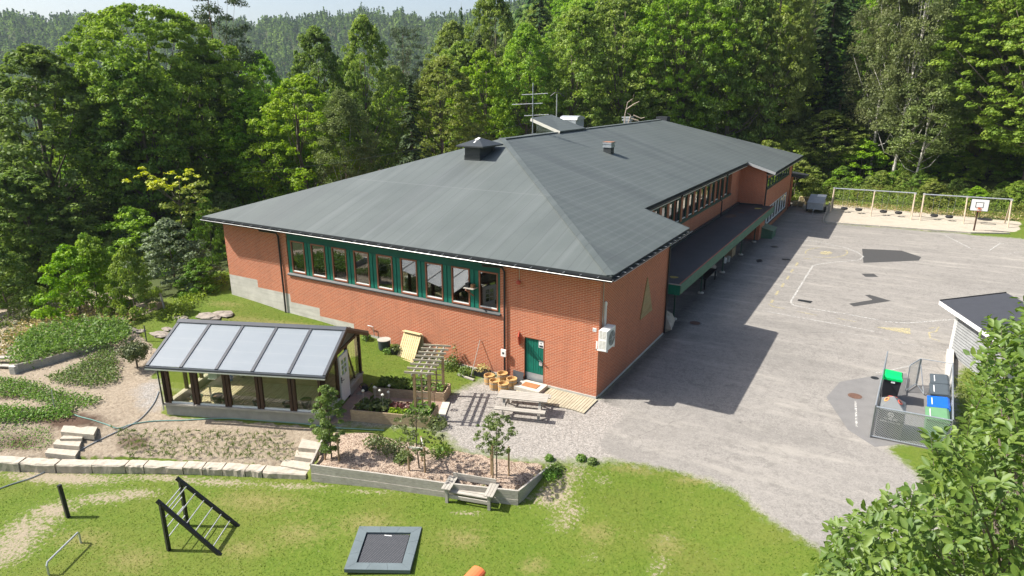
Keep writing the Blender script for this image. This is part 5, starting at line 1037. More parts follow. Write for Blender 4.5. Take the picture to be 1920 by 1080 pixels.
# rocks along the upper path
RL = ['leftmost small rock in the row above the potato bed','second small rock from the left above the potato bed','rock in the middle of the row above the potato bed','smallest rock low in the row above the potato bed','rock near the dark metal post at the right end of the row','small rock just left of the dark metal post','upper left rock above the potato bed near the bushes','large flat rock lying in the grass above the greenhouse ridge','mid sized flat rock left of the large flat one above the greenhouse','brownish rock by the left end of the greenhouse ridge','flat rock in the grass nearest the concrete plinth','small flat rock just behind the greenhouse roof corner']
rk_ = [(225,600,.35),(232,608,.25),(245,618,.28),(238,612,.2),(258,622,.22),(268,620,.2),(228,594,.3),(390,594,.6),(340,598,.42),(300,628,.45),(420,590,.5),(315,618,.3)]
for i, (px, py, s_) in enumerate(rk_):
    P = at(px, py); rock('rock', tuple(P), (s_*1.3, s_*.8, s_*.35), RL[i], 'rock', 'rocks on the bank above the garden', seed=i+100)
bx = at(292,578); m = MB(); m.box(-.3,.3,-.2,.2,0,.35,.3,(bx[0],bx[1],bx[2])); meta(m.build('wooden_crate', M['bedw'], loc=tuple(bx)), 'small wooden crate on the bank beside the leaning post', 'crate')
# hoses
def hose(name, pxs, r_, mat, label, cat='hose'):
    P = [at(a, b)+np.array([0,0,r_+.01]) for a, b in pxs]; pts = []
    for i in range(len(P)-1):
        p0 = P[max(i-1,0)]; p1 = P[i]; p2 = P[i+1]; p3 = P[min(i+2,len(P)-1)]
        for k in range(6):
            t = k/6; q = .5*((2*p1)+(-p0+p2)*t+(2*p0-5*p1+4*p2-p3)*t*t+(-p0+3*p1-3*p2+p3)*t**3); q[2] = h1(q[0], q[1])+r_+.01; pts.append(q)
    pts.append(P[-1]); m = MB(); m.tube(pts, r_, 6); meta(m.build(name, M[mat], loc=tuple(P[0])), label, cat)
M['hose_g'] = mat_plain('hose_green', (.16,.30,.26), .5); M['hose_b'] = mat_plain('hose_grey', (.22,.25,.28), .5)
hose('garden_hose', [(298,735),(288,758),(265,785),(235,803),(195,822),(160,840),(140,852)], .02, 'hose_b', 'thick grey hose from the greenhouse corner down to the kerb')
hose('garden_hose', [(138,858),(105,878),(60,897),(20,910),(-20,925)], .022, 'hose_b', 'dark hose crossing the bare strip below the kerb', 'hose')
hose('garden_hose', [(133,776),(160,785),(200,797),(222,804),(250,796),(300,790),(400,786),(470,788),(560,795),(600,800),(680,806),(720,808)], .02, 'hose_g', 'thin green hose running past the front of the greenhouse')
# ---------------- play equipment on the lawn
cfm = empty('play_climber', tuple(at(370,1010)), 0, 'black climbing frame with sloping beams and pale metal rungs on the lawn', 'climbing frame')
F0, F1, F2, F3 = [at(*p) for p in ((317,1032),(352,986),(412,1040),(446,986))]
hA = 1.35; zt = np.array([0,0,1.0])
T0 = F0+zt*hA; T1 = F1+zt*hA
def topfit(F, px, py):                                             # height of a vertical post whose top shows at px, py
    best = min(np.arange(.4, 2.5, .01), key=lambda h_: abs(project(F+zt*h_)[0][1]-py)); return F+zt*best
T0 = topfit(F0, 303, 943); T1 = topfit(F1, 338, 900)
for F_, T_ in ((F0,T0),(F1,T1)): m = MB(); m.beam(tuple(F_-zt*.1), tuple(T_), .1, .1); m.build('post', M['black'], cfm)
for T_, G_ in ((T0,F2),(T1,F3)):
    d_ = (T_-G_)/np.linalg.norm(T_-G_); m = MB(); m.beam(tuple(T_+d_*.15-zt*.03+d_*.0), tuple(G_-d_*.05), .1, .1); m.build('sloping_beam', M['black'], cfm)
for k in range(6): t = .12+k*.15; a = T0+(F2-T0)*t; b = T1+(F3-T1)*t; m = MB(); m.tube([tuple(a), tuple(b)], .02, 6); m.build('rung', M['lightmetal'], cfm)
for k in range(4): t = .15+k*.2; a = T0+(F0-T0)*t; b = T1+(F1-T1)*t; m = MB(); m.tube([tuple(a), tuple(b)], .02, 6); m.build('rung', M['lightmetal'], cfm)
ra = at(92,1078); rb2 = at(152,1018); zz = .42; m = MB(); pts = [ra-zt*.1, ra+zt*(zz-.08), ra+(rb2-ra)*.03+zt*zz, ra+(rb2-ra)*.5+zt*zz, ra+(rb2-ra)*.97+zt*zz, rb2+zt*(zz-.08), rb2-zt*.1]; m.tube([tuple(p) for p in pts], .032, 8)
meta(m.build('metal_rail', M['lightmetal'], loc=tuple(ra)), 'low bent galvanised rail over worn turf at the lower left', 'rail')
# trampoline
TP = [at(*p) for p in ((645,1070),(769,1072),(791,990),(674,989))]; zc = float(np.mean([p[2] for p in TP]))+.07
TP = [U(a, b, 'z', zc) for a, b in ((645,1070),(769,1072),(791,990),(674,989))]; ce = sum(TP)/4
tp_ = empty('ground_trampoline', (*ce[:2], zc), 0, 'square sunken trampoline with a grey rubber frame in the lawn', 'trampoline')
M['rubtile'] = mat_plain('rubber_tile', (.115,.145,.155), .75, 0, .15, 2)
inner = [ce+(p-ce)*.70 for p in TP]
for i in range(4):
    j = (i+1) % 4
    for k in range(3):
        a, b = TP[i]+(TP[j]-TP[i])*k/3, TP[i]+(TP[j]-TP[i])*(k+1)/3; c_, d_ = inner[i]+(inner[j]-inner[i])*k/3, inner[i]+(inner[j]-inner[i])*(k+1)/3
        q_ = sum((a,b,c_,d_))/4; pts = [tuple(q_+(p-q_)*.988+zt*.05) for p in (a,b,d_,c_)]; m = MB(); m.slab(pts, (0,0,-.12)); m.build('frame_tile', M['rubtile'], tp_)
def _mesh():
    t = NT('jump_mat'); u_ = t.geo(); sx = t.n('ShaderNodeSeparateXYZ'); t.set(sx.inputs[0], u_)
    b = t.n('ShaderNodeTexBrick', {'Vector': u_, 'Color1': (.10,.105,.115,1), 'Color2': (.08,.085,.095,1), 'Mortar': (.012,.012,.014,1), 'Scale': 1.0, 'Mortar Size': .008, 'Brick Width': .07, 'Row Height': .05}); b.offset = 0
    return t.fin(b.outputs[0], .6)
m = MB(); m.slab([tuple(ce+(p-ce)*.665+zt*.0) for p in TP], (0,0,-.02)); m.build('jump_mat', _mesh(), tp_)
m = MB(); m.slab([tuple(ce+(p-ce)*.695-zt*.03) for p in TP], (0,0,-.02)); m.build('pit', M['black'], tp_)
a = ce+(TP[3]-ce)*.6*.5+(TP[2]-ce)*.6*.5; m = MB(); m.box(-.12,.12,-.015,.015,.005,.012,.37,(a[0],a[1],zc)); m.build('label_strip', M['white'], tp_)
# orange slide end at the lower edge
P = U(902,1066,'z',.25); m = MB(); n = 9; V = []
for k in range(n): q = math.pi*k/(n-1); V.append((P[0]+.22*math.cos(q), P[1]-.1, P[2]+.14*math.sin(q)))
V2 = [(x-.05, y-.9, z-.05) for x, y, z in V]; base = [(P[0]-.22,P[1]-.1,-.8),(P[0]+.22,P[1]-.1,-.8),(P[0]-.27,P[1]-1,-.8),(P[0]+.17,P[1]-1,-.8)]
m.add(V+V2, [(k, k+1, n+k+1, n+k) for k in range(n-1)]+[tuple(range(n))[::-1]]); m.beam((P[0],P[1]-.15,-.8),(P[0],P[1]-.15,P[2]+.02),.4,.06,(0,1,0))
M['orange'] = mat_plain('orange_plastic', (.75,.17,.06), .45); meta(m.build('orange_play_roof', M['orange'], loc=tuple(P)), 'rounded orange plastic top of play equipment at the bottom edge', 'play equipment')
# ------------------------------------------------------------ yard: patches, paint, covers
def z2p(L): return [(1440+a/3.856, 320+b/3.856) for a, b in L]
def sheet(name, poly, z, mat, label=None):
    m = MB(); m.add([(p[0], p[1], z) for p in poly], [tuple(range(len(poly)))]); o = m.build(name, mat)
    me = o.data
    if me.polygons[0].normal.z < 0: me.flip_normals()
    o["kind"] = 'structure'; return o
def pw(L): return [tuple(U(a, b)) for a, b in L]
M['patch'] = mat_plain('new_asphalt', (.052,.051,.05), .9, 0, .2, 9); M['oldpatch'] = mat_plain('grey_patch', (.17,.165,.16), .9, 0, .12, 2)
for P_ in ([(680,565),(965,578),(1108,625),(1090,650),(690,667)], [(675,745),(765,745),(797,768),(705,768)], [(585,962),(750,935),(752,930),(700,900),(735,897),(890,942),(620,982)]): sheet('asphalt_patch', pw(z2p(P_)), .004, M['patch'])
sheet('asphalt_patch', pw([(1549,745),(1575,716),(1642,704),(1700,700),(1712,830),(1640,838),(1590,806)]), .004, M['oldpatch'])
def paintmat(n_, c):
    t = NT(n_); n = t.noise(t.geo(), 7, 5, .7); a = t.ramp(n, .38, .56); pr = t.b; tr = t.n('ShaderNodeBsdfTransparent'); mx = t.n('ShaderNodeMixShader', {0: t.math('MULTIPLY', a, .62)})
    t.set(pr.inputs['Base Color'], c); pr.inputs['Roughness'].default_value = .8; t.t.links.new(tr.outputs[0], mx.inputs[1]); t.t.links.new(pr.outputs[0], mx.inputs[2]); t.t.links.new(mx.outputs[0], t.out.inputs[0]); return t.m
M['pwhite'] = paintmat('worn_white_paint', (.62,.61,.57)); M['pyellow'] = paintmat('worn_yellow_paint', (.58,.50,.26))
def line(name, L, wd, mat, z=.008, closed=False):
    P = [U(a, b)[:2] for a, b in L]; m = MB(); V = []; n = len(P)
    for i in range(n):
        a = P[i-1] if (i or closed) else P[i]; b = P[(i+1) % n] if (i < n-1 or closed) else P[i]; t = (b-a)/max(np.linalg.norm(b-a), 1e-6); q = np.array([-t[1], t[0]])*wd/2; V += [(*(P[i]+q), z), (*(P[i]-q), z)]
    F = [(2*i+1, 2*((i+1) % n)+1, 2*((i+1) % n), 2*i) for i in range(n if closed else n-1)]; m.add(V, F); return meta(m.build(name, M[mat]), kind='structure')
line('court_marking', z2p([(250,505),(400,522),(560,558),(650,592),(690,622),(660,645),(560,656),(440,666),(360,678),(325,686),(260,790),(200,890),(168,940),(170,962),(190,975),(300,996),(560,1036),(800,1080)]), .12, 'pwhite')
line('court_marking', [(1660,603),(1700,606),(1740,603),(1800,598)], .12, 'pwhite')
line('court_marking', z2p([(1265,462),(1340,498),(1460,560),(1600,578),(1680,525),(1735,526)]), .12, 'pwhite'); line('court_marking', z2p([(1700,610),(1800,590),(1880,582)]), .07, 'pwhite')
el = [(420+155*math.cos(q), 592+38*math.sin(q)) for q in np.linspace(-.4, 2.2, 12)]; line('court_marking', z2p(el), .10, 'pyellow'); el = [(420+150*math.cos(q), 592+38*math.sin(q)) for q in np.linspace(2.9, 4.4, 8)]; line('court_marking', z2p(el), .10, 'pyellow')
sheet('court_marking', pw(z2p([(420+46*math.cos(q), 595+12*math.sin(q)) for q in np.linspace(0, 6.283, 17)[:-1]])), .012, M['pyellow'])
for a, b in (((215,665),(200,690)),((180,715),(168,735)),((150,762),(137,787)),((115,815),(98,842)),((75,870),(56,900)),((36,935),(22,955))): line('court_marking', z2p([a, b]), .16, 'pyellow', .012)
line('court_marking', z2p([(5,965),(40,985),(120,998)]), .1, 'pyellow', .012); line('court_marking', z2p([(215,1020),(350,1045)]), .1, 'pyellow', .012); line('court_marking', z2p([(258,635),(320,640)]), .14, 'pyellow', .012)
zz7 = lambda L: [(1080+a/3.177, 360+b/3.177) for a, b in L]
line('court_marking', zz7([(1140,712),(1300,742),(1440,768),(1620,800),(1779,832)]), .09, 'pwhite'); line('court_marking', zz7([(1550,752),(1670,775)]), .07, 'pyellow', .012)
sheet('court_marking', pw([(1640,613),(1706,616),(1708,627),(1700,626)]), .012, M['pyellow']); line('court_marking', [(1742,616),(1760,613),(1755,622),(1742,624),(1744,634),(1762,640)], .1, 'pyellow', .012)
line('court_marking', [(1560,620),(1640,634),(1720,648),(1775,660)], .05, 'pwhite'); line('court_marking', [(1640,700),(1690,690),(1712,685)], .09, 'pwhite'); line('court_marking', [(1604,752),(1606,800)], .08, 'pwhite')
def cover(px, py, r_, mt, label):
    P = U(px, py); m = MB(); m.lathe([(r_,.0),(r_,.012),(0,.012)], (P[0],P[1],0), 20, False); c = empty('manhole_cover', (P[0],P[1],0), 0, label, 'manhole cover', 'round covers in the yard'); m.build('ring', M['oldpatch'], c); m = MB(); m.lathe([(r_*.8,.013),(r_*.8,.02),(0,.02)], (P[0],P[1],0), 20, False); m.build('lid', M[mt], c)
M['rustiron'] = mat_plain('rusty_iron', (.12,.065,.045), .8, 0, .3, 9)
cover(1603,743,.36,'rustiron','rusty brown round cover in the grey patch beside the bin enclosure'); cover(1303,606,.38,'rustiron','dark rusty round cover in the shade near the green canopy corner'); cover(1452,463,.35,'black','dark round cover in the shade beyond the canopy'); cover(1502,376,.3,'black','small round cover in the shade in front of the trailer')
def grate(L, label): P = pw(L); c = sum(np.array(p) for p in P)/4; m = MB(); m.prism(P, .0, .014); meta(m.build('drain_grate', M['black'], loc=tuple(c)), label, 'drain grate', 'drain grates in the yard')
grate(z2p([(220,930),(322,945),(305,958),(214,941)]), 'dark drain grate inside the corner of the white court line'); grate(z2p([(104,636),(156,640),(168,650),(100,645)]), 'dark drain grate on the edge of the building shadow'); grate([(1417,487),(1427,486),(1430,491),(1420,492)], 'dark drain grate wholly in the building shadow')
P = U(1640,709); m = MB(); m.lathe([(.17,.0),(.17,.02),(.0,.02)], (P[0],P[1],0), 14, False); meta(m.build('lost_lid', M['black'], loc=tuple(P)), 'small black disc lying outside the bin enclosure fence', 'lid')
# ------------------------------------------------------------ under the canopy
tb = empty('ping_pong_table', (-1.1,20.5,0), 0, 'black table standing in the deep shade under the canopy', 'table'); m = MB(); m.box(-1.6,-.1,18.6,21.6,.74,.78); m.build('table_top', M['blackp'], tb)
for a, b in ((-1.5,18.7),(-.2,18.7),(-1.5,21.5),(-.2,21.5)): m = MB(); m.box(a-.05,a+.05,b-.05,b+.05,0,.74); m.build('leg', M['black'], tb)
for i, (y, x, l_) in enumerate([(10.2,-.35,'pale lumpy rock wall sculpture beside the first canopy post'),(22.6,-.9,'pinkish lumpy climbing rock behind the black table')]): rock('climbing_boulder', (x,y,.0), (.6,.7,1.0), l_, 'boulder', seed=200+i, mat='stone')
bx_ = empty('toy_chest', (-1.1,29.2,0), 0, 'brown wooden chest under the far end of the canopy', 'chest'); m = MB(); m.box(-1.5,-.6,28.6,29.8,0,.75); m.build('body', M['bedw'], bx_); m = MB(); m.box(-1.54,-.56,28.56,29.84,.75,.8); m.build('lid', M['dkbrown'], bx_)
for i, (x, y, c, l_) in enumerate([(-.7,26.6,'white','white bucket under the canopy beside the chest'),(-.55,27.1,'lightmetal','pale can under the canopy nearest the chest')]): m = MB(); m.lathe([(.12,0),(.15,.45),(.13,.45),(.0,.4)], (0,0,0), 12); o = m.build('bucket', M[c], local=True); o.location = (x,y,0); meta(o, l_, 'bucket')
gbx = empty('grit_bin', (.4,38.2,0), 0, 'green wooden grit box with sloping lid at the end of the canopy', 'grit bin'); m = MB(); m.add([(-.05,37.3,0),(.95,37.3,0),(.95,39.2,0),(-.05,39.2,0),(-.05,37.3,.95),(.95,37.3,.7),(.95,39.2,.7),(-.05,39.2,.95)], [(3,2,1,0),(0,1,5,4),(1,2,6,5),(2,3,7,6),(3,0,4,7),(4,5,6,7)]); m.build('body', M['greenf'], gbx); m = MB(); m.slab([(-.1,37.2,1.02),(1.02,37.2,.74),(1.02,39.3,.74),(-.1,39.3,1.02)], (0,0,-.05)); m.build('lid', mat_plain('pale_green', (.16,.22,.15), .7), gbx)
# ------------------------------------------------------------ swings
M['sawn'] = mat_wood('swing_post_wood', (.42,.33,.24), (.56,.46,.34), 'z')
def swing_set(x0, xm, x1, label, seats, nest=None):
    yc = 55.4; zt_ = 2.52; t = empty('swing_set', ((x0+x1)/2, yc, 0), 0, label, 'swing set', 'swing sets on the sand')
    m = MB(); m.tube([(x0-.1,yc,zt_),(x1+.1,yc,zt_+.06)], .06, 8); m.build('crossbar', M['galv'], t)
    for x in (x0, xm, x1):
        for s_ in (-1, 1):
            if x == xm and s_ == 1: continue
            m = MB(); m.tube([(x+.0,yc+s_*1.35*(1 if x != xm else .9),-.05),(x,yc+s_*.06,zt_-.05)], .065, 7); m.build('leg', M['sawn'], t)
        m = MB(); m.box(x-.1,x+.1,yc-.12,yc+.12,zt_-.08,zt_+.1); m.build('bracket', M['lightmetal'], t)
    return t
swing_set(4.1, 8.0, 11.7, 'left swing frame with four hanging tyre swings on the sand', 4); swing_set(12.5, 16.2, 19.8, 'right swing frame with two tyre swings and a net swing', 2)
G_S = 'tyre swings hanging from the frames'; LS = ['leftmost tyre swing on the left frame','second tyre swing from the left, left frame','third tyre swing, just right of the middle post of the left frame','rightmost tyre swing on the left frame','left tyre swing on the right frame','right tyre swing on the right frame']
proto = None
for k, (x, y) in enumerate([(5.35,53.9),(6.75,53.9),(9.1,54.5),(10.5,54.6),(13.7,54.9),(15.0,54.9)]):
    y = 55.4
    if proto is None:
        proto = empty('tyre_swing', (x, y, .42), 0, LS[k], 'tyre swing', G_S)
        m = MB(); n = 20; V = []; F = []
        for i in range(n):
            q = 2*math.pi*i/n
            for j in range(8): a = 2*math.pi*j/8; r_ = .25+.10*math.cos(a); V.append((r_*math.cos(q), r_*math.sin(q), .13*math.sin(a)))
        for i in range(n):
            for j in range(8): F.append((i*8+j, ((i+1) % n)*8+j, ((i+1) % n)*8+(j+1) % 8, i*8+(j+1) % 8))
        m.add(V, F); m.build('tyre', M['tyre'], proto, smooth=True, local=True)
        for s_ in (-1, 1): m = MB(); m.tube([(s_*.24,0,.08),(s_*.3,0,2.1)], .008, 4); m.build('chain', M['galv'], proto, local=True)
    else: copy_tree(proto, loc=(x, y, .42), label=LS[k])
ns_ = empty('nest_swing', (18.0,55.4,.45), 0, 'round black net swing behind the basketball hoop', 'net swing')
m = MB(); m.tube([(18+.6*math.cos(q),55.4+.6*math.sin(q),.45) for q in np.linspace(0,2*math.pi,25)], .05, 6); m.build('rim', M['tyre'], ns_)
m = MB()
for k in range(-4, 5): h_ = math.sqrt(max(.36-(k*.13)**2,.01)); m.tube([(18+k*.13,55.4-h_,.43),(18+k*.13,55.4+h_,.43)],.012,4); m.tube([(18-h_,55.4+k*.13,.43),(18+h_,55.4+k*.13,.43)],.012,4)
m.build('net', M['black'], ns_)
for s_ in (-1, 1):
    for q in (-1, 1): m = MB(); m.tube([(18+s_*.45,55.4+q*.4,.45),(18+s_*.8,55.4,2.5)],.01,4); m.build('rope', M['black'], ns_)
# timber border of the sand
bd = empty('sand_border', (4.1,48,0), 0, 'low timber border and short plank fence around the swing sand', 'border')
for a, b in (((4.05,47.85),(9,48.35)),((9.05,48.36),(16.5,49.15)),((16.5,49.16),(19.6,50.6))): m = MB(); m.beam((*a,.06),(*b,.06),.12,.14); m.build('timber', M['grey_wood'], bd)
for k in range(9): y = 48+k*1.25; x = 4.05-.05*k; m = MB(); m.box(x-.05,x+.05,y-.05,y+.05,0,.62); m.build('post', M['grey_wood'], bd)
for z in (.2,.5): m = MB(); m.beam((4.05,48,z),(3.6,58,z),.03,.13); m.build('rail', M['grey_wood'], bd)
# basketball hoop
bh = empty('basketball_hoop', (16.86,50.7,0), 0, 'basketball hoop with a white backboard on a dark pole at the sand edge', 'basketball hoop')
m = MB(); m.tube([(16.86,50.85,0),(16.86,50.85,2.3)], .07, 8); m.build('pole', M['dkbrown'], bh)
m = MB(); m.box(16.2,17.6,50.66,50.70,1.92,3.02); bb = m.build('backboard', M['white'], bh)
def frm(m, x0, x1, z0, z1, w_, y0, y1): m.box(x0,x1,y0,y1,z0,z0+w_); m.box(x0,x1,y0,y1,z1-w_,z1); m.box(x0,x0+w_,y0,y1,z0+w_,z1-w_); m.box(x1-w_,x1,y0,y1,z0+w_,z1-w_)
m = MB(); frm(m,16.18,17.62,1.9,3.04,.035,50.65,50.71); m.build('edge', M['black'], bb); m = MB(); frm(m,16.58,17.22,2.22,2.74,.05,50.652,50.658); m.build('target_square', M['black'], bb)
m = MB(); m.tube([(16.9+.22*math.cos(q),50.38+.22*math.sin(q),2.18) for q in np.linspace(0,2*math.pi,17)], .012, 5); m.box(16.82,16.98,50.58,50.655,2.1,2.24); m.build('rim', mat_plain('rim_orange', (.55,.12,.04), .5), bh)
m = MB()
for k in range(10): q = k*.628; m.tube([(16.9+.21*math.cos(q),50.38+.21*math.sin(q),2.17),(16.9+.12*math.cos(q+.6),50.38+.12*math.sin(q+.6),1.85)],.006,3)
m.build('net', M['red'], bh)
# trailer, pallets
tr_ = empty('box_trailer', (2.7,53.8,0), 0, 'grey box trailer with its drawbar towards the yard', 'trailer')
x0, x1, y0, y1 = 1.85,3.42,53.0,55.6; m = MB(); m.box(x0,x1,y0,y1,.42,.95); m.build('body', M['galv'], tr_); m = MB(); m.slab([(x0-.03,y0-.03,1.14),(x1+.03,y0-.03,1.14),(x1+.03,y1+.03,1.7),(x0-.03,y1+.03,1.7)],(0,0,-.05)); m.box(x0,x1,y0,y1,.95,1.09); m.build('lid', mat_plain('trailer_lid', (.34,.36,.38), .5, .1), tr_)
m = MB(); m.tube([(2.63,53,.5),(2.63,51.6,.5)],.05,6); m.tube([(2.63,51.7,.5),(2.63,51.7,.08)],.03,6); m.build('drawbar', M['galv'], tr_)
for x in (x0-.12, x1+.12): m = MB(); m.tube([(x-.08,54.4,.3),(x+.08,54.4,.3)], .3, 16); m.build('wheel', M['tyre'], tr_)
m = MB(); m.slab([(2.55,54.9,1.58),(3.42,54.9,1.58),(3.42,55.6,1.73),(2.55,55.6,1.73)],(0,0,-.02)); meta(m.build('white_board', M['white'], loc=(3,55,1.6)), 'white board lying on top of the trailer lid', 'board')
pl_ = None; G_P = 'wooden pallets stacked by the far corner'
for k, z in enumerate((0,.15,.3,.45)):
    if pl_ is None:
        pl_ = empty('pallet', (.45,56.6,.02), .05, 'bottom pallet of the front stack beside the far corner', 'pallet', G_P)
        for q in range(7): m = MB(); m.box(-.6,.6,-.4+q*.117,-.4+q*.117+.09,.115,.135); m.build('deck_board', M['newwood'], pl_, local=True)
        for q in range(3): m = MB(); m.box(-.6+.55*q,-.5+.55*q,-.4,.4,.0,.115); m.build('bearer', M['deckw'], pl_, local=True)
    else: copy_tree(pl_, loc=(.45+.03*k,56.6,.02+z), rz=.05+.04*k, label=['','second pallet of the front stack, one above the ground','third pallet of the front stack','top pallet of the front stack with pale boards'][k])
for k in range(6): copy_tree(pl_, loc=(.9+.02*k,58.6,.02+k*.15), rz=-.03*k, label=['lowest','second','third','fourth','fifth','top'][k]+' pallet of the taller rear stack beside the trailer')
# ------------------------------------------------------------ bin enclosure
def _mesh2():
    t = NT('wire_mesh'); u = t.uv(); s = t.n('ShaderNodeSeparateXYZ'); t.set(s.inputs[0], u)
    a = t.math('ADD', s.outputs[0], s.outputs[1]); b = t.math('SUBTRACT', s.outputs[0], s.outputs[1])
    f = lambda v: t.math('LESS_THAN', t.math('ABSOLUTE', t.math('SUBTRACT', t.math('FRACT', t.math('DIVIDE', t.math('ADD', v, 50.0), .085)), .5)), .11)
    al = t.math('MAXIMUM', f(a), f(b)); t.set(t.b.inputs['Alpha'], al); return t.fin((.45,.47,.49), .4, .5)
M['wire'] = _mesh2()
en = empty('bin_enclosure', (11.8,5.4,0), 0, 'galvanised wire mesh enclosure around the waste bins', 'enclosure')
XA0, XA1, XB0, XB1, YS, YN, HF = 10.49, 10.72, 12.95, 13.2, 2.28, 8.6, 1.32
cor = [(10.48,YS),(10.70,8.7),(13.22,8.6),(12.98,YS+.15)]
def fence_run(a, b, mesh=True, low=True):
    L = math.dist(a, b); nseg = max(1, round(L/2.2))
    m = MB(); m.tube([(*a,HF),(*b,HF)], .03, 6); m.build('top_rail', M['galv'], en)
    if low: m = MB(); m.tube([(*a,.08),(*b,.08)], .02, 6); m.build('bottom_rail', M['galv'], en)
    for k in range(nseg+1): t = k/nseg; p = (a[0]+(b[0]-a[0])*t, a[1]+(b[1]-a[1])*t); m = MB(); m.tube([(*p,0),(*p,HF+.03)], .032, 6); m.build('post', M['galv'], en)
    if mesh: m = MB(); m.add([(*a,.08),(*b,.08),(*b,HF),(*a,HF)], [(0,1,2,3)]); m.build('mesh_panel', M['wire'], en)
fence_run(cor[3], cor[0]); fence_run(cor[0], cor[1]); fence_run(cor[2], cor[3])
m = MB(); m.tube([(12.02,8.55,HF),(13.22,8.6,HF)], .018, 5); m.tube([(12.02,8.55,0),(12.02,8.55,HF)], .035, 6); m.build('rear_rail', M['galv'], en)
gt = MB(); a = np.array([12.0,8.5]); b = np.array([11.6,7.45]); 
for p, q in (((*a,.1),(*a,HF)),((*b,.1),(*b,HF)),((*a,.1),(*b,.1)),((*a,HF),(*b,HF))): gt.tube([p, q], .025, 6)
g_ = gt.build('gate', M['galv'], en); m = MB(); m.add([(*a,.1),(*b,.1),(*b,HF),(*a,HF)], [(0,1,2,3)]); m.build('gate_mesh', M['wire'], g_)
a = np.array([12.05,8.5]); b = np.array([12.3,7.5]); gt = MB()
for p, q in (((*a,.1),(*a,HF)),((*a,.1),(*b,.1)),((*a,HF*.8),(*b,.1))): gt.tube([p, q], .02, 5)
gt.build('brace', M['galv'], en)
GB = 'wheeled waste containers in the enclosure'
def container(x0, x1, y0, y1, h_, body, lid, label, lidh=.08):
    c = empty('waste_container', ((x0+x1)/2,(y0+y1)/2,0), 0, label, 'waste container', GB); m = MB()
    i = .05; m.add([(x0+i,y0+i,.12),(x1-i,y0+i,.12),(x1-i,y1-i,.12),(x0+i,y1-i,.12),(x0,y0,h_),(x1,y0,h_),(x1,y1,h_),(x0,y1,h_)], [(3,2,1,0),(0,1,5,4),(1,2,6,5),(2,3,7,6),(3,0,4,7),(4,5,6,7)]); m.build('body', body, c)
    m = MB(); m.add([(x0-.04,y0-.02,h_+.005),(x1+.02,y0-.02,h_+.005),(x1+.02,y1+.02,h_+.005),(x0-.04,y1+.02,h_+.005),(x0-.04,y0-.02,h_+lidh*.5),(x1-.06,y0-.02,h_+lidh*1.6),(x1-.06,y1+.02,h_+lidh*1.6),(x0-.04,y1+.02,h_+lidh*.5),(x1+.02,y0-.02,h_+lidh),(x1+.02,y1+.02,h_+lidh)], [(3,2,1,0),(0,1,8,5,4),(1,2,9,8),(2,3,7,6,9),(3,0,4,7),(4,5,6,7),(5,8,9,6)]); l = m.build('lid', lid, c)
    m = MB(); m.box(x0+.1,x0+.13,y0+.2,y1-.2,h_+lidh*.75,h_+lidh*.75+.02); m.build('lid_handle', M['white'], l)
    for a_, b_ in ((x0+.08,y0+.15),(x0+.08,y1-.15),(x1-.08,y0+.15),(x1-.08,y1-.15)): m = MB(); m.tube([(a_-.02,b_,.08),(a_+.02,b_,.08)],.08,10); m.build('wheel', M['rustiron'], c)
    return c
dg = mat_plain('container_grey', (.07,.085,.095), .45); bl_ = mat_plain('container_blue', (.01,.11,.50), .35); gn = mat_plain('container_green', (.12,.26,.13), .45)
container(12.42,13.05,6.5,7.55,1.02,dg,dg,'dark grey container at the rear of the enclosure'); container(12.38,13.03,5.3,6.4,1.02,dg,dg,'dark grey container in front of the rear one'); container(12.28,12.98,3.95,5.0,1.02,bl_,bl_,'bright blue lidded container'); container(12.2,12.92,2.75,3.85,1.02,gn,gn,'pale green lidded container nearest the lawn')
bk = empty('wheelie_bin', (11.0,6.2,0), 0, 'tall black bin with a bright green bag draped over its lid', 'bin'); m = MB(); m.add([(10.72,5.95,.05),(11.25,5.95,.05),(11.25,6.5,.05),(10.72,6.5,.05),(10.66,5.85,1.1),(11.33,5.85,1.1),(11.33,6.6,1.1),(10.66,6.6,1.1)], [(3,2,1,0),(0,1,5,4),(1,2,6,5),(2,3,7,6),(3,0,4,7),(4,5,6,7)]); m.build('body', M['blackp'], bk)
m = MB(); m.box(10.63,11.36,5.8,6.65,1.1,1.2); m.add([(10.63,5.8,1.2),(11.36,5.8,1.2),(11.36,6.65,1.2),(10.63,6.65,1.2),(10.7,5.95,1.3),(11.3,5.95,1.28),(11.3,6.5,1.28),(10.7,6.5,1.31)], [(0,1,5,4),(1,2,6,5),(2,3,7,6),(3,0,4,7),(4,5,6,7)]); m.build('green_bag', mat_plain('bright_green', (.0,.50,.12), .35), bk); m = MB(); m.box(10.95,11.1,5.83,5.85,.98,1.06); m.build('sticker', M['white'], bk)
ct = empty('collection_container', (11.0,3.1,0), 0, 'large grey recycling container with a pyramid roof and orange ringed openings', 'recycling container'); m = MB(); m.box(10.62,11.48,2.55,3.6,.05,1.15); m.build('body', mat_plain('igloo_grey', (.075,.078,.075), .6), ct)
ap = (11.05,3.15,1.52); m = MB(); c4 = [(10.6,2.52,1.15),(11.5,2.52,1.15),(11.5,3.64,1.15),(10.6,3.64,1.15)]; m.add(c4+[ap], [(3,2,1,0),(0,1,4),(1,2,4),(2,3,4),(3,0,4)]); m.build('pyramid_roof', mat_plain('igloo_roof', (.17,.18,.18), .5), ct)
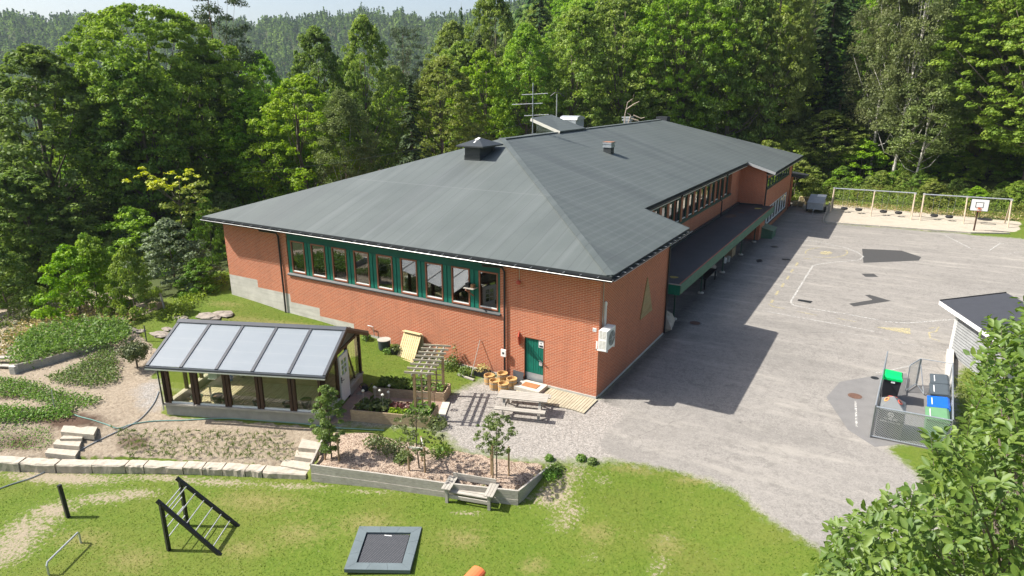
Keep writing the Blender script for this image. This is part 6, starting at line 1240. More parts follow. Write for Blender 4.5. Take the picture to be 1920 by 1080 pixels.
for i, (cx0, cy0, cz0, nrm) in enumerate([(10.84,3.12,1.34,(-.63,0,.77)),(11.27,3.1,1.33,(.63,0,.77)),(11.03,3.4,1.35,(0,.6,.8))]):
    nz = Vector(nrm).normalized(); q_ = nz.to_track_quat('Z','Y'); m = MB(); m.lathe([(.17,.0),(.17,.02),(.1,.02)], (0,0,0), 16, False); m.v = [tuple(q_@Vector((v[0], v[1]*.62, v[2]+.012))+Vector((cx0,cy0,cz0))) for v in m.v]; m.build('opening_ring', mat_plain('ring_orange', (.72,.30,.10), .5) if i == 0 else (mat_plain('ring_red', (.62,.12,.08), .5)), ct)
    m = MB(); m.lathe([(.105,.022),(0,.022)], (0,0,0), 16, False); m.v = [tuple(q_@Vector((v[0], v[1]*.62, v[2]+.012))+Vector((cx0,cy0,cz0))) for v in m.v]; m.build('opening', M['rustiron'], ct)
text('lettering', 'GLASS OG', .10, ct, (11.05-11.0, 2.548-3.1, .78), (math.pi/2,0,0), M['white']); text('lettering', 'METALLEMBALLASJE', .075, ct, (11.05-11.0, 2.548-3.1, .66), (math.pi/2,0,0), M['white'])
m = MB(); m.tube([(11.03+.09*math.cos(q),2.545,.98+.09*math.sin(q)) for q in np.linspace(0,2*math.pi,17)],.007,4); m.tube([(10.99,2.545,.94),(11.0,2.545,1.02),(11.03,2.545,.98)],.007,4); m.tube([(11.06,2.545,.94),(11.06,2.545,1.02)],.007,4); m.build('emblem', M['white'], ct)
m = MB(); m.prism([(10.5,2.3),(13.0,2.4),(13.2,8.5),(10.72,8.6)], .0, .012); meta(m.build('enclosure_pad', M['oldpatch']), kind='structure')
m = MB(); m.beam((13.25,8.8,.15),(13.5,13.6,.15),.3,.3); meta(m.build('low_kerb_wall', M['concrete'], loc=(13.3,11,0)), 'low pale concrete wall between the enclosure and the shed', 'wall')
# ------------------------------------------------------------ shed
M['clad'] = mat_wood('grey_cladding', (.26,.27,.27), (.33,.34,.34), 'y')
shd = empty('garden_shed', (15,12,0), 0, 'grey boarded shed with white trim and a dark low roof at the right', 'shed')
s0 = np.array([13.54,13.78]); sd = np.array([.36,-.933]); se = np.array([.933,.36]); L1, L2 = 4.6, 2.6
m = MB(); q = [s0, s0+sd*L1, s0+sd*L1+se*L2, s0+se*L2]; V = [(*p, 0) for p in q]+[(*q[0],2.25),(*q[1],2.25),(*q[2],2.78),(*q[3],2.78)]; m.add(V, [(0,1,5,4),(1,2,6,5),(2,3,7,6),(3,0,4,7)]); m.f = [tuple(reversed(f)) for f in m.f]; m.build('wall', M['clad'], shd)
for k in range(15): z = .1+k*.145; m = MB(); a = s0-se*.01; b = a+sd*L1; m.beam((*a,z),(*b,z),.02,.012); m.build('cladding_joint', mat_plain('joint_grey', (.12,.12,.12), .8) if k == 0 else bpy.data.materials['joint_grey'], shd)
m = MB(); a = s0-se*.02-sd*.02; m.beam((*a,0),(*a,2.3),.14,.14); m.build('corner_board', M['white'], shd)
r0 = s0-se*.38-sd*1.25; q = [r0, r0+sd*(L1+1.3), r0+sd*(L1+1.3)+se*3.0, r0+se*3.0]; zr = [2.43,2.43,3.0,3.0]; m = MB(); m.slab([(*p, z) for p, z in zip(q, zr)][::-1], (0,0,-.03)); m.v = m.v; m.build('roof', mat_plain('shed_felt', (.045,.047,.055), .6, 0, .1), shd)
m = MB(); m.beam((*q[0],2.31),(*q[1],2.31),.04,.2); m.build('fascia', M['white'], shd); m = MB(); m.beam((*q[1],2.33),(*q[2],2.9),.04,.14); m.build('fascia', M['black'], shd); m = MB(); m.beam((*q[0],2.43),(*q[3],3.0),.06,.08); m.build('fascia', M['black'], shd)
# ------------------------------------------------------------ trees
def env(t, low, R_, p=.62, q=.75):
    u = np.clip((t-low)/(1-low), 0, 1); return R_*np.sin(np.pi*np.clip(u**p, .0, 1))**(q*.8)+.02
def limbs(m, H, rg, r0, targets, lean=0.0, top=.85):
    n = 7; px = np.cumsum(rg.normal(size=(n, 2))*H*.008, 0); px -= px[0]
    tr_ = [(px[i, 0], px[i, 1], H*top*i/(n-1)-.3*(i == 0)) for i in range(n)]
    m.tube(tr_, [r0*(1.15 if i == 0 else 1)*(1-.85*i/(n-1)) for i in range(n)], 8)
    for c in targets:
        zb = max(c[2]*.55, H*.12); k = zb/(H*top)*(n-1); i = int(min(k, n-2)); f = k-i; p = np.array(tr_[i])*(1-f)+np.array(tr_[i+1])*f
        mid = p*.45+np.array(c)*.55+np.array([0, 0, -.04*H]); r1 = r0*.38*(1-zb/H); m.tube([tuple(p), tuple(mid), tuple(c)], [r1, r1*.6, r1*.18], 5)
def broad(name, H, R_, nc, per, ls, mat, seed, low=.15, flat=.6, cr=.085, up=.5, bark='bark', r0=.32, nl=16, asp=.7, p=.62, shell=.5, q=.75):
    rg = np.random.default_rng(seed); a = rg.random(nc)*2*np.pi; t = low+(1-low)*rg.random(nc)**.85; lob = 1+.16*np.sin(a*3+rg.random()*6)+.12*np.sin(a*5+t*9)
    rad = env(t, low, R_, p, q)*lob*(shell+(1-shell)*rg.random(nc)**.5); cc = np.stack([np.cos(a)*rad, np.sin(a)*rad, t*H*.97], 1); crd = H*cr*(.55+.75*rg.random(nc))*(1-.35*t)
    P, N, idx = clump_leaves(cc, crd, per, rg, flat, up); tone = rg.random(nc)
    root = empty(name, (0, 0, 0)); m = MB(); limbs(m, H, rg, r0, cc[rg.choice(nc, nl, False)]); m.build('trunk', M[bark], root, local=True, smooth=True)
    leaves('crown', P, N, ls, rg, M[mat], root, asp, lv=np.clip(.65*tone[idx]+.35*rg.random(len(P)), 0, 1)); return root
def spruce(name, H, R_, seed):
    rg = np.random.default_rng(seed); C_ = []; N_ = []; z = .08*H
    while z < H*.98:
        t = z/H; L = R_*(1-t)**.8+.12; nb_ = int(7+5*(1-t))
        for b in range(nb_):
            a = rg.random()*6.283; Lb = L*(.65+.5*rg.random()); k = max(4, int(Lb*9)); s_ = rg.random(k)**.7
            r_ = s_*Lb; zz = z-.28*r_*(.6+.5*s_)+rg.normal(size=k)*.06; w_ = (rg.random(k)-.5)*.75*Lb*.5*(1.1-s_)
            C_.append(np.stack([r_*math.cos(a)-w_*math.sin(a), r_*math.sin(a)+w_*math.cos(a), zz], 1)); N_.append(np.stack([np.full(k, math.cos(a)*.5), np.full(k, math.sin(a)*.5), np.full(k, .9)], 1)+rg.normal(size=(k, 3))*.3)
        z += .036*H*(.7+.5*(1-t))*.7
    C_ = np.concatenate(C_); N_ = np.concatenate(N_); root = empty(name, (0, 0, 0)); m = MB(); m.tube([(0,0,-.3),(0,0,H*.5),(0,0,H)], [.22,.13,.02], 7); m.build('trunk', M['bark'], root, local=True); leaves('crown', C_, N_, .46, rg, M['leaf_spruce'], root, .5); return root
def pine(name, H, R_, seed, per=110, nc=150):
    rg = np.random.default_rng(seed); a = rg.random(nc)*6.283; t = .38+.6*rg.random(nc); rad = R_*np.sin(np.clip((t-.3)/.7, 0, 1)*np.pi*.85)**.6*(.35+.65*rg.random(nc)); cc = np.stack([np.cos(a)*rad, np.sin(a)*rad, t*H], 1); crd = H*.042*(.6+.8*rg.random(nc))
    P, N, idx = clump_leaves(cc, crd, per, rg, .6, .3); root = empty(name, (0,0,0)); m = MB(); limbs(m, H, rg, .24, cc[rg.choice(nc, 22, False)], top=.96); m.build('trunk', M['pbark'], root, local=True, smooth=True); leaves('crown', P, N, .26, rg, M['leaf_pine'], root, .32); return root
PR = {}
PR['maple'] = broad('maple_tree', 20, 7.8, 1100, 75, .22, 'leaf_maple', 1, .19, 1.0, .034, up=.3, r0=.36, nl=40, p=.95, shell=.45, q=.55)
PR['oak'] = broad('oak_tree', 20, 4.8, 560, 56, .27, 'leaf_oak', 2, .2, 1.0, .04, up=.3, nl=26, p=.8)
PR['ash'] = broad('ash_tree', 20, 5.4, 600, 56, .26, 'leaf_ash', 3, .10, 1.0, .040, up=.3, nl=26, p=.8)
PR['lime'] = broad('lime_tree', 18, 5.0, 520, 54, .26, 'leaf_lime', 4, .08, 1.0, .043, up=.3, nl=24, p=.85)
PR['dark'] = broad('leafy_tree', 18, 5.0, 520, 54, .27, 'leaf_oak', 5, .06, 1.0, .043, up=.3, nl=22, p=.8)
PR['mid'] = broad('leafy_tree', 19, 5.2, 540, 54, .27, 'leaf_maple', 6, .08, 1.0, .042, up=.3, nl=24, p=.75)
PR['birch'] = broad('birch_tree', 21, 3.7, 260, 130, .19, 'leaf_birch', 7, .2, 1.5, .052, up=-.1, bark='birch', r0=.17, nl=22, asp=.65, p=.66)
PR['sbirch'] = broad('birch_tree', 12, 2.6, 130, 90, .18, 'leaf_birch', 8, .3, 1.2, .07, up=0, bark='birch', r0=.10, nl=14, asp=.65, p=.6)
PR['spruce'] = spruce('spruce_tree', 20, 3.1, 9); PR['spruce2'] = spruce('spruce_tree', 17, 2.8, 19)
PR['pine'] = pine('pine_tree', 21, 3.6, 10)
PR['bush'] = broad('bush', 3.0, 1.9, 110, 80, .12, 'leaf_maple', 11, .0, .8, .13, nl=5, r0=.05, p=.35)
PR['dbush'] = broad('bush', 3.2, 1.8, 110, 80, .12, 'leaf_oak', 12, .0, .8, .13, nl=5, r0=.05, p=.35)
PR['sbush'] = broad('bush', 4.2, 2.2, 150, 80, .13, 'leaf_silver', 13, .0, .8, .10, nl=6, r0=.06, p=.4)
PR['lbush'] = broad('bush', 3.0, 2.0, 110, 80, .12, 'leaf_lime', 14, .0, .7, .13, nl=5, r0=.05, p=.35)
PH = dict(maple=20, oak=20, ash=20, lime=18, dark=18, mid=19, birch=21, sbirch=12, spruce=20, spruce2=17, pine=21, bush=3, dbush=3.2, sbush=4.2, lbush=3); PW = dict(maple=17, oak=11, ash=12, lime=11, dark=11.5, mid=12, birch=8.5, sbirch=6.2, spruce=6.2, spruce2=5.6, pine=8, bush=4.8, dbush=4.6, sbush=5.4, lbush=5)
CATS = dict(bush='bush', dbush='bush', sbush='bush', lbush='bush')
USED = set(); ntree = [0]
def put(kind, x, y, H, label, group=None, wscale=1.0, rz=None, dz=0):
    s_ = H/PH[kind]; z = h1(x, y)-.15+dz; rz = random.Random(int(x*71+y*37)).random()*6.283 if rz is None else rz
    root = PR[kind]
    if kind in USED: o = copy_tree(root, loc=(x, y, z), rz=rz, sc=(s_*wscale, s_*wscale, s_))
    else: USED.add(kind); o = root; o.location = (x, y, z); o.rotation_euler = (0, 0, rz); o.scale = (s_*wscale, s_*wscale, s_)
    for k in ('group',):
        if k in o: del o[k]
    o["label"] = label; o["category"] = CATS.get(kind, 'tree')
    if group: o["group"] = group
    ntree[0] += 1; return o
def azpos(px, dist):
    d_ = ray(px, 166); d_ = d_[:2]/np.linalg.norm(d_[:2]); return CAM[:2]+d_*dist
def put_px(kind, px, dist, top, wpx, label, group=None):
    x, y = azpos(px, dist); zt_ = CAM[2]+ (ray(px, top)/np.linalg.norm(ray(px, top)[:2]))[2]*dist; H = zt_-h1(x, y)+.15; ws = (wpx*dist/FPX*1.0)/(PW[kind]*H/PH[kind]); return put(kind, x, y, H, label, group, ws)
# the trees one can tell apart
put_px('oak', 78, 68, 78, 235, 'tall dark tree with a narrow top at the left edge before the far hill')
put_px('maple', 285, 71, 2, 345, 'huge broad maple with a domed crown left of the school')
put_px('pine', 425, 76, -60, 120, 'tall pine with reddish limbs rising behind the huge maple')
put_px('ash', 492, 84, 92, 120, 'light green tree between the pine and the two narrow trees')
put_px('pine', 555, 96, 150, 100, 'lower pine with orange trunk in the gap left of the dark narrow tree')
put_px('oak', 598, 80, 44, 130, 'dark narrow tree with a rounded top in front of the far hill')
put_px('oak', 655, 84, 105, 110, 'dark lower tree tucked between the two narrow tops')
put_px('ash', 688, 78, 24, 130, 'bright green tree with a thin pointed top left of the chimney')
put_px('pine', 765, 118, 48, 80, 'distant pine with a brownish crown above the middle of the wood')
put_px('spruce', 868, 150, 4, 38, 'lone pointed spruce top against the sky')
put_px('mid', 850, 104, 36, 150, 'mid green tree at the right end of the far hill view'); put_px('lime', 815, 92, 130, 130, 'light green tree behind the dark chimney cap'); put_px('ash', 740, 95, 120, 120, 'green tree right of the bright pointed one')
put_px('mid', 925, 98, -30, 150, 'tall mid green tree where the hillside meets the sky'); put_px('lime', 905, 84, 90, 130, 'yellow green tree left of the television antenna'); put_px('ash', 985, 86, 40, 140, 'bright tree directly behind the television antenna')
put_px('ash', 1075, 88, 8, 170, 'tall bright green ash above the silver roof unit'); put_px('ash', 1160, 90, -40, 190, 'large bright green tree behind the roof ridge'); put_px('spruce', 1010, 125, -70, 90, 'dark spruce high on the slope above the antenna'); put_px('maple', 1275, 92, -40, 230, 'broad green maple behind the far roof ridge')
put_px('dark', 1370, 92, -60, 170, 'dark green tree behind the far end of the roof'); put_px('mid', 1450, 95, -90, 150, 'green tree with light leaf layers left of the dark spruce gap'); put_px('spruce', 1545, 101, -110, 130, 'tall shaded spruce left of the birches'); put_px('spruce2', 1580, 98, 40, 90, 'shorter dark spruce in the gap beside the birches')
for px, d_, top, w_, l_ in [(1655,95,-120,120,'birch with a slim white trunk at the left of the birch group'),(1700,91,-140,130,'birch with the thickest white trunk in the birch group'),(1728,97,-130,125,'birch standing close behind the thickest white trunk')]: put_px('birch', px, d_, top, w_, l_)
put_px('sbirch', 1745, 90, 125, 135, 'shorter light green birch with twin brown stems right of the group')
put_px('maple', 1965, 92, -60, 300, 'large maple with hanging light green branches at the right edge'); put_px('dark', 1850, 104, -120, 200, 'very dark leafy tree between the birches and the right maple'); put_px('lime', 1870, 99, -90, 150, 'yellow green crown high between the birches and the right edge')
put_px('mid', 1560, 94, 205, 130, 'small bright leafy tree at the wood edge behind the trailer')
# yellow leafed branch of a young maple
P = azpos(300, 55); zt_ = h1(P[0], P[1]); ym = empty('young_maple', (P[0], P[1], zt_), 0, 'young maple with bright yellow leaves below the huge maple', 'tree'); rg = np.random.default_rng(55); m = MB(); tgt = U(320, 395, 'x', P[0]); hh = tgt[2]-zt_
base = np.array([P[0], P[1], zt_]); cl = []
for px, py, dd in [(240,335,55),(262,345,55),(285,342,55),(312,332,55),(268,352,54),(300,352,54)]: q = azpos(px, dd); cl.append((*q, CAM[2]+(ray(px, py)/np.linalg.norm(ray(px, py)[:2]))[2]*dd))
cl2 = []
for px, py, dd in [(305,372,54),(330,382,54),(352,378,54),(290,390,54),(340,362,55),(320,400,54)]: q = azpos(px, dd); cl2.append((*q, CAM[2]+(ray(px, py)/np.linalg.norm(ray(px, py)[:2]))[2]*dd))
cl = np.array(cl); cl2 = np.array(cl2); m.tube([tuple(base), tuple((base+cl2[0])/2), tuple(cl2[0])], .09, 6, .04)
for c in list(cl)+list(cl2[1:]): m.tube([tuple(cl2[0]-np.array([0,0,.6])), tuple(c)], .035, 5, .012)
m.build('trunk', M['bark'], ym)
cl = np.concatenate([cl+rg.normal(size=cl.shape)*np.array([.5,.5,.28]) for _ in range(5)]); cl2 = np.concatenate([cl2+rg.normal(size=cl2.shape)*np.array([.8,.8,.5]) for _ in range(5)]); P_, N_, idx = clump_leaves(cl, rg.uniform(.2,.5,len(cl)), 34, rg, .5, .9); leaves('yellow_foliage', P_, N_, .2, rg, M['leaf_yellow'], ym, .7, local=False); P_, N_, idx = clump_leaves(cl2, rg.uniform(.25,.6,len(cl2)), 40, rg, .6, .8); leaves('green_foliage', P_, N_, .2, rg, M['leaf_lime'], ym, .7, local=False)
# dead branchy tree behind the vent
P = azpos(1178, 66); dt = empty('dead_tree', (P[0], P[1], h1(*P)), 0, 'bare pale dead tree with crooked branches behind the silver roof vent', 'tree'); m = MB(); zb_ = h1(*P)
def hpx(px, py, dd): q = azpos(px, dd); return (q[0], q[1], CAM[2]+(ray(px, py)/np.linalg.norm(ray(px, py)[:2]))[2]*dd)
for L in ([(1175,260),(1174,215),(1178,192),(1186,186)],[(1176,205),(1190,195),(1200,190)],[(1178,240),(1185,216),(1178,212)],[(1186,222),(1200,226),(1201,233)],[(1190,216),(1205,222),(1212,220)]): m.tube([hpx(a, b, 66) for a, b in L], .06, 5, .03)
a = hpx(1175,260,66); m.tube([(a[0],a[1],zb_), a], .12, 6, .07); m.build('branches', mat_plain('dead_wood', (.42,.34,.26), .9), dt)
# the fill of the wood, each tree its own
CAPX = [-400,0,125,210,440,465,545,575,620,720,760,815,850,880,900,940,3000]; CAPY = [300,270,235,90,60,125,125,120,140,110,120,120,75,35,-20,-120,-400]
rgt = random.Random(12); placed = [tuple(o.location[:2]) for o in col.objects if o.get("category") == 'tree' and o.parent is None]
NOGO = [(-33,-30),(-35,4),(-30,14),(-30,60),(-6,70),(40,70),(40,-60),(-42,-60)]
def gro(px, r_, kind):
    side = 'in the wood left of the school' if px < 470 else ('in the wood behind the school roof' if px < 1250 else 'in the dark wood beyond the yard')
    row = 'at the front edge' if r_ < 80 else ('among the middle rows' if r_ < 110 else 'high in the far rows')
    nm = {'maple':'broad green maple','oak':'dark narrow leafy tree','ash':'bright green leafy tree','lime':'yellow green leafy tree','dark':'dark green leafy tree','mid':'mid green leafy tree','birch':'grey green birch','spruce':'tall dark spruce','spruce2':'shorter dark spruce','pine':'high crowned pine','sbirch':'small light birch'}[kind]
    return nm+' '+row+' '+side, nm+'s '+row+' '+side
cand = []
r_ = 52.0
while r_ < 165:
    st = 6.0+r_*.028; az = -72.0
    while az < 11:
        a = R(az+rgt.uniform(-.35, .35)*math.degrees(st/r_)); rr = r_+rgt.uniform(-.4, .4)*st; cand.append((CAM[0]+rr*math.sin(a), CAM[1]+rr*math.cos(a), rr, az)); az += math.degrees(st/r_)
    r_ += st*.95
for x, y, rr, az in cand:
    if bool(inpoly(np.array([x]), np.array([y]), NOGO)[0]): continue
    if any((x-a)**2+(y-b)**2 < 14 for a, b in placed): continue
    (pp_, _) = project((x, y, 10)); px = float(pp_[0])
    if px > 2150 or px < -260: continue
    cap = np.interp(px, CAPX, CAPY)+rgt.uniform(0, 60)
    Hcap = CAM[2]+(ray(px, cap)/np.linalg.norm(ray(px, cap)[:2]))[2]*rr-h1(x, y)
    u = rgt.random()
    if px < 470: kind = 'oak' if u < .3 else 'mid' if u < .5 else 'dark' if u < .68 else 'ash' if u < .8 else 'pine' if u < .9 else 'spruce'
    elif px < 1250: kind = 'ash' if u < .32 else 'lime' if u < .55 else 'mid' if u < .74 else 'birch' if u < .82 else 'spruce' if u < .92 else 'pine'
    else: kind = 'dark' if u < .3 else 'mid' if u < .52 else 'spruce' if u < .68 else 'spruce2' if u < .78 else 'maple' if u < .85 else 'birch' if u < .9 else 'lime'
    H = min(PH[kind]*rgt.uniform(.8, 1.15), Hcap)
    if H < 5: continue
    if ntree[0] >= 292: break
    l_, g_ = gro(px, rr, kind); put(kind, x, y, H, l_, g_, rgt.uniform(.95, 1.2)*(1.0 if H > 12 else 1.25)); placed.append((x, y))
print('trees', ntree[0])
# bushes
BL = [(150,590,150,115,'ash','bright bushy tree at the dark wood edge above the potato bed'),(60,560,200,190,'dbush','broad dark bush at the left edge above the garden'),(20,600,140,120,'dbush','low dark bush at the far left above the straw coloured bank'),(185,580,130,125,'bush','round green bush behind the potato bed'),(255,588,105,120,'bush','green bush nearest the leaning wooden post'),(265,520,90,110,'sbush','silvery green bush left of the tall light bush'),(330,540,175,120,'sbush','large silvery green bush left of the grass slope'),(330,470,150,110,'lbush','light green bush rising above the silvery one'),(400,500,90,120,'dbush','dark bush beside the corner of the brick wall'),(215,470,120,120,'dbush','dark green bush below the yellow maple'),(120,470,120,110,'dbush','dark bush under the small birch on the left'),(375,545,90,60,'dbush','low dark bush at the top of the grass slope')]
for px, py, wpx, hpx_, k_, l_ in BL:
    P = at(px, py); dd = np.linalg.norm((P-CAM)[:2]); dist = np.linalg.norm(P-CAM); k2 = 'bush' if k_ == 'ash' else k_; H = hpx_*dist/FPX*1.0; put(k2, P[0], P[1], H, l_, 'bushes on the bank left of the school', (wpx*dist/FPX)/(PW[k2]*H/PH[k2]))
P = at(108, 525); dist = np.linalg.norm(P-CAM); put('sbirch', P[0], P[1], 175*dist/FPX, 'small pale birch with a white stem at the left wood edge', None, 1.25)
rgd = random.Random(5)
for k in range(26): put(rgd.choice(['dbush', 'bush']), -2+k*1.35+rgd.uniform(-.6, .6), 69+rgd.uniform(0, 7), rgd.uniform(2.5, 5.5), 'dark undergrowth bush beneath the birches and maples', 'undergrowth bushes beneath the birches and maples', 1.1)
for k in range(22): P = azpos(rgd.uniform(-40, 420), rgd.uniform(56, 74)); put(rgd.choice(['dbush', 'bush', 'dbush']), P[0], P[1], rgd.uniform(3, 6), 'undergrowth bush among the trunks left of the school', 'undergrowth bushes among the trunks left of the school', 1.0)
rgb = random.Random(77)
for k in range(34):
    x = -6+k*1.05+rgb.uniform(-.8, .8); y = 64+rgb.uniform(-1.5, 3.5)
    if x > 30: break
    k_ = rgb.choice(['bush', 'lbush', 'bush', 'dbush']); put(k_, x, y, rgb.uniform(1.4, 3.0), {'bush':'green bush in the thicket behind the swings','lbush':'yellow green bush in the thicket behind the swings','dbush':'dark bush in the thicket behind the swings'}[k_], 'bushes in the thicket behind the swings', rgb.uniform(.9, 1.3))
for k in range(26):
    x = -29-rgb.uniform(0, 7); y = 14+k*2.1; k_ = rgb.choice(['bush','lbush','dbush']); put(k_, x, y, rgb.uniform(2.5, 5.0), {'bush':'green bush in the wood edge behind the school','lbush':'yellow green bush in the wood edge behind the school','dbush':'dark bush in the wood edge behind the school'}[k_], 'bushes along the wood edge behind the school', 1.1)
for k in range(16):
    x = -29+k*1.9; y = 62+rgb.uniform(-2, 4); k_ = rgb.choice(['bush','lbush']); put(k_, x, y, rgb.uniform(3.5, 6.5), 'tall green bush standing behind the north end of the school', 'tall bushes behind the north end of the school', .9)
# weeds and rough grass
def weeds(name, poly, hgt, n, size, mat, label, seed, lump=.6): return crop(name, poly, hgt, n, size, mat, label, 'weeds', seed, lump=lump)
weeds('weeds', [(-4,60.5),(3.4,60),(22,60),(31,57),(33,66),(-6,67)], 1.25, 30000, .13, 'leaf_weed', 'tangled bright green weeds behind the swings', 41); weeds('dry_grass', [(3.6,58.6),(21.5,58.6),(23,60.6),(3,60.6)], .35, 3000, .14, 'leaf_straw', 'dry yellowish grass fringe between the sand and the weeds', 42)
weeds('weeds', [(21,51),(27,50),(31,60),(22.5,60)], .3, 2500, .12, 'leaf_weed', 'rough grass right of the swings', 43)
weeds('rough_grass', zonep([(290,600),(380,535),(425,515),(430,530),(385,555),(330,610)]), .35, 2400, .12, 'leaf_lime', 'rough bright grass strip along the path at the top of the slope', 44)
weeds('dry_grass', zonep([(0,640),(60,590),(150,575),(260,590),(250,612),(160,605),(60,630),(0,680)]), .4, 2400, .15, 'leaf_straw', 'dry straw coloured grass on the bank above the potato bed', 45)
weeds('weeds', zonep([(-60,700),(0,640),(40,570),(110,545),(230,560),(230,580),(120,580),(50,610),(0,690)]), .6, 3500, .14, 'leaf_fruit', 'dark weeds between the bank and the bushes on the left', 46)
weeds('weeds', zonep([(1820,690),(1790,720),(1790,800),(1850,820),(1990,800),(1990,700)]), .25, 3000, .1, 'leaf_weed', 'rough grass beside the bin enclosure', 47)
# short turf as real blades over the lawn
rg = np.random.default_rng(48); n = 170000; q = np.stack([rg.uniform(-28, 10.5, n), rg.uniform(-21, 6, n)], 1); k_ = inpoly(q[:, 0], q[:, 1], LAWN_FRONT) | (inpoly(q[:, 0], q[:, 1], Z_GRASSU) & (q[:, 1] < 6)); q = q[k_]; pp_, _ = project(np.stack([q[:, 0], q[:, 1], np.full(len(q), -.6)], 1)); k_ = (pp_[:, 0] > -40) & (pp_[:, 0] < 1960) & (pp_[:, 1] < 1120); q = q[k_]
bi = RBF([(0,0,0),(1,1,0),(2,0,0)]); ix = np.clip(np.searchsorted(gx, q[:, 0]), 0, nx-1); iy = np.clip(np.searchsorted(gy, q[:, 1]), 0, ny-1); k_ = (A['bare'][ix, iy]+rg.normal(size=len(q))*.15 < .33); q = q[k_]
z = hfun(q[:, 0], q[:, 1]); n = len(q); N = rg.normal(size=(n, 3))*.8; N[:, 2] = 1.0; V, F = leafmesh(np.stack([q[:, 0], q[:, 1], z+.012], 1), N, .05, rg, .35); o = mk('grass', V, F, mat_leaf('leaf_grass', (.060,.112,.012), (.125,.170,.024), (.15,.16,.03), .3, .0), uv=False, attrs={'lv': ('FACE', rg.random(n))}); meta(o, 'short mown green grass of the front lawn', 'grass', kind='stuff')
# ------------------------------------------------------------ near tree, lower right
POLY = [(1537,1080),(1541,1047),(1561,1031),(1557,998),(1590,985),(1630,965),(1665,955),(1680,930),(1725,925),(1740,895),(1740,850),(1765,825),(1800,825),(1825,790),(1820,745),(1835,700),(1850,655),(1840,625),(1860,615),(1890,625),(1915,600),(1935,575),(2500,450),(2500,1900),(1480,1900)]
NC = CAM+ray(1985, 1090)*7.4; rg = np.random.default_rng(60); K = 2600
q = rnd_unit(rg, K*6)*(rg.random((K*6, 1))**.28)*np.array([3.3, 3.3, 3.5]); P = NC+q; pp_, dz_ = project(P); k_ = inpoly(pp_[:, 0], pp_[:, 1], POLY) & (dz_ > 3.2); 
vis = (pp_[:, 0] < 2050) & (pp_[:, 1] < 1200); k_ &= vis | (rg.random(len(P)) < .25); P = P[k_][:K]; q = q[k_][:K]
nt_ = empty('near_tree', (NC[0], NC[1], h1(NC[0], NC[1])), 0, 'large leafy treetop close to the camera in the lower right corner', 'tree'); m = MB(); gz = h1(NC[0], NC[1]); m.tube([(NC[0], NC[1], gz-.2),(NC[0]+.1, NC[1], (gz+NC[2])/2),(NC[0], NC[1], NC[2]+1.5)], [.2,.15,.05], 9); m.build('trunk', M['bark'], nt_)
m = MB(); dirs = q/np.linalg.norm(q, axis=1, keepdims=True)
for i in range(0, len(P), 24): b0 = NC+np.array([0, 0, -1.4+.6*q[i, 2]*.4]); mid = b0*.5+P[i]*.5+np.array([0, 0, -.1]); m.tube([tuple(b0), tuple(mid), tuple(P[i])], [.035,.02,.006], 5)
m.build('limbs', M['bark'], nt_)
tw = dirs*.6+np.array([0, 0, .45])+rg.normal(size=P.shape)*.35; tw /= np.linalg.norm(tw, axis=1, keepdims=True)
m = MB()
for i in range(0, len(P), 2): m.tube([tuple(P[i]-tw[i]*.16), tuple(P[i]+tw[i]*.14)], .004, 3, .002)
m.build('twigs', M['bark'], nt_)
per = 9; idx = np.repeat(np.arange(len(P)), per); s_ = np.tile(np.linspace(-.14, .16, per), len(P)); a = rg.random(len(idx))*6.283; T = tw[idx]; ax1 = np.cross(T, np.array([.3, .2, 1.])); ax1 /= np.linalg.norm(ax1, axis=1, keepdims=True); ax2 = np.cross(T, ax1)
rad = ax1*np.cos(a)[:, None]+ax2*np.sin(a)[:, None]; ld = rad*.75+T*.5+np.array([0, 0, -.1]); ld /= np.linalg.norm(ld, axis=1, keepdims=True); L = (.085+.05*rg.random(len(idx)))[:, None]; B = P[idx]+T*s_[:, None]+rad*.012
side = np.cross(ld, T*.9+np.array([0, 0, .5])+rg.normal(size=ld.shape)*.35); side /= np.linalg.norm(side, axis=1, keepdims=True); nn_ = np.cross(side, ld); W_ = L*.24
V = np.stack([B, B+ld*L*.35+side*W_+nn_*L*.05, B+ld*L*.75+side*W_*.75+nn_*L*.03, B+ld*L-nn_*L*.12, B+ld*L*.75-side*W_*.75+nn_*L*.03, B+ld*L*.35-side*W_+nn_*L*.05], 1).reshape(-1, 3)
base = np.arange(len(idx), dtype=np.int32)[:, None]*6; F = np.concatenate([base+np.array([[0, 1, 2, 3]]), base+np.array([[0, 3, 4, 5]])], 0); lv_ = rg.random(len(idx)); lv_ = np.where(rg.random(len(idx)) < .02, 1.6, lv_)
mk('foliage', V, F, M['leaf_near'], nt_, uv=False, attrs={'lv': ('FACE', np.concatenate([lv_, lv_]))})
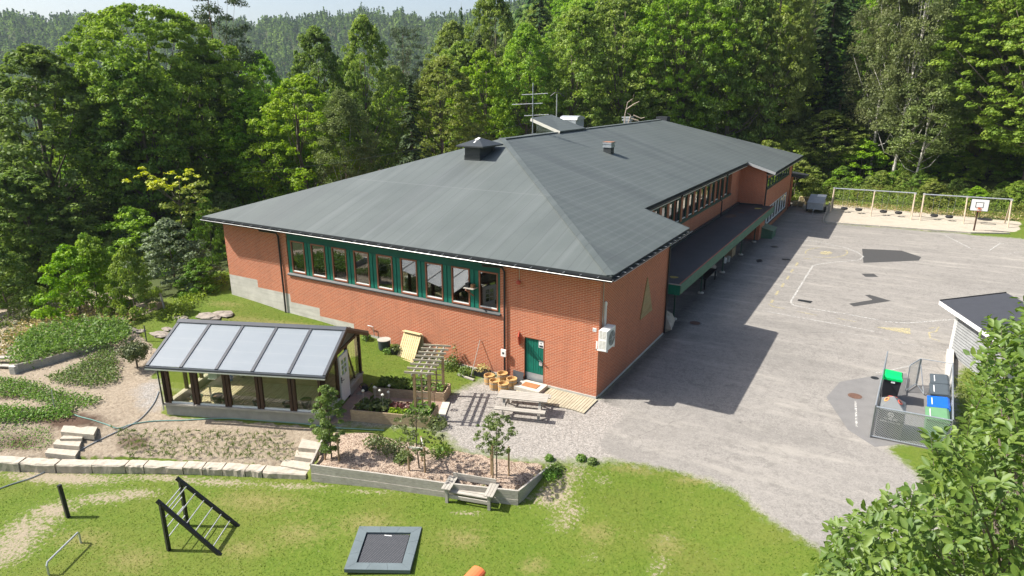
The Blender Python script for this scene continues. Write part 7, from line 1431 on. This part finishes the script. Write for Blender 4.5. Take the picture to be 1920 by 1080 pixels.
# ------------------------------------------------------------ far wood on the hills: one mass
rg = np.random.default_rng(70)
def farpts(n, az0, az1, r0, r1): az = np.radians(rg.uniform(az0, az1, n)); r_ = np.sqrt(rg.uniform(r0**2, r1**2, n)); return np.stack([CAM[0]+r_*np.sin(az), CAM[1]+r_*np.cos(az)], 1)
q = np.concatenate([farpts(9500, -74, -26, 430, 1120), farpts(1900, -74, -34, 170, 430), farpts(1500, -36, 14, 165, 330)])
z = hfun(q[:, 0], q[:, 1]); n = len(q); per = 34; dec = rg.random(n) < np.where(np.hypot(q[:, 0]-CAM[0], q[:, 1]-CAM[1]) > 400, .42, .6); Ht = np.where(dec, rg.uniform(10, 17, n), rg.uniform(11, 21, n)); idx = np.repeat(np.arange(n), per)
t = rg.random(n*per); a = rg.random(n*per)*6.283; wd = np.where(dec[idx], 4.2*np.sin(np.pi*np.clip(t*.9+.1, 0, 1))**.5, 2.9*(1-t)**.9+.15)*(.6+.4*rg.random(n*per)**.5)
zt_ = np.where(dec[idx], .15+.85*t, .05+.95*t)*Ht[idx]; C_ = np.stack([q[idx, 0]+np.cos(a)*wd, q[idx, 1]+np.sin(a)*wd, z[idx]+zt_], 1); N = np.stack([np.cos(a), np.sin(a), np.full(len(a), .7)], 1)+rg.normal(size=(len(a), 3))*.35
tone = np.where(dec, .45+.5*rg.random(n), .0+.3*rg.random(n)); V, F = leafmesh(C_, N, 2.3, rg, .75); o = mk('far_forest', V, F, mat_leaf('leaf_far', (.045,.085,.030), (.190,.255,.065), None, .3, .0), uv=False, attrs={'lv': ('FACE', np.clip(tone[idx]+rg.normal(size=len(idx))*.06, 0, 1))}); meta(o, 'dense mixed forest covering the distant hills', 'forest', kind='stuff')
# ------------------------------------------------------------ air
m = MB(); m.box(-2700, 2700, -700, 2700, -60, 240); hz = m.build('haze', M['brick'])
hm = bpy.data.materials.new('air'); hm.use_nodes = True; t_ = hm.node_tree; t_.nodes.clear(); pv_ = t_.nodes.new('ShaderNodeVolumePrincipled'); ou = t_.nodes.new('ShaderNodeOutputMaterial'); t_.links.new(pv_.outputs[0], ou.inputs['Volume'])
pv_.inputs['Color'].default_value = (.75,.85,1,1); pv_.inputs['Density'].default_value = .00013; pv_.inputs['Anisotropy'].default_value = .2
hz.data.materials.clear(); hz.data.materials.append(hm); hz["kind"] = 'stuff'; hz["label"] = 'thin bluish air over the distant hills'
